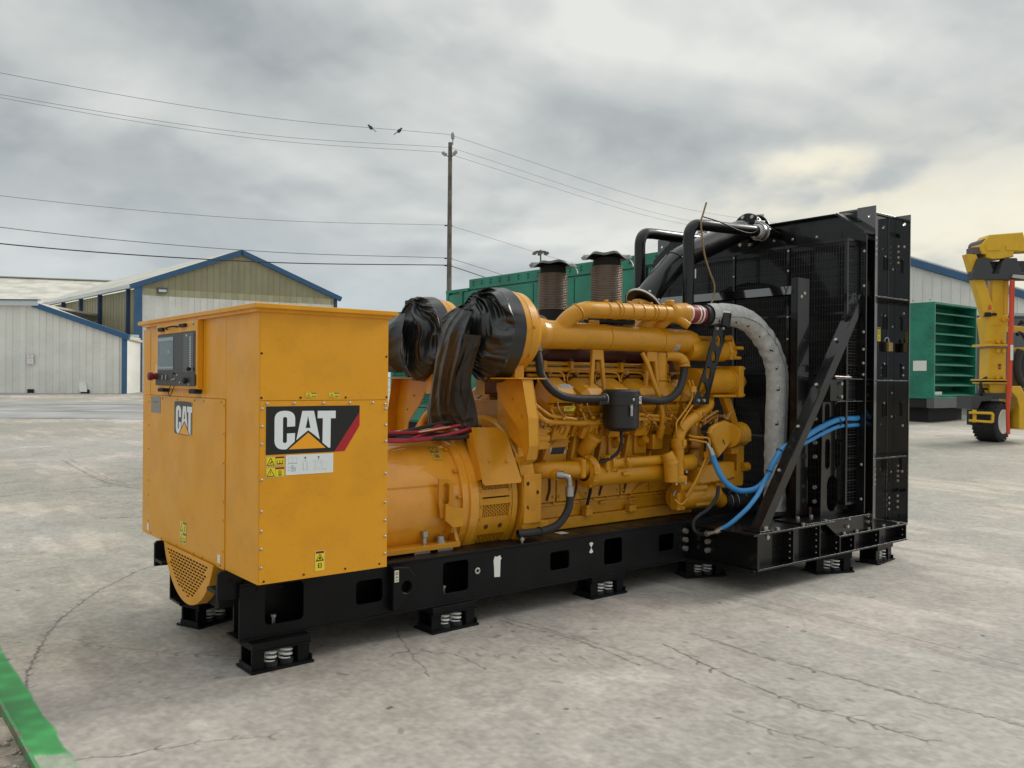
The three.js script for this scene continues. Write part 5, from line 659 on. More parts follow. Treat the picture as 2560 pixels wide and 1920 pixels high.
// ---------- engine ----------
{
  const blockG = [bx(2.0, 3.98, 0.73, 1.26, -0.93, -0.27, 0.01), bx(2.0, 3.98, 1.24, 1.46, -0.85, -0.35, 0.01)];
  const blk = gp('engine_block', blockG, MAT.castRecess);
  // flywheel housing and its side lugs
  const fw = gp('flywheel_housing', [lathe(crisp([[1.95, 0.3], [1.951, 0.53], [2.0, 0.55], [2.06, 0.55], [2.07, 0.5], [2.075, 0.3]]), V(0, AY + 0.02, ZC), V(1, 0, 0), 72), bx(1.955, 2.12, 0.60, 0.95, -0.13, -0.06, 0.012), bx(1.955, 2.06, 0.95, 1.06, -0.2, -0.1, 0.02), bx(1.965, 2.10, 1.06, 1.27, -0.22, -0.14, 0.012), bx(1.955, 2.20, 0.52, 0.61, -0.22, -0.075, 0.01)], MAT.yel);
  bolts('housing_hole', [[1.99, 0.885], [2.075, 0.82], [1.995, 0.72]].map(([x, y]) => rod(V(x, y, -0.061), V(x, y, -0.0575), 0.014, 0.014, 14)), fw, MAT.dull);
  gp('sensor_plate', [polyZ([[2.10, 1.11], [2.25, 1.115], [2.265, 1.13], [2.25, 1.15], [2.22, 1.17], [2.215, 1.225], [2.25, 1.235], [2.262, 1.25], [2.25, 1.27], [2.10, 1.27]], -0.14, -0.125, [ring(2.245, 1.252, 0.006), ring(2.245, 1.132, 0.006)], 0.002), rod(V(2.14, 1.19, -0.15), V(2.24, 1.19, -0.15), 0.035, 0.035, 18)], MAT.yel, fw);
  // oil pan
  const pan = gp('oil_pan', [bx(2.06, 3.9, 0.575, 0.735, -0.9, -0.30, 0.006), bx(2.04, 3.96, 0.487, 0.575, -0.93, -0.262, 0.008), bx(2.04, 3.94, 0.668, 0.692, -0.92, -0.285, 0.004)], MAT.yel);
  for (let i = 0; i < 5; i++) gp('pan_panel', bx(2.1 + i * 0.34, 2.425 + i * 0.34, 0.70, 0.945, -0.289, -0.262, 0.006), MAT.yel, pan);
  const pb = []; for (let i = 0; i < 13; i++) pb.push(bc(2.14 + i * 0.14, 0.688, -0.285, 0.022, 0.016, 0.03, 0.003)); for (let i = 0; i < 5; i++) pb.push(hexZ(2.12 + i * 0.34, 0.74, -0.263, 0.011), hexZ(2.4 + i * 0.34, 0.74, -0.263, 0.011), bc(2.26 + i * 0.34, 0.655, -0.292, 0.07, 0.02, 0.04, 0.003)); bolts('pan_bolt', pb, pan, MAT.yel);
  gp('drain_boss', [bc(2.74, 0.60, -0.25, 0.07, 0.06, 0.06, 0.006), bc(3.22, 0.59, -0.25, 0.08, 0.055, 0.06, 0.006), bc(2.74, 0.64, -0.25, 0.04, 0.03, 0.04, 0.004)], MAT.yel, pan); gp('breather_hose', tube([[2.66, 0.9, -0.12], [2.69, 0.8, -0.16], [2.73, 0.72, -0.22], [2.74, 0.65, -0.25]], 0.012, 24, 8), MAT.rub, pan);
  gp('drain_line', [tube([[3.22, 0.62, -0.24], [3.22, 0.68, -0.26], [3.3, 0.75, -0.25], [3.4, 0.80, -0.2]], 0.006, 20, 6)], MAT.yel, pan);
  for (let i = 0; i < 4; i++) gp('oil_tube', tube([[2.36 + i * 0.27, 0.93, -0.255], [2.36 + i * 0.27, 0.80, -0.254], [2.345 + i * 0.27, 0.75, -0.255], [2.335 + i * 0.27, 0.715, -0.257]], 0.008, 16, 6), MAT.rust, pan);
  // crankcase covers, skewed like the bank
  for (let i = 0; i < 6; i++) {
    const x = 2.27 + i * 0.29, c = gp('crankcase_cover', polyZ([[x, 1.0], [x + 0.23, 1.0], [x + 0.275, 1.205], [x + 0.055, 1.205]], -0.27, -0.235, [], 0.006), MAT.yel);
    bolts('cover_bolt', [[0.02, 1.015], [0.215, 1.015], [0.255, 1.19], [0.07, 1.19], [0.235, 1.1]].map(([u, y]) => hexZ(x + u, y, -0.236, 0.011, 0.012)), c, MAT.yel);
    gp('cover_rib', [polyZ([[x - 0.035, 0.97], [x - 0.012, 0.97], [x + 0.045, 1.215], [x + 0.02, 1.215]], -0.27, -0.215, [], 0.004), bx(x + 0.06, x + 0.27, 1.145, 1.155, -0.236, -0.226, 0.002)], MAT.yel, c);
    if (i === 0) { const t = canvasTex(128, 48, k => { k.fillStyle = '#1a1b1c'; k.fillRect(0, 0, 128, 48); k.fillStyle = '#c9c7c0'; k.beginPath(); k.moveTo(0, 0); k.lineTo(16, 0); k.lineTo(0, 48); k.fill(); k.beginPath(); k.moveTo(112, 48); k.lineTo(128, 0); k.lineTo(128, 48); k.fill(); }); const g = new THREE.PlaneGeometry(0.15, 0.05); const q = g.toNonIndexed(); q.userData.keepUV = true; q.translate(x + 0.15, 1.085, -0.2335); gp('engine_plate', q, new THREE.MeshStandardMaterial({ map: t, roughness: 0.4 }), c); }
    if (i === 2 || i === 3) gp('cover_flange', [bc(x + 0.15, 1.1, -0.225, 0.14, 0.15, 0.025, 0.008), rod(V(x + 0.15, 1.12, -0.22), V(x + 0.16, 1.15, -0.16), 0.042, 0.036, 20)], MAT.yel, c);
  }
  gp('oil_filler', [rod(V(2.66, 1.06, -0.22), V(2.68, 1.19, -0.13), 0.062, 0.062, 28), rod(V(2.68, 1.188, -0.131), V(2.684, 1.21, -0.115), 0.072, 0.07, 28), bc(2.69, 1.225, -0.105, 0.015, 0.03, 0.012)], MAT.yel);
  gp('lower_gallery', [bx(2.16, 3.5, 0.955, 0.985, -0.275, -0.225, 0.005)], MAT.yel);
  // six heads with valve covers on each bank
  const bank = (near) => {
    const sg = near ? 1 : -1, R = (g) => { const l = [g].flat(3); for (const o of l) { if (!near) o.scale(1, 1, 1); } return l; };
    for (let i = 0; i < 6; i++) {
      const x = 2.365 + i * 0.29, tilt = (g) => [g].flat(3).map(o => { o.rotateX(sg * 0.47); return o.translate(x, 1.42, ZC + sg * 0.36); });
      // local: y up the cylinder, z outwards
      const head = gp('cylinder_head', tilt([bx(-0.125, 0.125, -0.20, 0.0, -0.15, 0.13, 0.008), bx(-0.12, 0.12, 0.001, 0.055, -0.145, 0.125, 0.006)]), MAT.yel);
      const capP = [[-0.125, 0], [-0.118, 0.085], [-0.07, 0.125], [0.07, 0.125], [0.122, 0.085], [0.128, 0]];
      const cover = new THREE.ExtrudeGeometry(new THREE.Shape(capP.map(p => new THREE.Vector2(...p))), { depth: 0.17, bevelEnabled: true, bevelThickness: 0.045, bevelSize: 0.03, bevelOffset: -0.03, bevelSegments: 1 }).translate(0, 0.058, -0.10);
      const vc = gp('valve_cover', tilt(cover), MAT.yel); if (near && i === 0) { const t = canvasTex(96, 64, k => { k.fillStyle = '#c4c9cb'; k.fillRect(0, 0, 96, 64); k.fillStyle = '#878d90'; for (let q = 0; q < 6; q++) k.fillRect(8, 8 + q * 9, 78 - (q % 3) * 12, 4); }); const g = new THREE.PlaneGeometry(0.11, 0.06).rotateX(-Math.PI / 2); const q = g.toNonIndexed(); q.userData.keepUV = true; tilt(q.translate(0.03, 0.1845, 0.04)); gp('plate', q, new THREE.MeshStandardMaterial({ map: t, roughness: 0.35, metalness: 0.3 }), vc); }
      if (!near) continue;
      bolts('head_bolt', tilt([[-0.1, 0.10], [0.1, 0.10], [-0.1, -0.1], [0.1, -0.1]].map(([u, w]) => hexY(u, 0.055, w, 0.013, 0.014)).concat([[-0.09, -0.06], [0.09, -0.06], [-0.09, -0.16], [0.09, -0.16]].map(([u, y]) => hexZ(u, y, 0.13, 0.012, 0.012)))), head, MAT.yel);
      gp('intake_block', tilt([bx(-0.085, 0.07, -0.185, -0.03, 0.132, 0.19, 0.012), bx(-0.035, 0.0, -0.12, -0.06, 0.19, 0.20, 0.003)]), MAT.yel, head);
      gp('fuel_line', tube([[x - 0.11, 1.56, -0.27], [x - 0.1, 1.65, -0.28], [x - 0.07, 1.675, -0.25], [x + 0.05, 1.672, -0.22], [x + 0.07, 1.65, -0.2], [x + 0.07, 1.60, -0.18]], 0.0075, 28, 6), MAT.yel, head);
      gp('injector_lead', tube([[x - 0.14, 1.40, -0.1], [x - 0.12, 1.36, -0.085], [x - 0.1, 1.32, -0.08], [x - 0.03, 1.3, -0.075]], 0.009, 16, 6), MAT.yel, head);
    }
  };
  bank(true); bank(false);
  // rails above the heads
  const rail = gp('fuel_rail', [rod(V(2.15, 1.735, -0.32), V(3.7, 1.735, -0.32), 0.016, 0.016, 12), rod(V(2.15, 1.69, -0.30), V(3.7, 1.69, -0.30), 0.02, 0.02, 12), rod(V(2.2, 1.645, -0.33), V(3.7, 1.645, -0.33), 0.014, 0.014, 12)], MAT.yel); for (let i = 0; i < 6; i++) gp('rail_clamp', [bc(2.33 + i * 0.27, 1.715, -0.30, 0.035, 0.08, 0.05, 0.005), bc(2.36 + i * 0.27, 1.67, -0.27, 0.025, 0.03, 0.03, 0.003)], MAT.yel, rail); bolts('rail_nut', Array.from({ length: 6 }, (_, i) => hexZ(2.36 + i * 0.27, 1.675, -0.255, 0.012, 0.015)), rail, MAT.zinc);
  // exhaust parts down the middle of the vee
  const ex = gp('exhaust_manifold', [bx(2.05, 3.85, 1.5, 1.72, -0.78, -0.44, 0.02), rod(V(2.1, 1.82, -0.42), V(3.8, 1.82, -0.42), 0.07, 0.07, 18), rod(V(2.1, 1.82, -0.78), V(3.8, 1.82, -0.78), 0.07, 0.07, 18), ...[0, 1, 2, 3, 4, 5].map(i => rod(V(2.37 + i * 0.29, 1.6, -0.34), V(2.37 + i * 0.29, 1.8, -0.42), 0.045, 0.05, 14))], MAT.rust);
  for (const z of [-0.28, -0.92]) gp('turbo_housing', [lathe([[0, 0.05], [0.02, 0.13], [0.08, 0.16], [0.16, 0.16], [0.22, 0.12], [0.24, 0.05]], V(2.1, 1.93, z), V(1, 0, 0), 28), rod(V(2.42, 1.92, z), V(2.66, 2.0, z), 0.08, 0.1, 20)], MAT.rust, ex);
  // exhaust bellows with rain caps
  for (const [z, lab] of [[-0.28, 'nearer exhaust bellows with lifted cap'], [-0.92, 'farther exhaust bellows with lifted cap']]) {
    const C = V(2.96, 0, z), prof = []; for (let i = 0; i <= 22; i++) { const y = 2.20 + i * 0.0136; prof.push([y, 0.118], [y + 0.002, 0.125], [y + 0.0058, 0.125], [y + 0.0078, 0.112]); }
    const b = gp('exhaust_bellows', lathe(prof, C, V(0, 1, 0), 40), new THREE.MeshStandardMaterial({ color: rgb(0.30, 0.25, 0.215), roughness: 0.42, metalness: 0.55, map: metres(grimeTex, 0.2) })); b.userData.label = lab;
    gp('riser_flange', [lathe(crisp([[2.02, 0.10], [2.04, 0.13], [2.08, 0.145], [2.11, 0.145], [2.112, 0.12], [2.2, 0.12]]), C, V(0, 1, 0), 32), bc(2.96, 2.07, z, 0.32, 0.035, 0.32, 0.006)], MAT.dull, b);
    gp('cap_neck', lathe(crisp([[2.505, 0.112], [2.57, 0.105], [2.572, 0.02]]), C, V(0, 1, 0), 28), MAT.dull, b);
    const cg = new THREE.CylinderGeometry(0.18, 0.205, 0.022, 40, 2), cp = cg.attributes.position; for (let i = 0; i < cp.count; i++) { const a = Math.atan2(cp.getZ(i), cp.getX(i)), r = Math.hypot(cp.getX(i), cp.getZ(i)); if (r > 0.05) cp.setY(i, cp.getY(i) - 0.026 * Math.max(0, Math.sin(a * 3 + z * 9)) * (r / 0.2) + 0.008 * Math.sin(a * 7)); } cg.computeVertexNormals(); gp('plastic_cap', cg.translate(2.96, 2.588, z), MAT.blk, b); gp('cap_tie', tube([[2.96 + 0.17, 2.57, z + 0.08], [3.14, 2.54, z + 0.1], [3.13, 2.51, z + 0.12]], 0.006, 8, 5), MAT.white, b);
  }
  // inlet canisters, covered log pipes and their struts
  for (const z of [-0.16, -1.04]) {
    const C = V(0, 1.94, z), X = V(1, 0, 0), near = z > -0.6;
    const can = gp('air_canister', lathe(crisp([[1.74, 0.27], [1.745, 0.285], [1.86, 0.287], [1.93, 0.282], [1.975, 0.25], [2.0, 0.19], [2.01, 0.10]]), C, X, 72), MAT.yel); can.userData.label = near ? 'nearer yellow air inlet canister' : 'farther yellow air inlet canister';
    bolts('canister_bolt', [[-20, 1.80], [-35, 1.82], [-35, 1.88], [5, 1.88]].map(([a, x]) => { const q = a * Math.PI / 180; return rod(V(x, 1.94 + 0.286 * Math.sin(q), z + 0.286 * Math.cos(q)), V(x, 1.94 + 0.3 * Math.sin(q), z + 0.3 * Math.cos(q)), 0.011, 0.011, 6); }), can, MAT.yel);
    gp('canister_seam', torus(V(1.865, 1.94, z), X, 0.2865, 0.003, 72, 5), MAT.yel, can);
    const lp = gp('air_pipe', lathe(crisp([[2.0, 0.09], [2.05, 0.118], [2.14, 0.122], [2.2, 0.112], [2.202, 0.106], [2.52, 0.101], [2.522, 0.099]]).concat([[3.72, 0.099], [3.80, 0.096], [3.87, 0.08], [3.905, 0.05], [3.915, 0.0]]), C, X, 56), MAT.yel);
    for (const x of [2.82, 3.42]) { gp('pipe_strap', [lathe(crisp([[x, 0.0995], [x, 0.1035], [x + 0.018, 0.1035], [x + 0.018, 0.0995]]), C, X, 48), bc(x - 0.11, 2.045, z, 0.07, 0.04, 0.05, 0.004)], MAT.yel, lp); }
    if (near) { const t = canvasTex(48, 96, k => { k.fillStyle = '#b9bfc1'; k.fillRect(0, 0, 48, 96); k.fillStyle = '#7d8487'; for (let q = 0; q < 9; q++) k.fillRect(7, 9 + q * 9, 34 - (q % 2) * 10, 4); }); const g = new THREE.CylinderGeometry(0.0998, 0.0998, 0.055, 12, 1, true, -0.55, 1.25); g.rotateZ(-Math.PI / 2); const q = g.toNonIndexed(); q.userData.keepUV = true; const u = q.attributes.uv; for (let i = 0; i < u.count; i++) u.setXY(i, u.getY(i), u.getX(i)); q.rotateX(0.9); q.translate(3.57, 1.94, z); gp('spec_plate', q, new THREE.MeshStandardMaterial({ map: t, roughness: 0.35, metalness: 0.2 }), lp); }
    for (const x of [2.72, 3.32]) { // A-frame struts
      const pts = [[-0.055, 0.35], [0.055, 0.35], [0.095, 0], [0.07, 0], [0.03, 0.27], [-0.03, 0.27], [-0.05, 0], [-0.085, 0]]; gp('pipe_strut', [polyZ(pts.map(([u, y]) => [x + u, 1.495 + y]), z + 0.01, z + 0.04, [], 0.005), polyZ([[x - 0.085, 1.49], [x + 0.1, 1.49], [x + 0.1, 1.503], [x - 0.085, 1.503]], z - 0.02, z + 0.05)], MAT.yel, lp);
    }
    // upper crossover pipe
    const s = near ? 1 : -1, zz = q => ZC + s * q, cz = zz(0.54), up = gp('crossover_pipe', [tube([[2.34, 1.98, zz(0.46)], [2.38, 2.05, zz(0.50)], [2.44, 2.10, zz(0.53)], [2.53, 2.128, cz], [2.66, 2.134, cz], [2.9, 2.14, cz], [3.5, 2.155, cz]], 0.062, 70, 24), lathe(crisp([[3.44, 0.063], [3.47, 0.076], [3.52, 0.08], [3.58, 0.088], [3.63, 0.09], [3.635, 0.075], [3.65, 0.068]]), V(0, 2.158, cz), X, 40), rod(V(3.5, 2.12, zz(0.57)), V(3.57, 2.05, zz(0.64)), 0.036, 0.032, 16), bc(3.45, 2.235, cz, 0.05, 0.05, 0.07, 0.012), rod(V(3.2, 1.9, zz(0.3)), V(3.3, 2.13, zz(0.50)), 0.05, 0.05, 16), rod(V(3.38, 1.95, zz(0.3)), V(3.46, 2.13, zz(0.52)), 0.055, 0.055, 16)], MAT.yel);
    for (const [x, r] of [[2.73, 0.066], [2.83, 0.069], [2.87, 0.066], [2.98, 0.067], [3.1, 0.067], [3.22, 0.069], [3.26, 0.066], [3.36, 0.068]]) gp('hose_clamp', [lathe(crisp([[x, 0.062], [x, r], [x + 0.012, r], [x + 0.012, 0.062]]), V(0, 2.137 + (x - 2.7) * 0.02, cz), X, 36), x === 2.83 || x === 3.26 ? null : bc(x + 0.007, 2.207 + (x - 2.7) * 0.02, cz, 0.028, 0.018, 0.025, 0.003)], MAT.yel, up);
    gp('elbow_band', torus(V(2.455, 2.106, zz(0.533)), V(1, 0.55, 0.15 * s), 0.064, 0.007, 36, 6), MAT.yel, up);
    gp('silicone_hose', lathe([[3.65, 0.066], [3.665, 0.073], [3.685, 0.067], [3.705, 0.075], [3.725, 0.069], [3.745, 0.075], [3.765, 0.069], [3.785, 0.075], [3.805, 0.069], [3.83, 0.074], [3.855, 0.068]], V(0, 2.162, cz), X, 44), MAT.red, up); for (const x of [3.653, 3.75, 3.79]) gp('white_band', lathe(crisp([[x, 0.068], [x, 0.0765], [x + 0.016, 0.0765], [x + 0.016, 0.068]]), V(0, 2.162, cz), X, 44), MAT.white, up);
    gp('black_coupling', lathe(crisp([[3.856, 0.07], [3.857, 0.082], [3.925, 0.082], [3.926, 0.07]]), V(0, 2.163, cz), X, 40), MAT.rub, up);
  }
  // brackets that carry the canisters
  for (const s of [1, -1]) {
    const zz = q => ZC + s * q, pts = [[zz(0.45), 1.612], [zz(0.82), 1.612], [zz(0.885), 1.36], [zz(0.895), 1.18], [zz(0.87), 1.09], [zz(0.80), 1.05], [zz(0.74), 1.10], [zz(0.70), 1.27], [zz(0.52), 1.43], [zz(0.44), 1.54]];
    const br = gp('canister_bracket', [polyX(pts, 1.78, 1.788, [], 0.001), bx(1.66, 1.9, 1.613, 1.622, zz(0.42), zz(0.83), 0.002)], MAT.yel); br.userData.label = s > 0 ? 'near winged bracket under the covered canister' : 'far winged bracket under the covered canister';
    const fl = []; for (let i = 1; i < 6; i++) { const [z0, y0] = pts[i], [z1, y1] = pts[i + 1] || pts[0]; fl.push(quadG(V(1.7, y0, z0), V(1.79, y0, z0), V(1.79, y1, z1), V(1.7, y1, z1)), quadG(V(1.7, y0, z0 - s * 0.004), V(1.7, y1, z1 - s * 0.004), V(1.79, y1, z1 - s * 0.004), V(1.79, y0, z0 - s * 0.004))); } gp('bracket_flange', fl, MAT.yel, br);
    bolts('bracket_bolt', [[0.62, 1.48], [0.72, 1.37], [0.86, 1.3], [0.87, 1.2], [0.83, 1.1]].map(([q, y]) => hexX(1.779, y, zz(q), 0.009, 0.008)), br, MAT.yel);
    gp('canister_leg', [bx(1.8, 1.88, 1.62, 1.71, zz(0.52), zz(0.62), 0.004), bx(1.72, 1.74, 1.5, 1.72, zz(0.28), zz(0.36))], MAT.yel, br); gp('bracket_web', [polyX([[zz(0.3), 1.6], [zz(0.5), 1.6], [zz(0.75), 1.15], [zz(0.62), 1.1], [zz(0.3), 1.3]], 1.9, 1.91)], MAT.yel, br);
  }
  gp('gauge_pipe', [tube([[3.20, 1.83, -0.12], [3.22, 1.74, -0.08], [3.25, 1.62, -0.05], [3.29, 1.5, -0.03], [3.36, 1.36, -0.05], [3.41, 1.24, -0.1]], 0.019, 40, 10), rod(V(3.405, 1.25, -0.095), V(3.43, 1.16, -0.14), 0.032, 0.032, 14), bc(3.43, 1.12, -0.2, 0.12, 0.13, 0.1, 0.012)], MAT.yel);
  gp('restriction_gauge', [bx(2.0, 2.035, 1.99, 2.09, -0.045, -0.005, 0.006), bx(2.006, 2.03, 1.93, 1.985, -0.04, -0.01, 0.004)], MAT.rub); gp('gauge_window', bx(2.008, 2.028, 2.03, 2.05, -0.0045, -0.003), new THREE.MeshStandardMaterial({ color: rgb(0.75, 0.62, 0.1), roughness: 0.4 }));
  { const t = canvasTex(64, 32, k => { k.fillStyle = '#d6cf3a'; k.fillRect(0, 0, 64, 32); k.fillStyle = '#5c5a1c'; for (let q = 0; q < 3; q++) k.fillRect(6, 6 + q * 8, 50 - q * 9, 4); }); const g = new THREE.PlaneGeometry(0.1, 0.035).toNonIndexed(); g.userData.keepUV = true; g.rotateX(0.2).translate(2.37, 1.405, -0.055); gp('service_label', g, new THREE.MeshStandardMaterial({ map: t, roughness: 0.5 })); }
  // small pipework between the heads and the block
  { let q1 = 9; const r3 = () => { q1 = (q1 * 1103515245 + 12345) & 0x7fffffff; return q1 / 0x7fffffff; }; for (let i = 0; i < 6; i++) { const x = 2.27 + i * 0.29; gp('lead_loop', tube([[x + 0.02, 1.46, -0.1], [x + 0.0, 1.40, -0.06], [x + 0.03 + 0.03 * r3(), 1.35, -0.055], [x + 0.08, 1.32, -0.07], [x + 0.12 + 0.03 * r3(), 1.30, -0.08]], 0.0075, 24, 6), MAT.castRecess); gp('lead_clip', [bc(x + 0.05, 1.335, -0.06, 0.03, 0.022, 0.02, 0.004)], MAT.yel); gp('pipe_boss', [rod(V(x + 0.2, 1.235, -0.23), V(x + 0.2, 1.235, -0.19), 0.018, 0.014, 8)], MAT.yel); } }
  // wiring loom
  const loom = gp('wiring_loom', [tube([[2.05, 1.42, -0.11], [2.1, 1.37, -0.10], [2.18, 1.315, -0.09], [2.35, 1.305, -0.085], [2.55, 1.295, -0.085], [2.75, 1.30, -0.085], [3.0, 1.30, -0.09], [3.2, 1.315, -0.09], [3.45, 1.30, -0.1]], 0.022, 80, 8), tube([[2.06, 1.45, -0.1], [2.2, 1.36, -0.08], [2.33, 1.34, -0.07], [2.45, 1.325, -0.07]], 0.012, 30, 6), tube([[3.05, 1.34, -0.08], [3.15, 1.35, -0.07], [3.3, 1.335, -0.07], [3.42, 1.34, -0.08]], 0.014, 30, 6), tube([[2.36, 1.29, -0.08], [2.35, 1.15, -0.19], [2.28, 1.10, -0.2], [2.24, 1.03, -0.19]], 0.008, 24, 6)], MAT.yel);
  const kn = []; let q0 = 31; const r2 = () => { q0 = (q0 * 1103515245 + 12345) & 0x7fffffff; return q0 / 0x7fffffff; }; for (let i = 0; i < 90; i++) { const x = 2.12 + r2() * 1.4; kn.push(bc(x, 1.27 + r2() * 0.09, -0.10 + r2() * 0.03, 0.012 + 0.025 * r2(), 0.012 + 0.02 * r2(), 0.02, 0.003)); } for (let i = 0; i < 22; i++) { const x = 2.2 + r2() * 1.3, y = 1.24 + r2() * 0.1; kn.push(tube([[x, y, -0.1], [x + 0.05 * (r2() - 0.3), y + 0.05 * r2(), -0.07], [x + 0.1 * r2(), y + 0.06 * (r2() - 0.5), -0.09], [x + 0.12 * r2(), y - 0.03, -0.12]], 0.005, 16, 5)); } bolts('loom_connector', kn, loom, MAT.castRecess);
  const gb = []; for (let i = 0; i < 40; i++) gb.push(hexZ(2.2 + i * 0.036, 1.245 + 0.01 * (i % 2), -0.268, 0.009, 0.02)); bolts('gallery_bolt', gb, blk, MAT.castRecess); gp('gallery_cover', [bx(2.15, 3.6, 1.215, 1.265, -0.275, -0.225, 0.006)], MAT.yel, blk);
  // breather filter with its corrugated hoses
  const fl = gp('breather_filter', lathe(crisp([[1.232, 0.03], [1.233, 0.085], [1.262, 0.132], [1.43, 0.136], [1.431, 0.15], [1.50, 0.15], [1.502, 0.142], [1.53, 0.14], [1.545, 0.12], [1.546, 0.0]]), V(2.815, 0, 0.03), V(0, 1, 0), 44), new THREE.MeshStandardMaterial({ color: rgb(0.014, 0.014, 0.016), roughness: 0.42 }));
  gp('filter_port', [rod(V(2.66, 1.475, 0.03), V(2.6, 1.475, 0.03), 0.032, 0.032, 16), rod(V(2.96, 1.48, 0.03), V(3.02, 1.48, 0.03), 0.032, 0.032, 16), bx(2.56, 2.68, 1.435, 1.46, 0.01, 0.06), bx(2.81, 2.83, 1.19, 1.235, 0.02, 0.04)], MAT.rub, fl); gp('filter_clip', [bx(2.762, 2.785, 1.35, 1.42, 0.172, 0.18, 0.002), torus(V(2.774, 1.42, 0.176), V(0, 0, 1), 0.012, 0.003, 14, 5), bc(2.945, 1.38, 0.07, 0.01, 0.05, 0.03)], MAT.steel, fl); gp('hose_band', [torus(V(2.645, 1.475, 0.03), V(1, 0, 0), 0.036, 0.005, 24, 6), torus(V(2.985, 1.48, 0.03), V(1, 0, 0), 0.036, 0.005, 24, 6), domeZ(2.79, 1.47, 0.18, 0.012)], MAT.steel, fl);
  const st = canvasTex(64, 64, k => { k.fillStyle = '#e8e4e2'; k.fillRect(0, 0, 64, 28); k.fillRect(0, 36, 64, 28); k.fillStyle = '#17181a'; k.fillRect(0, 28, 64, 8); k.fillStyle = '#a3282c'; k.fillRect(8, 8, 46, 12); k.fillRect(8, 40, 46, 6); k.fillStyle = '#b9a6a6'; k.fillRect(10, 50, 40, 8); }); { const g = new THREE.CylinderGeometry(0.1508, 0.1508, 0.055, 6, 1, true, 0.28, 0.4); const q = g.toNonIndexed(); q.userData.keepUV = true; q.translate(2.815, 1.468, 0.03); gp('filter_label', q, new THREE.MeshStandardMaterial({ map: st, roughness: 0.4 }), fl); }
  const corr = (pts, r, n) => { const c = new THREE.CatmullRomCurve3(pts.map(p => V(...p))), g = new THREE.TubeGeometry(c, n * 4, r, 14, false), p = g.attributes.position, nn = g.attributes.normal; for (let i = 0; i < p.count; i++) { const k = Math.floor(i / 15), d = (k % 4 < 2 ? 0.0018 : -0.0014); p.setXYZ(i, p.getX(i) + nn.getX(i) * d, p.getY(i) + nn.getY(i) * d, p.getZ(i) + nn.getZ(i) * d); } return g; };
  gp('corrugated_hose', corr([[2.03, 1.81, -0.02], [2.03, 1.74, -0.0], [2.045, 1.66, 0.0], [2.1, 1.57, 0.02], [2.2, 1.505, 0.03], [2.35, 1.478, 0.03], [2.5, 1.475, 0.03], [2.63, 1.475, 0.03]], 0.028, 70), MAT.rub, fl); gp('corrugated_hose', tube([[2.99, 1.48, 0.03], [3.1, 1.465, 0.03], [3.25, 1.455, 0.03], [3.40, 1.48, 0.01], [3.52, 1.55, -0.01], [3.6, 1.65, -0.04], [3.625, 1.73, -0.05]], 0.031, 50, 16), MAT.rub, fl); gp('hose_end', [rod(V(2.03, 1.80, -0.02), V(2.03, 1.87, -0.03), 0.03, 0.03, 14), torus(V(2.03, 1.815, -0.02), V(0, 1, 0), 0.032, 0.005, 20, 6)], MAT.grey, fl);
  gp('breather_elbow', [tube([[3.63, 1.72, -0.05], [3.635, 1.76, -0.06], [3.62, 1.80, -0.09], [3.56, 1.815, -0.13], [3.5, 1.815, -0.15]], 0.042, 24, 18), torus(V(3.628, 1.735, -0.052), V(0, 1, 0), 0.043, 0.007, 24, 6), torus(V(3.63, 1.758, -0.058), V(0, 1, -0.2), 0.043, 0.006, 24, 6)], MAT.yel, fl); gp('breather_body', [rod(V(3.46, 1.58, -0.2), V(3.46, 1.84, -0.2), 0.085, 0.085, 26), rod(V(3.46, 1.5, -0.2), V(3.46, 1.6, -0.2), 0.11, 0.09, 26), torus(V(3.46, 1.62, -0.2), V(0, 1, 0), 0.088, 0.008, 30, 6)], MAT.yel, fl);
  gp('drain_hose', tube([[2.82, 1.2, 0.03], [2.82, 1.14, 0.03], [2.8, 1.06, 0.0], [2.72, 1.005, -0.06], [2.6, 0.985, -0.14], [2.5, 0.98, -0.2]], 0.013, 36, 8), MAT.rub, fl);
  // oil cooler and water pipes along the pan
  const oc = gp('oil_cooler', [rod(V(2.66, 0.895, -0.13), V(3.47, 0.895, -0.13), 0.082, 0.082, 36), lathe(crisp([[2.585, 0.07], [2.6, 0.11], [2.625, 0.125], [2.645, 0.125], [2.646, 0.1], [2.665, 0.1]]), V(0, 0.925, -0.13), V(1, 0, 0), 36)], MAT.yel);
  gp('water_pipe', [rod(V(2.85, 0.985, -0.06), V(3.46, 0.985, -0.06), 0.038, 0.038, 22), bc(2.80, 0.985, -0.06, 0.12, 0.13, 0.05, 0.02), rod(V(2.78, 0.985, -0.06), V(2.86, 0.985, -0.06), 0.055, 0.04, 20)], MAT.yel, oc); gp('cooler_inlet', [tube([[2.6, 0.95, -0.13], [2.48, 0.955, -0.12], [2.34, 0.96, -0.11], [2.22, 0.96, -0.13], [2.15, 0.95, -0.2], [2.13, 0.94, -0.3]], 0.06, 40, 22), rod(V(2.24, 0.94, -0.1), V(2.25, 0.93, -0.03), 0.042, 0.038, 18), bc(2.52, 0.96, -0.12, 0.05, 0.15, 0.15, 0.02)], MAT.yel, oc); bolts('cooler_bolt', Array.from({ length: 12 }, (_, i) => { const a = i / 12 * 6.283; return hexX(2.62, 0.925 + 0.112 * Math.sin(a), -0.13 + 0.112 * Math.cos(a), 0.011, 0.03); }).concat([[2.75, 1.04], [2.85, 1.04], [2.75, 0.93], [2.85, 0.93]].map(([x, y]) => hexZ(x, y, -0.036, 0.011, 0.012))), oc, MAT.yel);
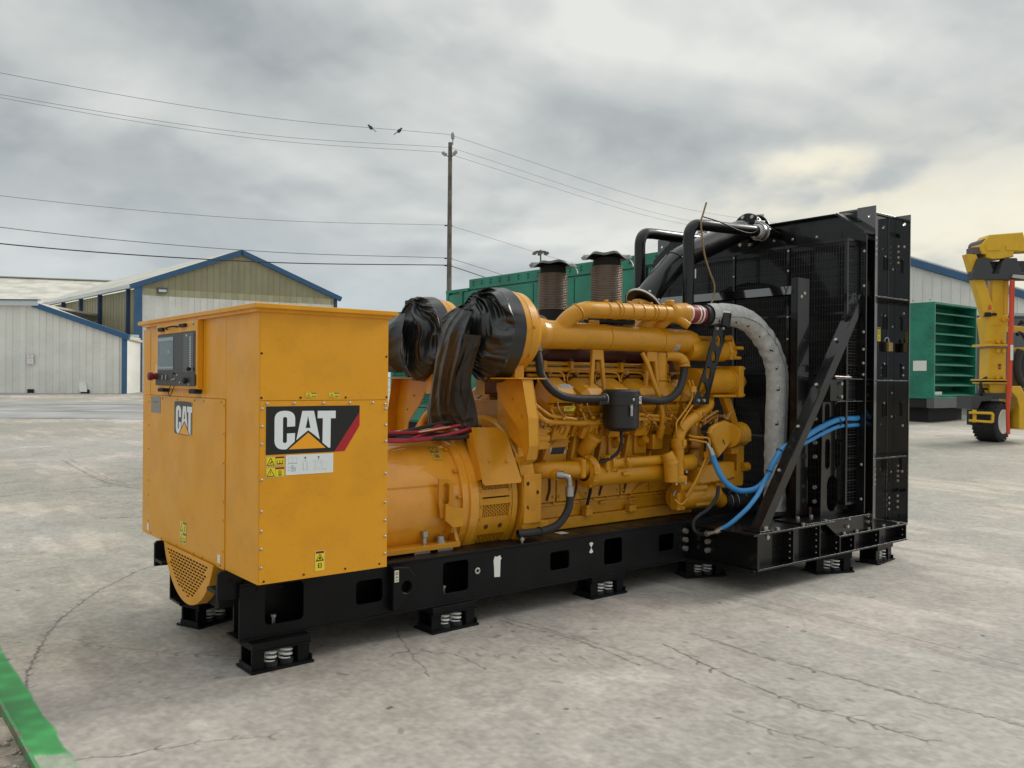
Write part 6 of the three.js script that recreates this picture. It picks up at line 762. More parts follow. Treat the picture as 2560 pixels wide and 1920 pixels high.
  gp('sample_valve', [rod(V(2.93, 0.985, -0.02), V(2.93, 0.96, 0.02), 0.015, 0.015, 10), rod(V(2.91, 0.90, -0.04), V(2.96, 0.90, -0.02), 0.016, 0.016, 10), bc(2.93, 1.01, -0.01, 0.03, 0.03, 0.02, 0.004)], MAT.yel, oc);
  gp('dip_tube', [tube([[2.255, 1.02, -0.17], [2.26, 0.99, -0.14], [2.265, 0.95, -0.1]], 0.012, 12, 6), tube([[2.06, 0.86, -0.15], [2.06, 0.92, -0.16], [2.07, 1.0, -0.2]], 0.014, 12, 6)], MAT.yel, oc);
  // silver elbow with black hose
  const hy = gp('oil_hose', tube([[2.30, 0.80, 0.03], [2.298, 0.74, 0.035], [2.27, 0.67, 0.035], [2.2, 0.59, 0.02], [2.1, 0.555, -0.01], [2.0, 0.545, -0.04], [1.9, 0.545, -0.06]], 0.028, 50, 14), MAT.rub); gp('hose_elbow', [tube([[2.24, 0.935, -0.02], [2.262, 0.932, 0.01], [2.285, 0.92, 0.03], [2.298, 0.88, 0.03], [2.30, 0.82, 0.03]], 0.02, 24, 14), rod(V(2.30, 0.845, 0.03), V(2.30, 0.785, 0.03), 0.031, 0.031, 20), rod(V(2.235, 0.935, -0.03), V(2.265, 0.932, 0.005), 0.03, 0.03, 8), torus(V(2.3, 0.85, 0.03), V(0, 1, 0), 0.03, 0.004, 24, 6)], MAT.steel, hy);
  gp('hose_clip', [torus(V(2.06, 0.55, -0.02), V(1, 0, -0.2), 0.031, 0.004, 20, 6)], MAT.dull, hy);
  // thermostat leg and rising pipe at the front
  const th = gp('water_riser', [tube([[3.5, 0.82, 0.0], [3.5, 1.0, 0.0], [3.5, 1.14, 0.0], [3.535, 1.215, 0.0], [3.62, 1.275, -0.005], [3.78, 1.34, -0.03], [3.95, 1.40, -0.07], [4.02, 1.46, -0.12], [4.03, 1.54, -0.14]], 0.047, 60, 22), rod(V(3.5, 1.08, 0), V(3.5, 1.15, 0), 0.058, 0.058, 24), bc(3.475, 0.83, 0.0, 0.15, 0.06, 0.12, 0.015), rod(V(3.38, 1.0, 0.02), V(3.40, 0.82, 0.02), 0.058, 0.058, 22), rod(V(3.36, 1.04, 0.0), V(3.39, 0.95, 0.03), 0.05, 0.06, 20), rod(V(3.5, 0.95, 0), V(3.70, 0.95, -0.04), 0.062, 0.066, 26), rod(V(3.56, 1.09, -0.1), V(3.63, 1.09, -0.06), 0.045, 0.045, 20)], MAT.yel); gp('pipe_clip', [torus(V(3.73, 1.322, -0.022), V(1, 0.4, -0.1), 0.05, 0.008, 26, 6), bc(3.74, 1.275, -0.02, 0.03, 0.06, 0.03, 0.004), bc(3.5, 1.12, 0.06, 0.04, 0.05, 0.02, 0.004)], MAT.yel, th); bolts('riser_bolt', [hexY(3.42, 0.79, 0.05, 0.012, 0.02), hexY(3.53, 0.79, 0.05, 0.012, 0.02), hexY(3.6, 0.87, -0.0, 0.014, 0.02)], th, MAT.zinc);
  // twin fuel lines
  const fl2 = gp('fuel_pipe', [tube([[3.62, 1.62, 0.0], [3.66, 1.52, 0.0], [3.65, 1.45, 0.0], [3.55, 1.35, 0.0], [3.47, 1.29, 0.01], [3.45, 1.25, 0.02], [3.46, 1.17, 0.02]], 0.008, 40, 7), tube([[3.66, 1.62, 0.0], [3.70, 1.52, 0.0], [3.69, 1.44, 0.0], [3.59, 1.34, 0.0], [3.505, 1.27, 0.02], [3.49, 1.22, 0.06]], 0.008, 40, 7), tube([[3.56, 1.18, 0.05], [3.62, 1.165, 0.05], [3.72, 1.155, 0.06], [3.775, 1.15, 0.07], [3.79, 1.12, 0.08], [3.79, 1.02, 0.08]], 0.0095, 40, 7), tube([[3.56, 1.145, 0.05], [3.65, 1.135, 0.05], [3.73, 1.12, 0.06], [3.76, 1.115, 0.07], [3.765, 1.08, 0.08], [3.765, 1.02, 0.08]], 0.0095, 40, 7), tube([[3.79, 1.02, 0.08], [3.77, 0.95, 0.07], [3.68, 0.80, 0.04], [3.60, 0.68, 0.02], [3.555, 0.63, 0.01], [3.52, 0.625, 0.0], [3.50, 0.66, -0.03]], 0.011, 40, 7), tube([[3.765, 1.02, 0.08], [3.735, 0.95, 0.07], [3.65, 0.80, 0.05], [3.57, 0.68, 0.02]], 0.011, 30, 7)], MAT.yel); gp('pipe_bracket', [bc(3.78, 1.015, 0.08, 0.07, 0.05, 0.05, 0.005), bc(3.66, 1.545, 0.01, 0.06, 0.05, 0.03, 0.004)], MAT.yel, fl2);
  // black slotted strut
  const hs = (cx, cy, a, b) => oval(cx, cy, a, b); gp('slotted_strut', [polyZ([[3.665, 1.42], [3.865, 1.42], [3.875, 1.5], [3.955, 1.72], [4.06, 1.95], [4.09, 2.075], [3.925, 2.075], [3.905, 1.98], [3.80, 1.70], [3.725, 1.54], [3.665, 1.46]], 0.0, 0.012, [hs(3.79, 1.545, 0.045, 0.062), hs(3.855, 1.68, 0.03, 0.055), hs(3.92, 1.815, 0.028, 0.055), hs(3.98, 1.95, 0.034, 0.05)], 0.001), bx(3.93, 4.12, 2.05, 2.078, -0.06, 0.012)], MAT.blk).userData.label = 'black strut plate with oval holes'; bolts('strut_bolt', [[3.72, 1.455], [3.79, 1.455], [3.95, 2.05], [4.03, 2.055]].map(([x, y]) => rod(V(x, y, 0.012), V(x, y, 0.028), 0.014, 0.012, 12)));
  gp('strut_clamp', [rot(bx(3.99, 4.09, 2.07, 2.19, 0.03, 0.05, 0.004), 'Z', -0.2, V(4.05, 2.1, 0))], MAT.blk); gp('duct_label', bx(3.99, 4.08, 2.185, 2.20, 0.046, 0.052), MAT.white);
  // front end: jacket water pump, aftercooler housing, gear case
  const fr = gp('gear_case', [polyX([[-0.93, 0.58], [-0.27, 0.58], [-0.2, 0.75], [-0.2, 1.15], [-0.3, 1.7], [-0.45, 1.85], [-0.75, 1.85], [-0.9, 1.7]], 3.94, 4.04, [], 0.01), bx(3.95, 4.2, 0.66, 1.15, -0.7, -0.3, 0.02), lathe([[4.04, 0.2], [4.1, 0.2], [4.12, 0.15], [4.2, 0.12]], V(0, 1.0, ZC), V(1, 0, 0), 32)], MAT.yel);
  gp('aftercooler', [rod(V(3.8, 1.61, -0.12), V(4.33, 1.61, -0.12), 0.112, 0.112, 40), bx(4.28, 4.345, 1.475, 1.745, -0.255, 0.005, 0.01), lathe([[4.345, 0.118], [4.37, 0.112], [4.42, 0.085], [4.45, 0.06], [4.47, 0.055], [4.475, 0.036], [4.44, 0.034]], V(0, 1.61, -0.12), V(1, 0, 0), 40), lathe(crisp([[4.25, 0.112], [4.25, 0.122], [4.275, 0.122], [4.28, 0.112]]), V(0, 1.61, -0.12), V(1, 0, 0), 40), bx(3.98, 4.3, 1.48, 1.50, -0.22, -0.03)], MAT.yel, fr);
  bolts('aftercooler_bolt', [[1.725, -0.02], [1.725, -0.23], [1.495, -0.02], [1.495, -0.23]].map(([y, z]) => rod(V(4.345, y, z), V(4.375, y, z), 0.014, 0.014, 6)), fr, MAT.yel);
  gp('pump_housing', [rod(V(3.75, 1.87, -0.14), V(4.22, 1.87, -0.14), 0.088, 0.088, 32), polyX([[-0.235, 1.80], [-0.05, 1.80], [-0.03, 1.86], [-0.06, 1.955], [-0.22, 1.955], [-0.25, 1.88]], 4.22, 4.30, [], 0.012), polyX([[-0.20, 1.80], [-0.08, 1.80], [-0.055, 1.87], [-0.09, 1.95], [-0.19, 1.95], [-0.225, 1.87]], 4.30, 4.335, [], 0.012), rod(V(4.1, 1.985, -0.14), V(4.32, 1.985, -0.14), 0.024, 0.026, 16), rod(V(4.32, 1.985, -0.14), V(4.345, 1.985, -0.14), 0.03, 0.03, 16), rod(V(3.85, 1.975, -0.14), V(4.1, 1.975, -0.14), 0.02, 0.02, 12), bc(4.15, 1.96, -0.14, 0.05, 0.08, 0.07, 0.01)], MAT.yel, fr);
  bolts('pump_bolt', [[1.815, -0.24], [1.815, -0.045], [1.9, -0.02], [1.94, -0.22]].map(([y, z]) => rod(V(4.26, y, z), V(4.35, y, z), 0.015, 0.015, 8)), fr, MAT.yel);
  gp('support_arm', [polyZ([[4.20, 1.48], [4.30, 1.48], [4.49, 1.10], [4.40, 1.10]], -0.16, -0.10, [], 0.01)], MAT.yel, fr); gp('front_leg', [bx(4.33, 4.43, 0.82, 1.2, -0.2, -0.05, 0.012), bx(4.05, 4.43, 0.70, 0.84, -0.25, -0.05, 0.02), rod(V(4.38, 0.87, -0.05), V(4.47, 0.87, -0.05), 0.04, 0.04, 18)], MAT.yel, fr);
  const ag = [[3.80, 1.19], [3.83, 1.235], [3.90, 1.265], [4.02, 1.285], [4.10, 1.26], [4.135, 1.20], [4.12, 1.13], [3.95, 1.0], [3.925, 0.985], [3.90, 1.02]]; const al = gp('charging_alternator', [polyZ(ag, 0.03, 0.075, [], 0.012), rod(V(4.08, 1.16, 0.04), V(4.32, 1.16, -0.02), 0.105, 0.105, 32), lathe([[0, 0.11], [0.05, 0.112], [0.07, 0.09]], V(4.12, 1.16, 0.03), V(1, 0, -0.25), 32), bc(4.2, 1.04, 0, 0.1, 0.09, 0.06, 0.012), bc(4.3, 1.17, -0.01, 0.12, 0.13, 0.13, 0.02)], MAT.yel); bolts('alternator_slot', [rot(bc(3.98, 1.11, 0.0755, 0.012, 0.05, 0.002), 'Z', 0.6, V(3.98, 1.11, 0)), bc(4.18, 1.13, 0.105, 0.035, 0.012, 0.02), bc(4.17, 1.09, 0.1, 0.035, 0.01, 0.02)], al, MAT.dull); gp('lead', tube([[4.34, 1.22, -0.02], [4.40, 1.19, 0.0], [4.43, 1.12, 0.01], [4.40, 1.10, 0.02], [4.36, 1.12, 0.0]], 0.008, 24, 6), MAT.yel, al);
  gp('sensor_cluster', [bc(3.86, 1.32, -0.02, 0.16, 0.03, 0.05, 0.005), tube([[3.78, 1.28, 0.0], [3.86, 1.33, 0.03], [3.95, 1.36, 0.02], [4.02, 1.36, -0.02]], 0.012, 24, 6), tube([[3.8, 1.25, 0.0], [3.9, 1.31, 0.02], [4.0, 1.33, 0.0]], 0.009, 24, 6), rod(V(4.13, 1.28, -0.02), V(4.2, 1.34, -0.03), 0.02, 0.02, 10), ...Array.from({ length: 16 }, (_, i) => bc(3.76 + r2() * 0.3, 1.24 + r2() * 0.12, -0.03 + r2() * 0.05, 0.02 + 0.02 * r2(), 0.02 + 0.02 * r2(), 0.03, 0.004))], MAT.castRecess, fr);
  gp('gear_rib', [tube([[3.75, 1.3, -0.06], [3.74, 1.2, -0.06], [3.8, 1.08, -0.08], [3.76, 0.98, -0.06], [3.85, 0.88, -0.06]], 0.05, 30, 12), rod(V(3.7, 1.10, -0.05), V(3.78, 1.08, -0.02), 0.03, 0.03, 12)], MAT.castRecess, fr);
  gp('water_pump', [polyZ([[3.72, 0.78], [3.76, 0.76], [4.10, 0.775], [4.21, 0.79], [4.20, 0.93], [4.05, 0.935], [3.74, 0.905]], -0.12, 0.03, [], 0.02), rod(V(3.58, 0.66, -0.1), V(4.0, 0.66, -0.1), 0.10, 0.115, 28), rod(V(3.55, 0.75, -0.06), V(3.86, 0.73, -0.04), 0.055, 0.05, 20), bc(3.58, 0.64, -0.07, 0.1, 0.16, 0.1, 0.02), rod(V(3.98, 0.68, -0.1), V(4.02, 0.68, -0.1), 0.125, 0.125, 28), tube([[4.05, 0.72, -0.15], [4.14, 0.66, -0.15], [4.2, 0.60, -0.15], [4.24, 0.58, -0.15]], 0.07, 20, 20), bc(3.85, 0.60, -0.05, 0.22, 0.03, 0.1, 0.008)], MAT.yel, fr); gp('vent_grid', [bx(3.855, 3.95, 0.955, 1.06, -0.01, 0.0), ...Array.from({ length: 7 }, (_, i) => bx(3.86, 3.945, 0.963 + i * 0.014, 0.969 + i * 0.014, 0.0, 0.006))], MAT.yel, fr);
  gp('drain_cock', [rod(V(3.47, 0.70, -0.02), V(3.47, 0.74, 0.0), 0.014, 0.01, 10)], MAT.steel, fr);
  gp('black_intake_joint', [rod(V(4.24, 0.575, -0.14), V(4.6, 0.56, -0.12), 0.075, 0.075, 28)], MAT.rub, fr); gp('joint_band', [4.3, 4.38, 4.5].map(x => torus(V(x, 0.572, -0.136), V(1, 0, 0.05), 0.077, 0.004, 32, 6)), MAT.steel, fr);
  gp('ledge_bracket', [polyY([[3.94, -0.3], [4.06, -0.22], [4.06, -0.3]], 0.545, 0.56), bx(3.93, 3.99, 0.487, 0.6, -0.36, -0.262, 0.006)], MAT.yel, fr);

}
// ---------- radiator ----------
{
  const mir = z => 2 * ZC - z, both = f => [f(z => z), f(mir)];
  // base frame
  both((Z) => {
    const near = Z(0.65) > 0, zs = (a, b) => [Math.min(Z(a), Z(b)), Math.max(Z(a), Z(b))], b2 = (x0, x1, y0, y1, a, b, r) => { const [p, q] = zs(a, b); return bx(x0, x1, y0, y1, p, q, r); };
    const [w0, w1] = zs(0.535, 0.55);
    const base = gp('radiator_base', [polyZ([[3.665, 0.191], [5.91, 0.191], [5.91, 0.315], [4.79, 0.315], [4.69, 0.445], [3.665, 0.445]], w0, w1), b2(3.655, 5.915, 0.175, 0.19, 0.4, 0.655, 0.002), b2(3.66, 4.71, 0.446, 0.461, 0.3, 0.655, 0.002), b2(4.775, 5.915, 0.316, 0.331, 0.3, 0.655, 0.002)], MAT.blk);
    for (const x of [3.668, 4.12, 4.49, 4.79, 5.02, 5.43, 5.895]) { const yt = x < 4.7 ? 0.445 : 0.315; gp('stiffener', b2(x, x + 0.012, 0.191, yt, 0.551, 0.648, 0.001), MAT.blk, base); if (near) bolts('stiffener_bolt', [0.22, 0.27, 0.32, 0.37, 0.42].filter(y => y < yt - 0.01).map(y => domeX(x - 0.001, y, 0.615, 0.008)), base, MAT.zinc); }
    gp('end_plate', [b2(3.652, 3.664, 0.191, 0.445, 0.0, 0.65), b2(3.60, 3.66, 0.446, 0.460, 0.02, 0.655), b2(3.62, 3.66, 0.175, 0.189, -0.1, 0.64)], MAT.blk, base);
    if (near) { const bb = []; for (const y of [0.265, 0.335, 0.405]) bb.push(rod(V(3.58, y, 0.001), V(3.58, y, 0.03), 0.022, 0.02, 14), rod(V(3.652, y + 0.005, 0.19), V(3.625, y + 0.005, 0.19), 0.022, 0.02, 14)); bolts('splice_bolt', bb, base, MAT.zinc); bolts('flange_bolt', [[3.95, 0.461], [4.3, 0.461], [4.62, 0.461], [4.9, 0.331], [5.1, 0.331], [5.3, 0.331], [5.55, 0.331], [5.8, 0.331]].map(([x, y]) => hexY(x, y, 0.62, 0.017, 0.018)), base, MAT.zinc); gp('base_gusset', [polyZ([[4.6, 0.462], [5.33, 0.468], [5.33, 0.332], [4.80, 0.332]], 0.6, 0.612, [], 0.001), bx(4.3, 5.3, 0.462, 0.474, 0.35, 0.648, 0.002)], MAT.blk, base); bolts('gusset_bolt', [[4.95, 0.39], [4.97, 0.455], [5.28, 0.40], [5.28, 0.45]].map(([x, y]) => rod(V(x, y, 0.612), V(x, y, 0.632), 0.016, 0.014, 12)), base, MAT.zinc); gp('drain_slot', oval ? [rod(V(3.80, 0.25, 0.551), V(3.80, 0.25, 0.553), 0.018, 0.018, 14)] : [], MAT.dull, base); }
  });
  gp('base_deck', bx(3.67, 5.2, 0.426, 0.444, -1.5, 0.299), MAT.skid);
  for (const x of [3.72, 4.55, 5.75]) gp('base_cross_beam', bx(x, x + 0.12, 0.195, 0.31, -1.734, 0.534), MAT.blk);
  // front plate, core and top hood
  const plate = gp('shroud_plate', polyX([[mir(0.63), 0.48], [0.63, 0.48], [0.63, 2.915], [0.385, 3.09], [mir(0.385), 3.09], [mir(0.63), 2.915]], 5.2, 5.215, [ring(0.6, 1.6, 0.98)]), MAT.blk); plate.userData.label = 'black shroud plate behind the mesh guard';
  gp('radiator_core', bx(5.33, 5.8, 0.5, 2.95, mir(0.48), 0.48), MAT.dull, plate); gp('fan_ring', lathe([[5.215, 0.99], [5.3, 0.97]], V(0, 1.6, ZC), V(1, 0, 0), 64), MAT.blk, plate);
  gp('hood', [polyX([[mir(0.62), 2.86], [0.62, 2.86], [0.62, 2.915], [0.38, 3.085], [mir(0.38), 3.085], [mir(0.62), 2.915]], 5.216, 5.299), bx(5.216, 5.5, 2.955, 3.05, mir(0.48), 0.48)], MAT.blk, plate); gp('hood_edge', [polyX([[0.645, 2.90], [0.655, 2.915], [0.39, 3.105], [0.375, 3.095]], 5.12, 5.3), bx(5.12, 5.3, 3.092, 3.1, mir(0.37), 0.37)], MAT.blk, plate);
  for (let i = 0; i < 7; i++) { const a = i / 7 * 6.283 + 0.3; const b = new THREE.BoxGeometry(0.01, 0.62, 0.22).translate(0, 0.6, 0).rotateY(0.5).rotateX(a); gp('fan_blade', b.translate(5.27, 1.6, ZC), MAT.dull, plate); } gp('bottom_skirt', bx(5.216, 5.23, 0.2, 0.49, mir(0.53), 0.53), MAT.dull, plate); gp('top_tank', bx(5.32, 5.78, 2.9, 3.115, mir(0.48), 0.48, 0.01), MAT.blk, plate); gp('fan_hub', rod(V(4.4, 1.6, ZC), V(5.3, 1.6, ZC), 0.1, 0.16, 28), MAT.dull, plate);
  bolts('shroud_bolt', [[0.61, 2.75], [0.61, 2.45], [0.61, 2.05], [0.61, 1.9], [0.61, 1.78], [0.55, 1.72], [0.61, 1.68], [0.6, 0.9], [0.6, 0.6], [0.15, 2.93], [-0.1, 2.94], [-0.3, 2.95]].map(([z, y]) => domeX(5.199, y, z, 0.014)), plate, MAT.zinc);
  // mesh guard
  const gz = 0.57, fz = mir(0.57), gy0 = 0.56, gy1 = 2.85, gx = 5.0, guard = gp('fan_guard', [bx(gx, gx + 0.025, gy1 - 0.025, gy1, fz, gz), bx(gx, gx + 0.025, gy0, gy0 + 0.025, fz, gz), ...[0.57, 0.0, -0.6, -1.2, -1.745].map(z => bx(gx, gx + 0.025, gy0 + 0.026, gy1 - 0.026, z - 0.025, z)), ...[1.1, 1.66, 2.2].map(y => bx(gx + 0.001, gx + 0.02, y, y + 0.02, fz, gz - 0.026)), bx(gx + 0.026, 5.199, gy1 - 0.02, gy1, gz - 0.02, gz), bx(gx + 0.026, 5.199, gy0, gy0 + 0.02, gz - 0.02, gz), bx(5.18, 5.199, gy0 + 0.021, gy1 - 0.021, gz - 0.02, gz)], MAT.blk);
  const wm = new THREE.MeshStandardMaterial({ color: rgb(0.03, 0.03, 0.032), roughness: 0.4, metalness: 0.2 }), wires = []; for (let z = fz + 0.02; z < gz; z += 0.026) wires.push(bx(gx + 0.008, gx + 0.0115, gy0, gy1, z, z + 0.0035)); for (let y = gy0; y < gy1; y += 0.075) wires.push(bx(gx + 0.0118, gx + 0.0152, y, y + 0.0035, fz, gz)); gp('guard_wire', wires, wm, guard, 'stuff');
  const sw = []; for (let y = gy0; y < gy1; y += 0.026) sw.push(bx(gx + 0.02, 5.19, y, y + 0.0032, gz - 0.012, gz - 0.009)); for (let y = gy0; y < gy1; y += 0.1) sw.push(bx(gx + 0.02, 5.19, y, y + 0.006, gz - 0.009, gz - 0.005)); for (let x = gx + 0.03; x < 5.19; x += 0.05) sw.push(bx(x, x + 0.003, gy0, gy1, gz - 0.009, gz - 0.006)); gp('side_wire', sw, wm, guard, 'stuff'); const fw = []; for (let y = gy0; y < gy1; y += 0.05) fw.push(bx(gx + 0.02, 5.19, y, y + 0.0032, fz + 0.005, fz + 0.008)); for (let x = gx + 0.03; x < 5.19; x += 0.05) fw.push(bx(x, x + 0.003, gy0, gy1, fz + 0.008, fz + 0.011)); gp('side_wire', fw, wm, guard, 'stuff');
  const gb = []; for (const y of [0.9, 1.3, 1.75, 2.0, 2.2, 2.42, 2.62, 2.8]) gb.push(domeX(gx - 0.001, y, 0.0 - 0.012, 0.011), domeX(gx - 0.001, y, -0.612, 0.011)); bolts('guard_bolt', gb, guard, MAT.zinc);
  // side channels
  both((Z) => {
    const near = Z(0.65) > 0, b2 = (x0, x1, y0, y1, a, b, r) => bx(x0, x1, y0, y1, Math.min(Z(a), Z(b)), Math.max(Z(a), Z(b)), r);
    const fl = (x, top) => polyX([[Z(0.485), 0.333], [Z(0.655), 0.333], [Z(0.655), top], [Z(0.485), top]], x, x + 0.012, near ? [ring(-0.6, top - 0.08, 0.014)] : [ring(1.8, top - 0.08, 0.014), ring(1.8, top - 0.19, 0.010)]);
    const ch = gp('side_channel', [b2(5.313, 5.908, 0.333, 3.13, 0.49, 0.5), fl(5.3, 3.155), fl(5.909, 3.15), b2(5.312, 5.92, 3.131, 3.15, 0.3, 0.52, 0.002), b2(5.8, 5.908, 0.333, 3.13, 0.5, 0.512, 0.002)], MAT.gloss);
    ch.userData.label = near ? 'near side channel with latches and bolts' : 'far side channel';
    for (const y of [2.365, 1.63, 0.945]) gp('channel_rib', b2(5.3125, 5.9085, y - 0.006, y + 0.006, 0.501, y < 1 ? 0.65 : 0.652, 0.001), MAT.blk, ch);
    if (!near) return;
    const bb = []; for (const y of [2.92, 2.87, 2.82, 2.77]) bb.push(domeZ(5.60, y, 0.5, 0.015), domeX(5.908, y - 0.05, 0.545, 0.013)); for (const y of [2.86, 2.25, 1.75, 1.68, 1.22, 0.8]) bb.push(domeX(5.908, y, 0.6, 0.014)); for (const y of [0.83, 0.78, 0.735, 0.69]) bb.push(domeZ(5.61, y, 0.5, 0.014), domeX(5.908, y + 0.02, 0.56, 0.014)); for (const y of [0.57, 0.52, 0.465]) bb.push(domeZ(5.85, y - 0.02, 0.512, 0.014), domeX(5.908, y, 0.56, 0.014)); for (const y of [2.66, 2.13, 1.52, 0.75 + 0.55, 0.79]) bb.push(domeZ(5.88, y, 0.512, 0.012)); bolts('channel_bolt', bb, ch, MAT.zinc);
    for (const y of [2.70, 2.16, 1.72, 1.36, 0.86]) gp('latch', [bx(5.73, 5.738, y - 0.06, y + 0.06, 0.5005, 0.504), bx(5.745, 5.79, y - 0.055, y + 0.058, 0.5005, 0.5035, 0.001), domeZ(5.75, y + 0.062, 0.504, 0.013)], MAT.blk, ch); bolts('latch_screw', [2.70, 2.16, 1.72, 1.36, 0.86].map(y => domeZ(5.75, y + 0.066, 0.506, 0.012)), ch, MAT.zinc);
    gp('pull_slot', [bx(5.64, 5.76, 0.585, 0.615, 0.5005, 0.5015), bx(5.8, 5.9, 0.60, 0.63, 0.5125, 0.5135), bx(5.82, 5.9, 2.96, 3.0, 0.5125, 0.5135)], MAT.dull, ch);
    const yl = canvasTex(48, 128, k => { k.fillStyle = '#e2cf3a'; k.fillRect(0, 0, 48, 128); k.fillStyle = '#8c2a1c'; k.fillRect(4, 4, 40, 14); k.strokeStyle = '#4a4210'; k.lineWidth = 4; k.beginPath(); k.moveTo(24, 26); k.lineTo(40, 52); k.lineTo(8, 52); k.closePath(); k.stroke(); k.fillStyle = '#4a4210'; k.fillRect(8, 60, 32, 5); k.fillRect(18, 80, 10, 36); }); print('warning_label', 'Z', 5.63, 5.685, 1.99, 2.115, 0.502, yl, ch);
    gp('hasp', [bx(5.715, 5.745, 1.90, 1.985, 0.5005, 0.53, 0.002)], MAT.blk, ch);
  });
  const pad = thing('padlock', 'brass padlock hanging on the side of the black radiator', 'padlock', null, V(5.78, 1.9, 0.54)); mk('lock_body', bc(0, 0.04, 0, 0.07, 0.085, 0.03, 0.006), new THREE.MeshStandardMaterial({ color: rgb(0.5, 0.36, 0.14), roughness: 0.4, metalness: 0.5 }), pad); mk('shackle', tube([[-0.022, 0.08, 0], [-0.022, 0.11, 0], [-0.035, 0.125, -0.01], [-0.05, 0.11, -0.02], [-0.05, 0.09, -0.025]], 0.006, 20, 7), MAT.steel, pad);
  // posts, bar, braces
  both((Z) => {
    const near = Z(0.65) > 0, b2 = (x0, x1, y0, y1, a, b, r) => bx(x0, x1, y0, y1, Math.min(Z(a), Z(b)), Math.max(Z(a), Z(b)), r);
    const post = gp('support_post', [b2(4.53, 4.70, 0.474, 2.49, 0.388, 0.4, 0.003), b2(4.53, 4.542, 0.474, 2.49, 0.335, 0.388), b2(4.50, 4.74, 0.4615, 0.474, 0.24, 0.42)], MAT.blk); post.userData.label = near ? 'near square support post' : 'far square support post'; bolts('post_bolt', near ? [domeZ(4.585, 2.33, 0.4, 0.016), domeZ(4.63, 2.36, 0.4, 0.016), ...[0.72, 0.98, 1.1, 1.3, 1.4, 0.6].map(y => hexX(4.735, y, 0.45, 0.018, 0.02)), hexY(4.48, 0.475, 0.45, 0.018, 0.018), hexY(4.66, 0.475, 0.46, 0.018, 0.018)] : [domeZ(4.6, 2.33, mir(0.4) - 0.016, 0.016)], post, MAT.zinc);
    const a = V(3.76, 0.475, Z(0.55)), b = V(5.36, 2.60, Z(0.55)), d = b.clone().sub(a).normalize(), up = V(-d.y, d.x, 0); const br = gp('diagonal_brace', [beam(a, b, 0.09, 0.01, up), beam(a.clone().addScaledVector(up, -0.04).add(V(0, 0, Z(0.55) > 0 ? 0.04 : -0.04)), b.clone().addScaledVector(up, -0.04).add(V(0, 0, Z(0.55) > 0 ? 0.04 : -0.04)), 0.01, 0.085, up), b2(3.70, 3.86, 0.4615, 0.474, 0.48, 0.64, 0.002)], MAT.blk); br.userData.label = near ? 'near diagonal brace' : 'far diagonal brace'; if (near) bolts('brace_bolt', [0.2, 0.36, 0.52, 0.7].map(t => { const p = a.clone().lerp(b, t).addScaledVector(up, 0.01); return rod(p, p.clone().addScaledVector(up, 0.015), 0.014, 0.014, 8); }).concat([hexY(3.82, 0.474, 0.6, 0.02, 0.022), rod(V(3.82, 0.40, 0.62), V(3.82, 0.474, 0.62), 0.011, 0.011, 10), hexY(3.82, 0.41, 0.62, 0.02, 0.02)]), br, MAT.zinc);
  });
  gp('cross_bar', [rot(bx(4.54, 4.555, 2.345, 2.425, mir(0.334), 0.334), 'Z', -0.42, V(4.55, 2.385, 0)), bx(4.57, 4.62, 2.345, 2.355, mir(0.334), 0.334)], MAT.gloss);
  // lower near side: slotted plate and cross plate
  gp('slotted_panel', polyZ([[4.735, 0.475], [5.08, 0.475], [5.08, 1.444], [4.755, 1.444]], 0.49, 0.5, [slotH(4.825, 1.33, 0.075, 0.2), slotH(4.985, 1.33, 0.075, 0.2), slotH(4.835, 1.0, 0.075, 0.26), slotH(4.99, 1.0, 0.075, 0.26), slotH(4.91, 0.66, 0.16, 0.31)]), MAT.blk).userData.label = 'black panel with five rounded slots'; bolts('panel_bolt', [domeZ(5.0, 1.03, 0.45, 0.016), domeZ(5.02, 0.915, 0.45, 0.013)]);
  const cpl = gp('cross_plate', [bx(4.78, 5.299, 1.455, 1.635, 0.545, 0.555), bx(4.76, 5.299, 1.636, 1.645, 0.5, 0.62, 0.001), bx(4.78, 5.299, 1.447, 1.454, 0.5, 0.62, 0.001)], MAT.blk); bolts('cross_bolt', [[4.93, 1.60], [4.93, 1.49], [5.25, 1.6], [5.25, 1.50]].map(([x, y]) => rod(V(x, y, 0.555), V(x, y, 0.575), 0.017, 0.015, 12)).concat([hexY(5.0, 1.645, 0.58, 0.016, 0.03), rod(V(4.77, 1.66, 0.6), V(5.02, 1.655, 0.6), 0.008, 0.008, 8)]), cpl, MAT.zinc);
  gp('small_bar', [bx(4.8, 4.95, 1.70, 1.75, 0.48, 0.5), bx(4.78, 4.98, 1.752, 1.76, 0.46, 0.52)], MAT.blk, cpl); gp('mid_panel', bx(5.09, 5.19, 0.5, 1.44, 0.47, 0.48), MAT.dull, cpl);

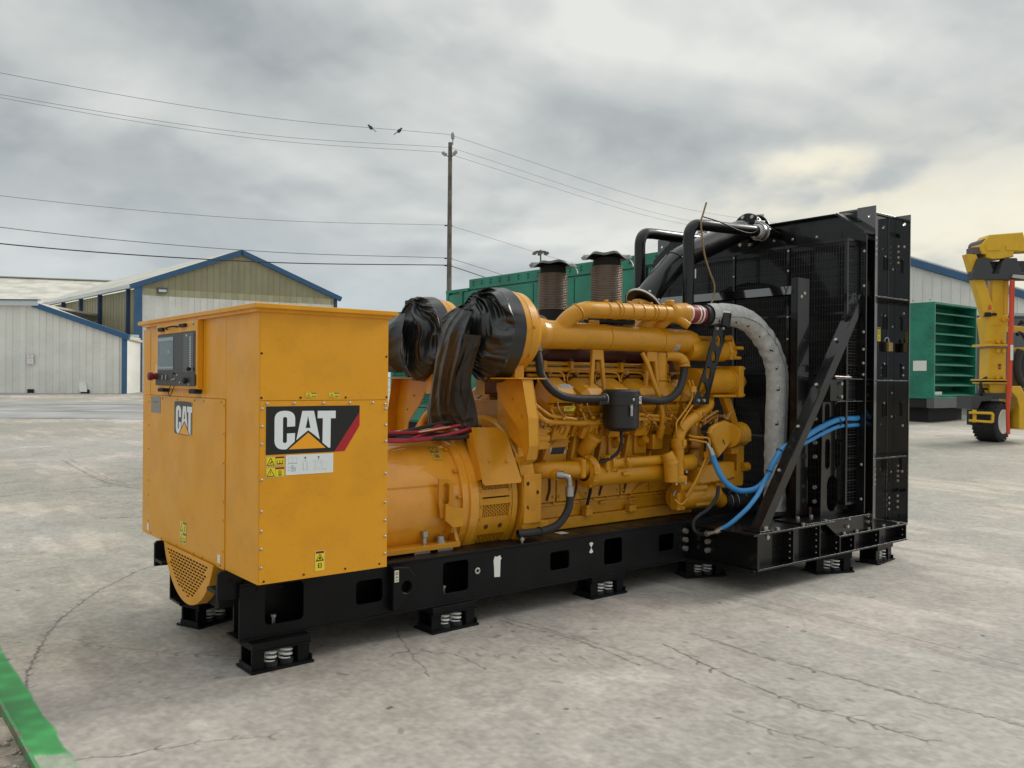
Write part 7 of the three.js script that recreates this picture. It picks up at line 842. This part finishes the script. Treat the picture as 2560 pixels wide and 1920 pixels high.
  // ---------- pipes over the top ----------
  for (const s of [1, -1]) { const z = ZC + s * 0.285; const up = gp('coolant_pipe', tube([[3.98, 2.2, z], [3.98, 2.5, z], [3.98, 2.75, z], [3.985, 2.88, z], [4.03, 2.95, z + s * 0.005], [4.12, 2.975, z + s * 0.01], [4.4, 2.985, z + s * 0.02], [4.85, 3.0, z + s * 0.045], [5.22, 3.01, z + s * 0.06]], 0.05, 90, 22), MAT.blk); up.userData.label = s > 0 ? 'nearer bent black coolant pipe' : 'farther bent black coolant pipe';
    gp('pipe_coupling', [lathe([[4.86, 0.052], [4.865, 0.07], [4.9, 0.076], [4.95, 0.076], [4.99, 0.07], [4.995, 0.052]], V(0, 2.998, z + s * 0.048), V(1, 0, 0), 28), torus(V(4.89, 3.0, z + s * 0.05), V(1, 0, 0), 0.077, 0.007, 28, 6), torus(V(4.96, 3.0, z + s * 0.05), V(1, 0, 0), 0.077, 0.007, 28, 6), bc(4.89, 3.085, z + s * 0.05, 0.05, 0.03, 0.03, 0.005), bc(4.96, 3.09, z + s * 0.05, 0.05, 0.03, 0.03, 0.005), torus(V(4.9, 3.1, z + s * 0.05), V(0.3, 0.2, 1), 0.03, 0.005, 18, 5)], MAT.steel, up); gp('white_tie', [s > 0 ? rod(V(3.985 + 0.045, 2.50, z + 0.035), V(3.985 + 0.045, 2.58, z + 0.035), 0.006, 0.006, 6) : bc(4.02, 2.5, z + 0.045, 0.01, 0.09, 0.01)], MAT.white, up); }
  { const z = ZC, d = gp('coolant_duct', [tube([[3.74, 2.30, z], [3.83, 2.40, z], [4.0, 2.56, z], [4.16, 2.69, z], [4.3, 2.76, z], [4.7, 2.92, z], [5.0, 3.04, z], [5.14, 3.07, z], [5.24, 3.075, z]], 0.108, 80, 32)], MAT.blk); d.userData.label = 'large slanting black coolant duct';
    const dir = V(0.72, 0.7, 0).normalize(); gp('lower_flange', [lathe(crisp([[-0.02, 0.1], [-0.02, 0.165], [0.0, 0.168], [0.018, 0.165], [0.02, 0.1]]), V(3.74, 2.28, z), dir, 44)], MAT.blk, d); gp('white_gasket', lathe(crisp([[0.021, 0.13], [0.021, 0.178], [0.034, 0.178], [0.035, 0.11]]), V(3.715, 2.255, z), dir, 44), MAT.white, d); gp('duct_stub', rod(V(3.62, 2.05, z), V(3.73, 2.27, z), 0.11, 0.11, 30), MAT.yel, d); const fb = []; for (let i = 0; i < 8; i++) { const a = i / 8 * 6.283, u = V(-dir.y, dir.x, 0), p = V(3.755, 2.295, z).addScaledVector(u, 0.138 * Math.cos(a)).add(V(0, 0, 0.138 * Math.sin(a))); fb.push(rod(p, p.clone().addScaledVector(dir, 0.025), 0.016, 0.014, 8)); } bolts('flange_bolt', fb, d, MAT.steel);
    gp('duct_seam', torus(V(4.14, 2.675, z), V(0.8, 0.62, 0), 0.11, 0.006, 44, 6), MAT.blk, d); gp('top_flange', [lathe(crisp([[5.18, 0.1], [5.18, 0.172], [5.205, 0.172], [5.206, 0.12], [5.3, 0.12], [5.301, 0.168], [5.33, 0.168], [5.331, 0.1]]), V(0, 3.08, z), V(1, 0, 0), 44)], MAT.blk, d); const tb = []; for (let i = 0; i < 8; i++) { const a = i / 8 * 6.283 + 0.3; tb.push(rod(V(5.18, 3.08 + 0.145 * Math.sin(a), z + 0.145 * Math.cos(a)), V(5.165, 3.08 + 0.145 * Math.sin(a), z + 0.145 * Math.cos(a)), 0.02, 0.018, 10)); } bolts('top_flange_bolt', tb, d, MAT.zinc); gp('filler_neck', rod(V(5.42, 3.05, z), V(5.42, 3.27, z), 0.024, 0.024, 16), MAT.zinc, d); gp('white_rim', torus(V(5.31, 3.08, z), V(1, 0, 0), 0.17, 0.005, 44, 5), MAT.grey, d); }
  // temperature lead wound round the near pipe
  const ld = gp('sensor_lead', [tube([[4.12, 3.16, -0.24], [4.09, 3.06, -0.25], [4.06, 2.98, -0.25], [4.07, 2.85, -0.24], [4.09, 2.7, -0.23], [4.14, 2.55, -0.21], [4.19, 2.44, -0.2], [4.17, 2.32, -0.2], [4.05, 2.26, -0.14], [3.98, 2.25, -0.08]], 0.008, 70, 7)], new THREE.MeshStandardMaterial({ color: rgb(0.25, 0.16, 0.07), roughness: 0.6 })); gp('lead_slack', tube([[4.08, 3.035, -0.25], [4.3, 3.01, -0.23], [4.55, 2.965, -0.22], [4.75, 2.965, -0.22], [4.95, 3.05, -0.22], [5.1, 3.01, -0.2], [5.3, 2.98, -0.15], [5.4, 2.9, -0.05]], 0.006, 60, 6), MAT.rub, ld);
  // grey wrapped duct
  { const pts = [[3.92, 2.165, -0.06], [4.03, 2.178, -0.052], [4.15, 2.182, -0.042], [4.30, 2.166, -0.02], [4.43, 2.105, 0.02], [4.53, 2.0, 0.06], [4.60, 1.86, 0.10], [4.635, 1.72, 0.125], [4.63, 1.56, 0.14], [4.61, 1.3, 0.145], [4.60, 1.0, 0.145], [4.60, 0.7, 0.145], [4.60, 0.47, 0.145]].map(p => V(...p));
    const c = new THREE.CatmullRomCurve3(pts), n = 220, m = 40, g = new THREE.TubeGeometry(c, n, 0.093, m, false), p = g.attributes.position, nn = g.attributes.normal; for (let i = 0; i < p.count; i++) { const a = i % (m + 1), k = Math.floor(i / (m + 1)), t = k / n, aa = a === m ? 0 : a; const bend = Math.exp(-Math.pow((t - 0.34) / 0.12, 2)) + 0.7 * sstep(0.6, 1, t); const w = (fbm(k * 0.16, aa * 0.35 + 4, 4) - 0.5) * 0.014 * (0.5 + bend) + Math.sin(k * 0.55 + 2 * Math.sin(aa * 0.3)) * 0.0035 * bend - 0.01 * Math.exp(-Math.pow((k % 27 - 13) / 2.2, 2)) * Math.max(0, Math.cos(aa / m * 6.283 - 2.6)); p.setXYZ(i, p.getX(i) + nn.getX(i) * w, p.getY(i) + nn.getY(i) * w, p.getZ(i) + nn.getZ(i) * w); } g.computeVertexNormals();
    const fab = noiseTex(256, (u, v) => { const a = (Math.sin(u * 804) * 0.5 + 0.5) * 14 + (Math.sin(v * 804) * 0.5 + 0.5) * 14, n = fbm(u * 9, v * 9, 5, 9) * 36; const k = 150 + a + n; return [k, k, k * 0.985]; }, true);
    const dw = gp('wrapped_duct', g, new THREE.MeshStandardMaterial({ color: rgb(0.95, 0.95, 0.94), map: metres(fab, 0.25), roughness: 0.85, bumpMap: metres(fab, 0.12), bumpScale: 0.002 })); dw.userData.label = 'grey quilted insulation wrapped round the charge air duct';
    const F = c.computeFrenetFrames(n, false), seam = [], lace = []; for (let k = 0; k <= n; k += 4) { const q = c.getPoint(k / n), tg = F.tangents[k], perp = v => v.addScaledVector(tg, -v.dot(tg)).normalize(), o = perp(V(-0.15, -0.35, 1)); seam.push(q.clone().addScaledVector(o, 0.0955)); if (k % 20 === 8) { const b0 = q.clone().addScaledVector(perp(V(-0.9, -0.6, 0.75)), 0.095); const tt = F.tangents[k]; for (let j = 0; j < 3; j++) lace.push(tube([b0.clone().addScaledVector(tt, -0.02 + j * 0.014), b0.clone().addScaledVector(F.binormals[k], 0.02).addScaledVector(tt, j * 0.01 - 0.005), b0.clone().addScaledVector(F.binormals[k], -0.018).addScaledVector(tt, 0.012 - j * 0.006)], 0.003, 10, 5)); } } gp('sewn_seam', new THREE.TubeGeometry(new THREE.CatmullRomCurve3(seam), 160, 0.004, 6), new THREE.MeshStandardMaterial({ color: rgb(0.22, 0.22, 0.22), roughness: 0.9 }), dw); gp('lacing', lace, MAT.dull, dw, 'stuff'); gp('duct_foot', [rod(V(4.60, 0.462, 0.145), V(4.60, 0.5, 0.145), 0.115, 0.105, 28)], MAT.dull, dw); gp('rust_boot', bx(4.71, 4.74, 0.475, 0.55, 0.40, 0.42, 0.01), MAT.rust, dw); }
  // blue hoses
  const h1 = gp('blue_hose', tube([[3.745, 1.03, 0.14], [3.757, 0.97, 0.155], [3.78, 0.86, 0.2], [3.83, 0.775, 0.25], [3.914, 0.733, 0.3], [3.993, 0.752, 0.38], [4.074, 0.823, 0.42], [4.134, 0.958, 0.45], [4.228, 1.071, 0.47], [4.38, 1.11, 0.475], [4.55, 1.16, 0.475], [4.732, 1.226, 0.49], [4.90, 1.285, 0.53], [5.05, 1.30, 0.545], [5.18, 1.30, 0.56], [5.26, 1.325, 0.565], [5.285, 1.365, 0.555], [5.275, 1.40, 0.53], [5.25, 1.41, 0.50]], 0.024, 140, 14), MAT.blue); h1.userData.label = 'thicker blue coolant hose';
  gp('hose_end', [rod(V(3.725, 1.11, 0.11), V(3.74, 1.06, 0.13), 0.013, 0.017, 10), rod(V(3.738, 1.07, 0.128), V(3.748, 1.015, 0.146), 0.022, 0.024, 16)], MAT.steel, h1); gp('cable_tie', [torus(V(4.10, 0.89, 0.435), V(0.4, 0.9, 0.1), 0.027, 0.004, 20, 5), torus(V(4.2, 1.05, 0.465), V(0.6, 0.7, 0.1), 0.032, 0.004, 20, 5), torus(V(4.94, 1.275, 0.535), V(0.9, 0.2, 0.2), 0.035, 0.005, 20, 5)], MAT.rub, h1);
  const h2 = gp('blue_hose', tube([[3.62, 0.46, 0.34], [3.66, 0.505, 0.39], [3.72, 0.565, 0.43], [3.80, 0.635, 0.46], [3.93, 0.72, 0.45], [4.02, 0.79, 0.43], [4.12, 0.90, 0.43], [4.22, 1.0, 0.44], [4.38, 1.06, 0.455], [4.6, 1.12, 0.47], [4.8, 1.19, 0.50], [4.95, 1.235, 0.535], [5.1, 1.24, 0.555], [5.22, 1.245, 0.565], [5.275, 1.265, 0.555], [5.25, 1.275, 0.5]], 0.018, 130, 12), MAT.blue); h2.userData.label = 'thinner blue coolant hose'; gp('hose_end', [rod(V(3.625, 0.465, 0.345), V(3.60, 0.435, 0.30), 0.022, 0.02, 12), rod(V(3.60, 0.435, 0.30), V(3.585, 0.415, 0.24), 0.013, 0.016, 10), rod(V(3.585, 0.415, 0.245), V(3.585, 0.408, 0.215), 0.02, 0.02, 6)], MAT.steel, h2); gp('black_hose', tube([[3.585, 0.408, 0.215], [3.585, 0.40, 0.15], [3.588, 0.42, 0.10], [3.59, 0.48, 0.085], [3.63, 0.53, 0.10], [3.75, 0.575, 0.10], [3.86, 0.66, 0.10], [3.95, 0.74, 0.05]], 0.016, 50, 9), MAT.rub, h2);
}
// ---------- black plastic sheeting tied over the inlets ----------
{
  const pm = phys({ color: rgb(0.010, 0.0105, 0.0115), roughness: 0.36, clearcoat: 0.22, clearcoatRoughness: 0.18, side: THREE.DoubleSide });
  const ridge = (x, y, o = 4) => { let s = 0, a = 0.5, f = 1; for (let i = 0; i < o; i++) { s += a * (1 - Math.abs(2 * vnoise(x * f + i * 13.7, y * f + i * 7.3) - 1)); a *= 0.5; f *= 2.03; } return s; };
  const bag = (z, sd, pinchA) => { // a sheet over the canister mouth: gathered folds run to a pinch
    const nu = 110, nv = 200, p = [], id = []; const C = [1.94, z];
    for (let i = 0; i <= nu; i++) for (let j = 0; j <= nv; j++) {
      const t = i / nu, a = j / nv * Math.PI * 2; // t 0 at the canister rim, 1 at the middle of the mouth
      const rim = t < 0.28, tt = rim ? 0 : (t - 0.28) / 0.72;
      let x = rim ? 1.80 - 0.10 * (t / 0.28) : 1.70 - 0.14 * Math.pow(tt, 0.8), r = rim ? 0.292 + 0.012 * (1 - t / 0.28) : 0.296 * Math.pow(1 - tt, 0.75);
      // folds radiate from the pinch
      const yy = r * Math.sin(a) - 0.27, zz = r * Math.cos(a) + pinchA, pa = Math.atan2(yy, zz), pr = Math.hypot(yy, zz);
      const fold = (ridge(pa * 3.3 + sd + 0.5 * Math.sin(pr * 14 + sd), pr * 2.2 + sd * 0.7, 3) - 0.55);
      const amp = rim ? 0.004 + 0.02 * (t / 0.28) : 0.062 * Math.pow(Math.sin(Math.min(1, tt * 1.15 + 0.22) * Math.PI), 0.7) + 0.01;
      x -= fold * amp * 2.0; r += (rim ? fold * amp : fold * amp * 0.5);
      // the sheet sags below
      const sag = Math.max(0, -Math.sin(a)) * 0.05 * (1 - tt); 
      p.push(x - sag * 0.4, C[0] + r * Math.sin(a) - sag, C[1] + r * Math.cos(a));
    }
    for (let i = 0; i < nu; i++) for (let j = 0; j < nv; j++) { const q = i * (nv + 1) + j, s = q + nv + 1; id.push(q, s, q + 1, q + 1, s, s + 1); }
    const g = new THREE.BufferGeometry(); g.setAttribute('position', new THREE.Float32BufferAttribute(p, 3)); g.setIndex(id); g.computeVertexNormals(); return g;
  };
  const drape = (P, nu, nv, sd, amp) => { // sheet between two edge curves, with folds along it
    const L = new THREE.CatmullRomCurve3(P[0].map(q => V(...q))), R = new THREE.CatmullRomCurve3(P[1].map(q => V(...q))), p = [], id = [];
    for (let i = 0; i <= nu; i++) for (let j = 0; j <= nv; j++) { const t = i / nu, s = j / nv, q = L.getPoint(t).lerp(R.getPoint(t), s); const f = ridge(s * 1.5 + sd + 0.35 * Math.sin(t * 2.2), t * 0.7 + sd, 3) - 0.5, c = ridge(s * 1.3 + t * 2 + sd * 3, t * 3.1, 3) - 0.5; q.x -= (f * amp * 2 + c * amp * 0.5) * Math.sin(Math.PI * Math.min(1, Math.max(0, s * 0.94 + 0.03))) ** 0.5 + 0.03 * Math.sin(s * Math.PI); q.z += c * amp * 0.5; p.push(q.x, q.y, q.z); }
    for (let i = 0; i < nu; i++) for (let j = 0; j < nv; j++) { const a = i * (nv + 1) + j, b = a + nv + 1; id.push(a, b, a + 1, a + 1, b, b + 1); }
    const g = new THREE.BufferGeometry(); g.setAttribute('position', new THREE.Float32BufferAttribute(p, 3)); g.setIndex(id); g.computeVertexNormals(); return g;
  };
  const n = thing('plastic_cover', 'black plastic sheet over the nearer canister, hanging down to the alternator cables', 'plastic cover', 'plastic covers on the air canisters', V(1.6, 1.3, -0.3)); const loc = g => g.translate(-1.6, -1.3, 0.3);
  mk('sheet', loc(bag(-0.16, 2.3, 0.10)), pm, n); mk('hanging_tail', loc(drape([[[1.57, 2.12, -0.34], [1.52, 2.0, -0.43], [1.49, 1.82, -0.46], [1.48, 1.55, -0.52], [1.47, 1.38, -0.56], [1.47, 1.27, -0.56]], [[1.52, 2.06, -0.10], [1.46, 1.93, -0.10], [1.45, 1.80, -0.13], [1.48, 1.55, -0.24], [1.54, 1.38, -0.29], [1.60, 1.27, -0.26]]], 110, 90, 5.1, 0.05)), pm, n); mk('hanging_tail', loc(drape([[[1.48, 1.92, -0.19], [1.48, 1.78, -0.22], [1.5, 1.52, -0.31], [1.56, 1.36, -0.33], [1.62, 1.25, -0.32]], [[1.55, 1.90, -0.03], [1.55, 1.80, -0.07], [1.57, 1.58, -0.17], [1.65, 1.40, -0.21], [1.68, 1.26, -0.22]]], 80, 60, 8.7, 0.04)), pm, n);
  mk('side_flap', loc(drape([[[1.62, 2.13, -0.38], [1.56, 2.05, -0.50], [1.55, 1.96, -0.50]], [[1.60, 2.12, -0.18], [1.53, 2.0, -0.26], [1.52, 1.93, -0.28]]], 40, 40, 1.7, 0.03)), pm, n);
  const f = thing('plastic_cover', 'black plastic sheet bagged over the farther canister behind the cabinet', 'plastic cover', 'plastic covers on the air canisters', V(1.6, 1.6, -1.04)); const lf = g => g.translate(-1.6, -1.6, 1.04);
  mk('sheet', lf(bag(-1.04, 7.9, -0.02)), pm, f); mk('hanging_tail', lf(drape([[[1.62, 2.1, -1.26], [1.50, 1.95, -1.38], [1.48, 1.8, -1.36], [1.52, 1.66, -1.28]], [[1.54, 2.1, -0.96], [1.47, 1.95, -0.9], [1.48, 1.8, -0.92], [1.55, 1.66, -0.95]]], 70, 90, 11.3, 0.045)), pm, f); mk('back_flap', lf(drape([[[1.82, 2.22, -1.16], [1.9, 2.22, -1.1], [2.02, 2.16, -1.0]], [[1.82, 2.06, -0.78], [1.9, 2.05, -0.77], [2.0, 2.0, -0.8]]], 30, 40, 3.3, 0.01)), pm, f);
}
renderer.render(scene, camera);
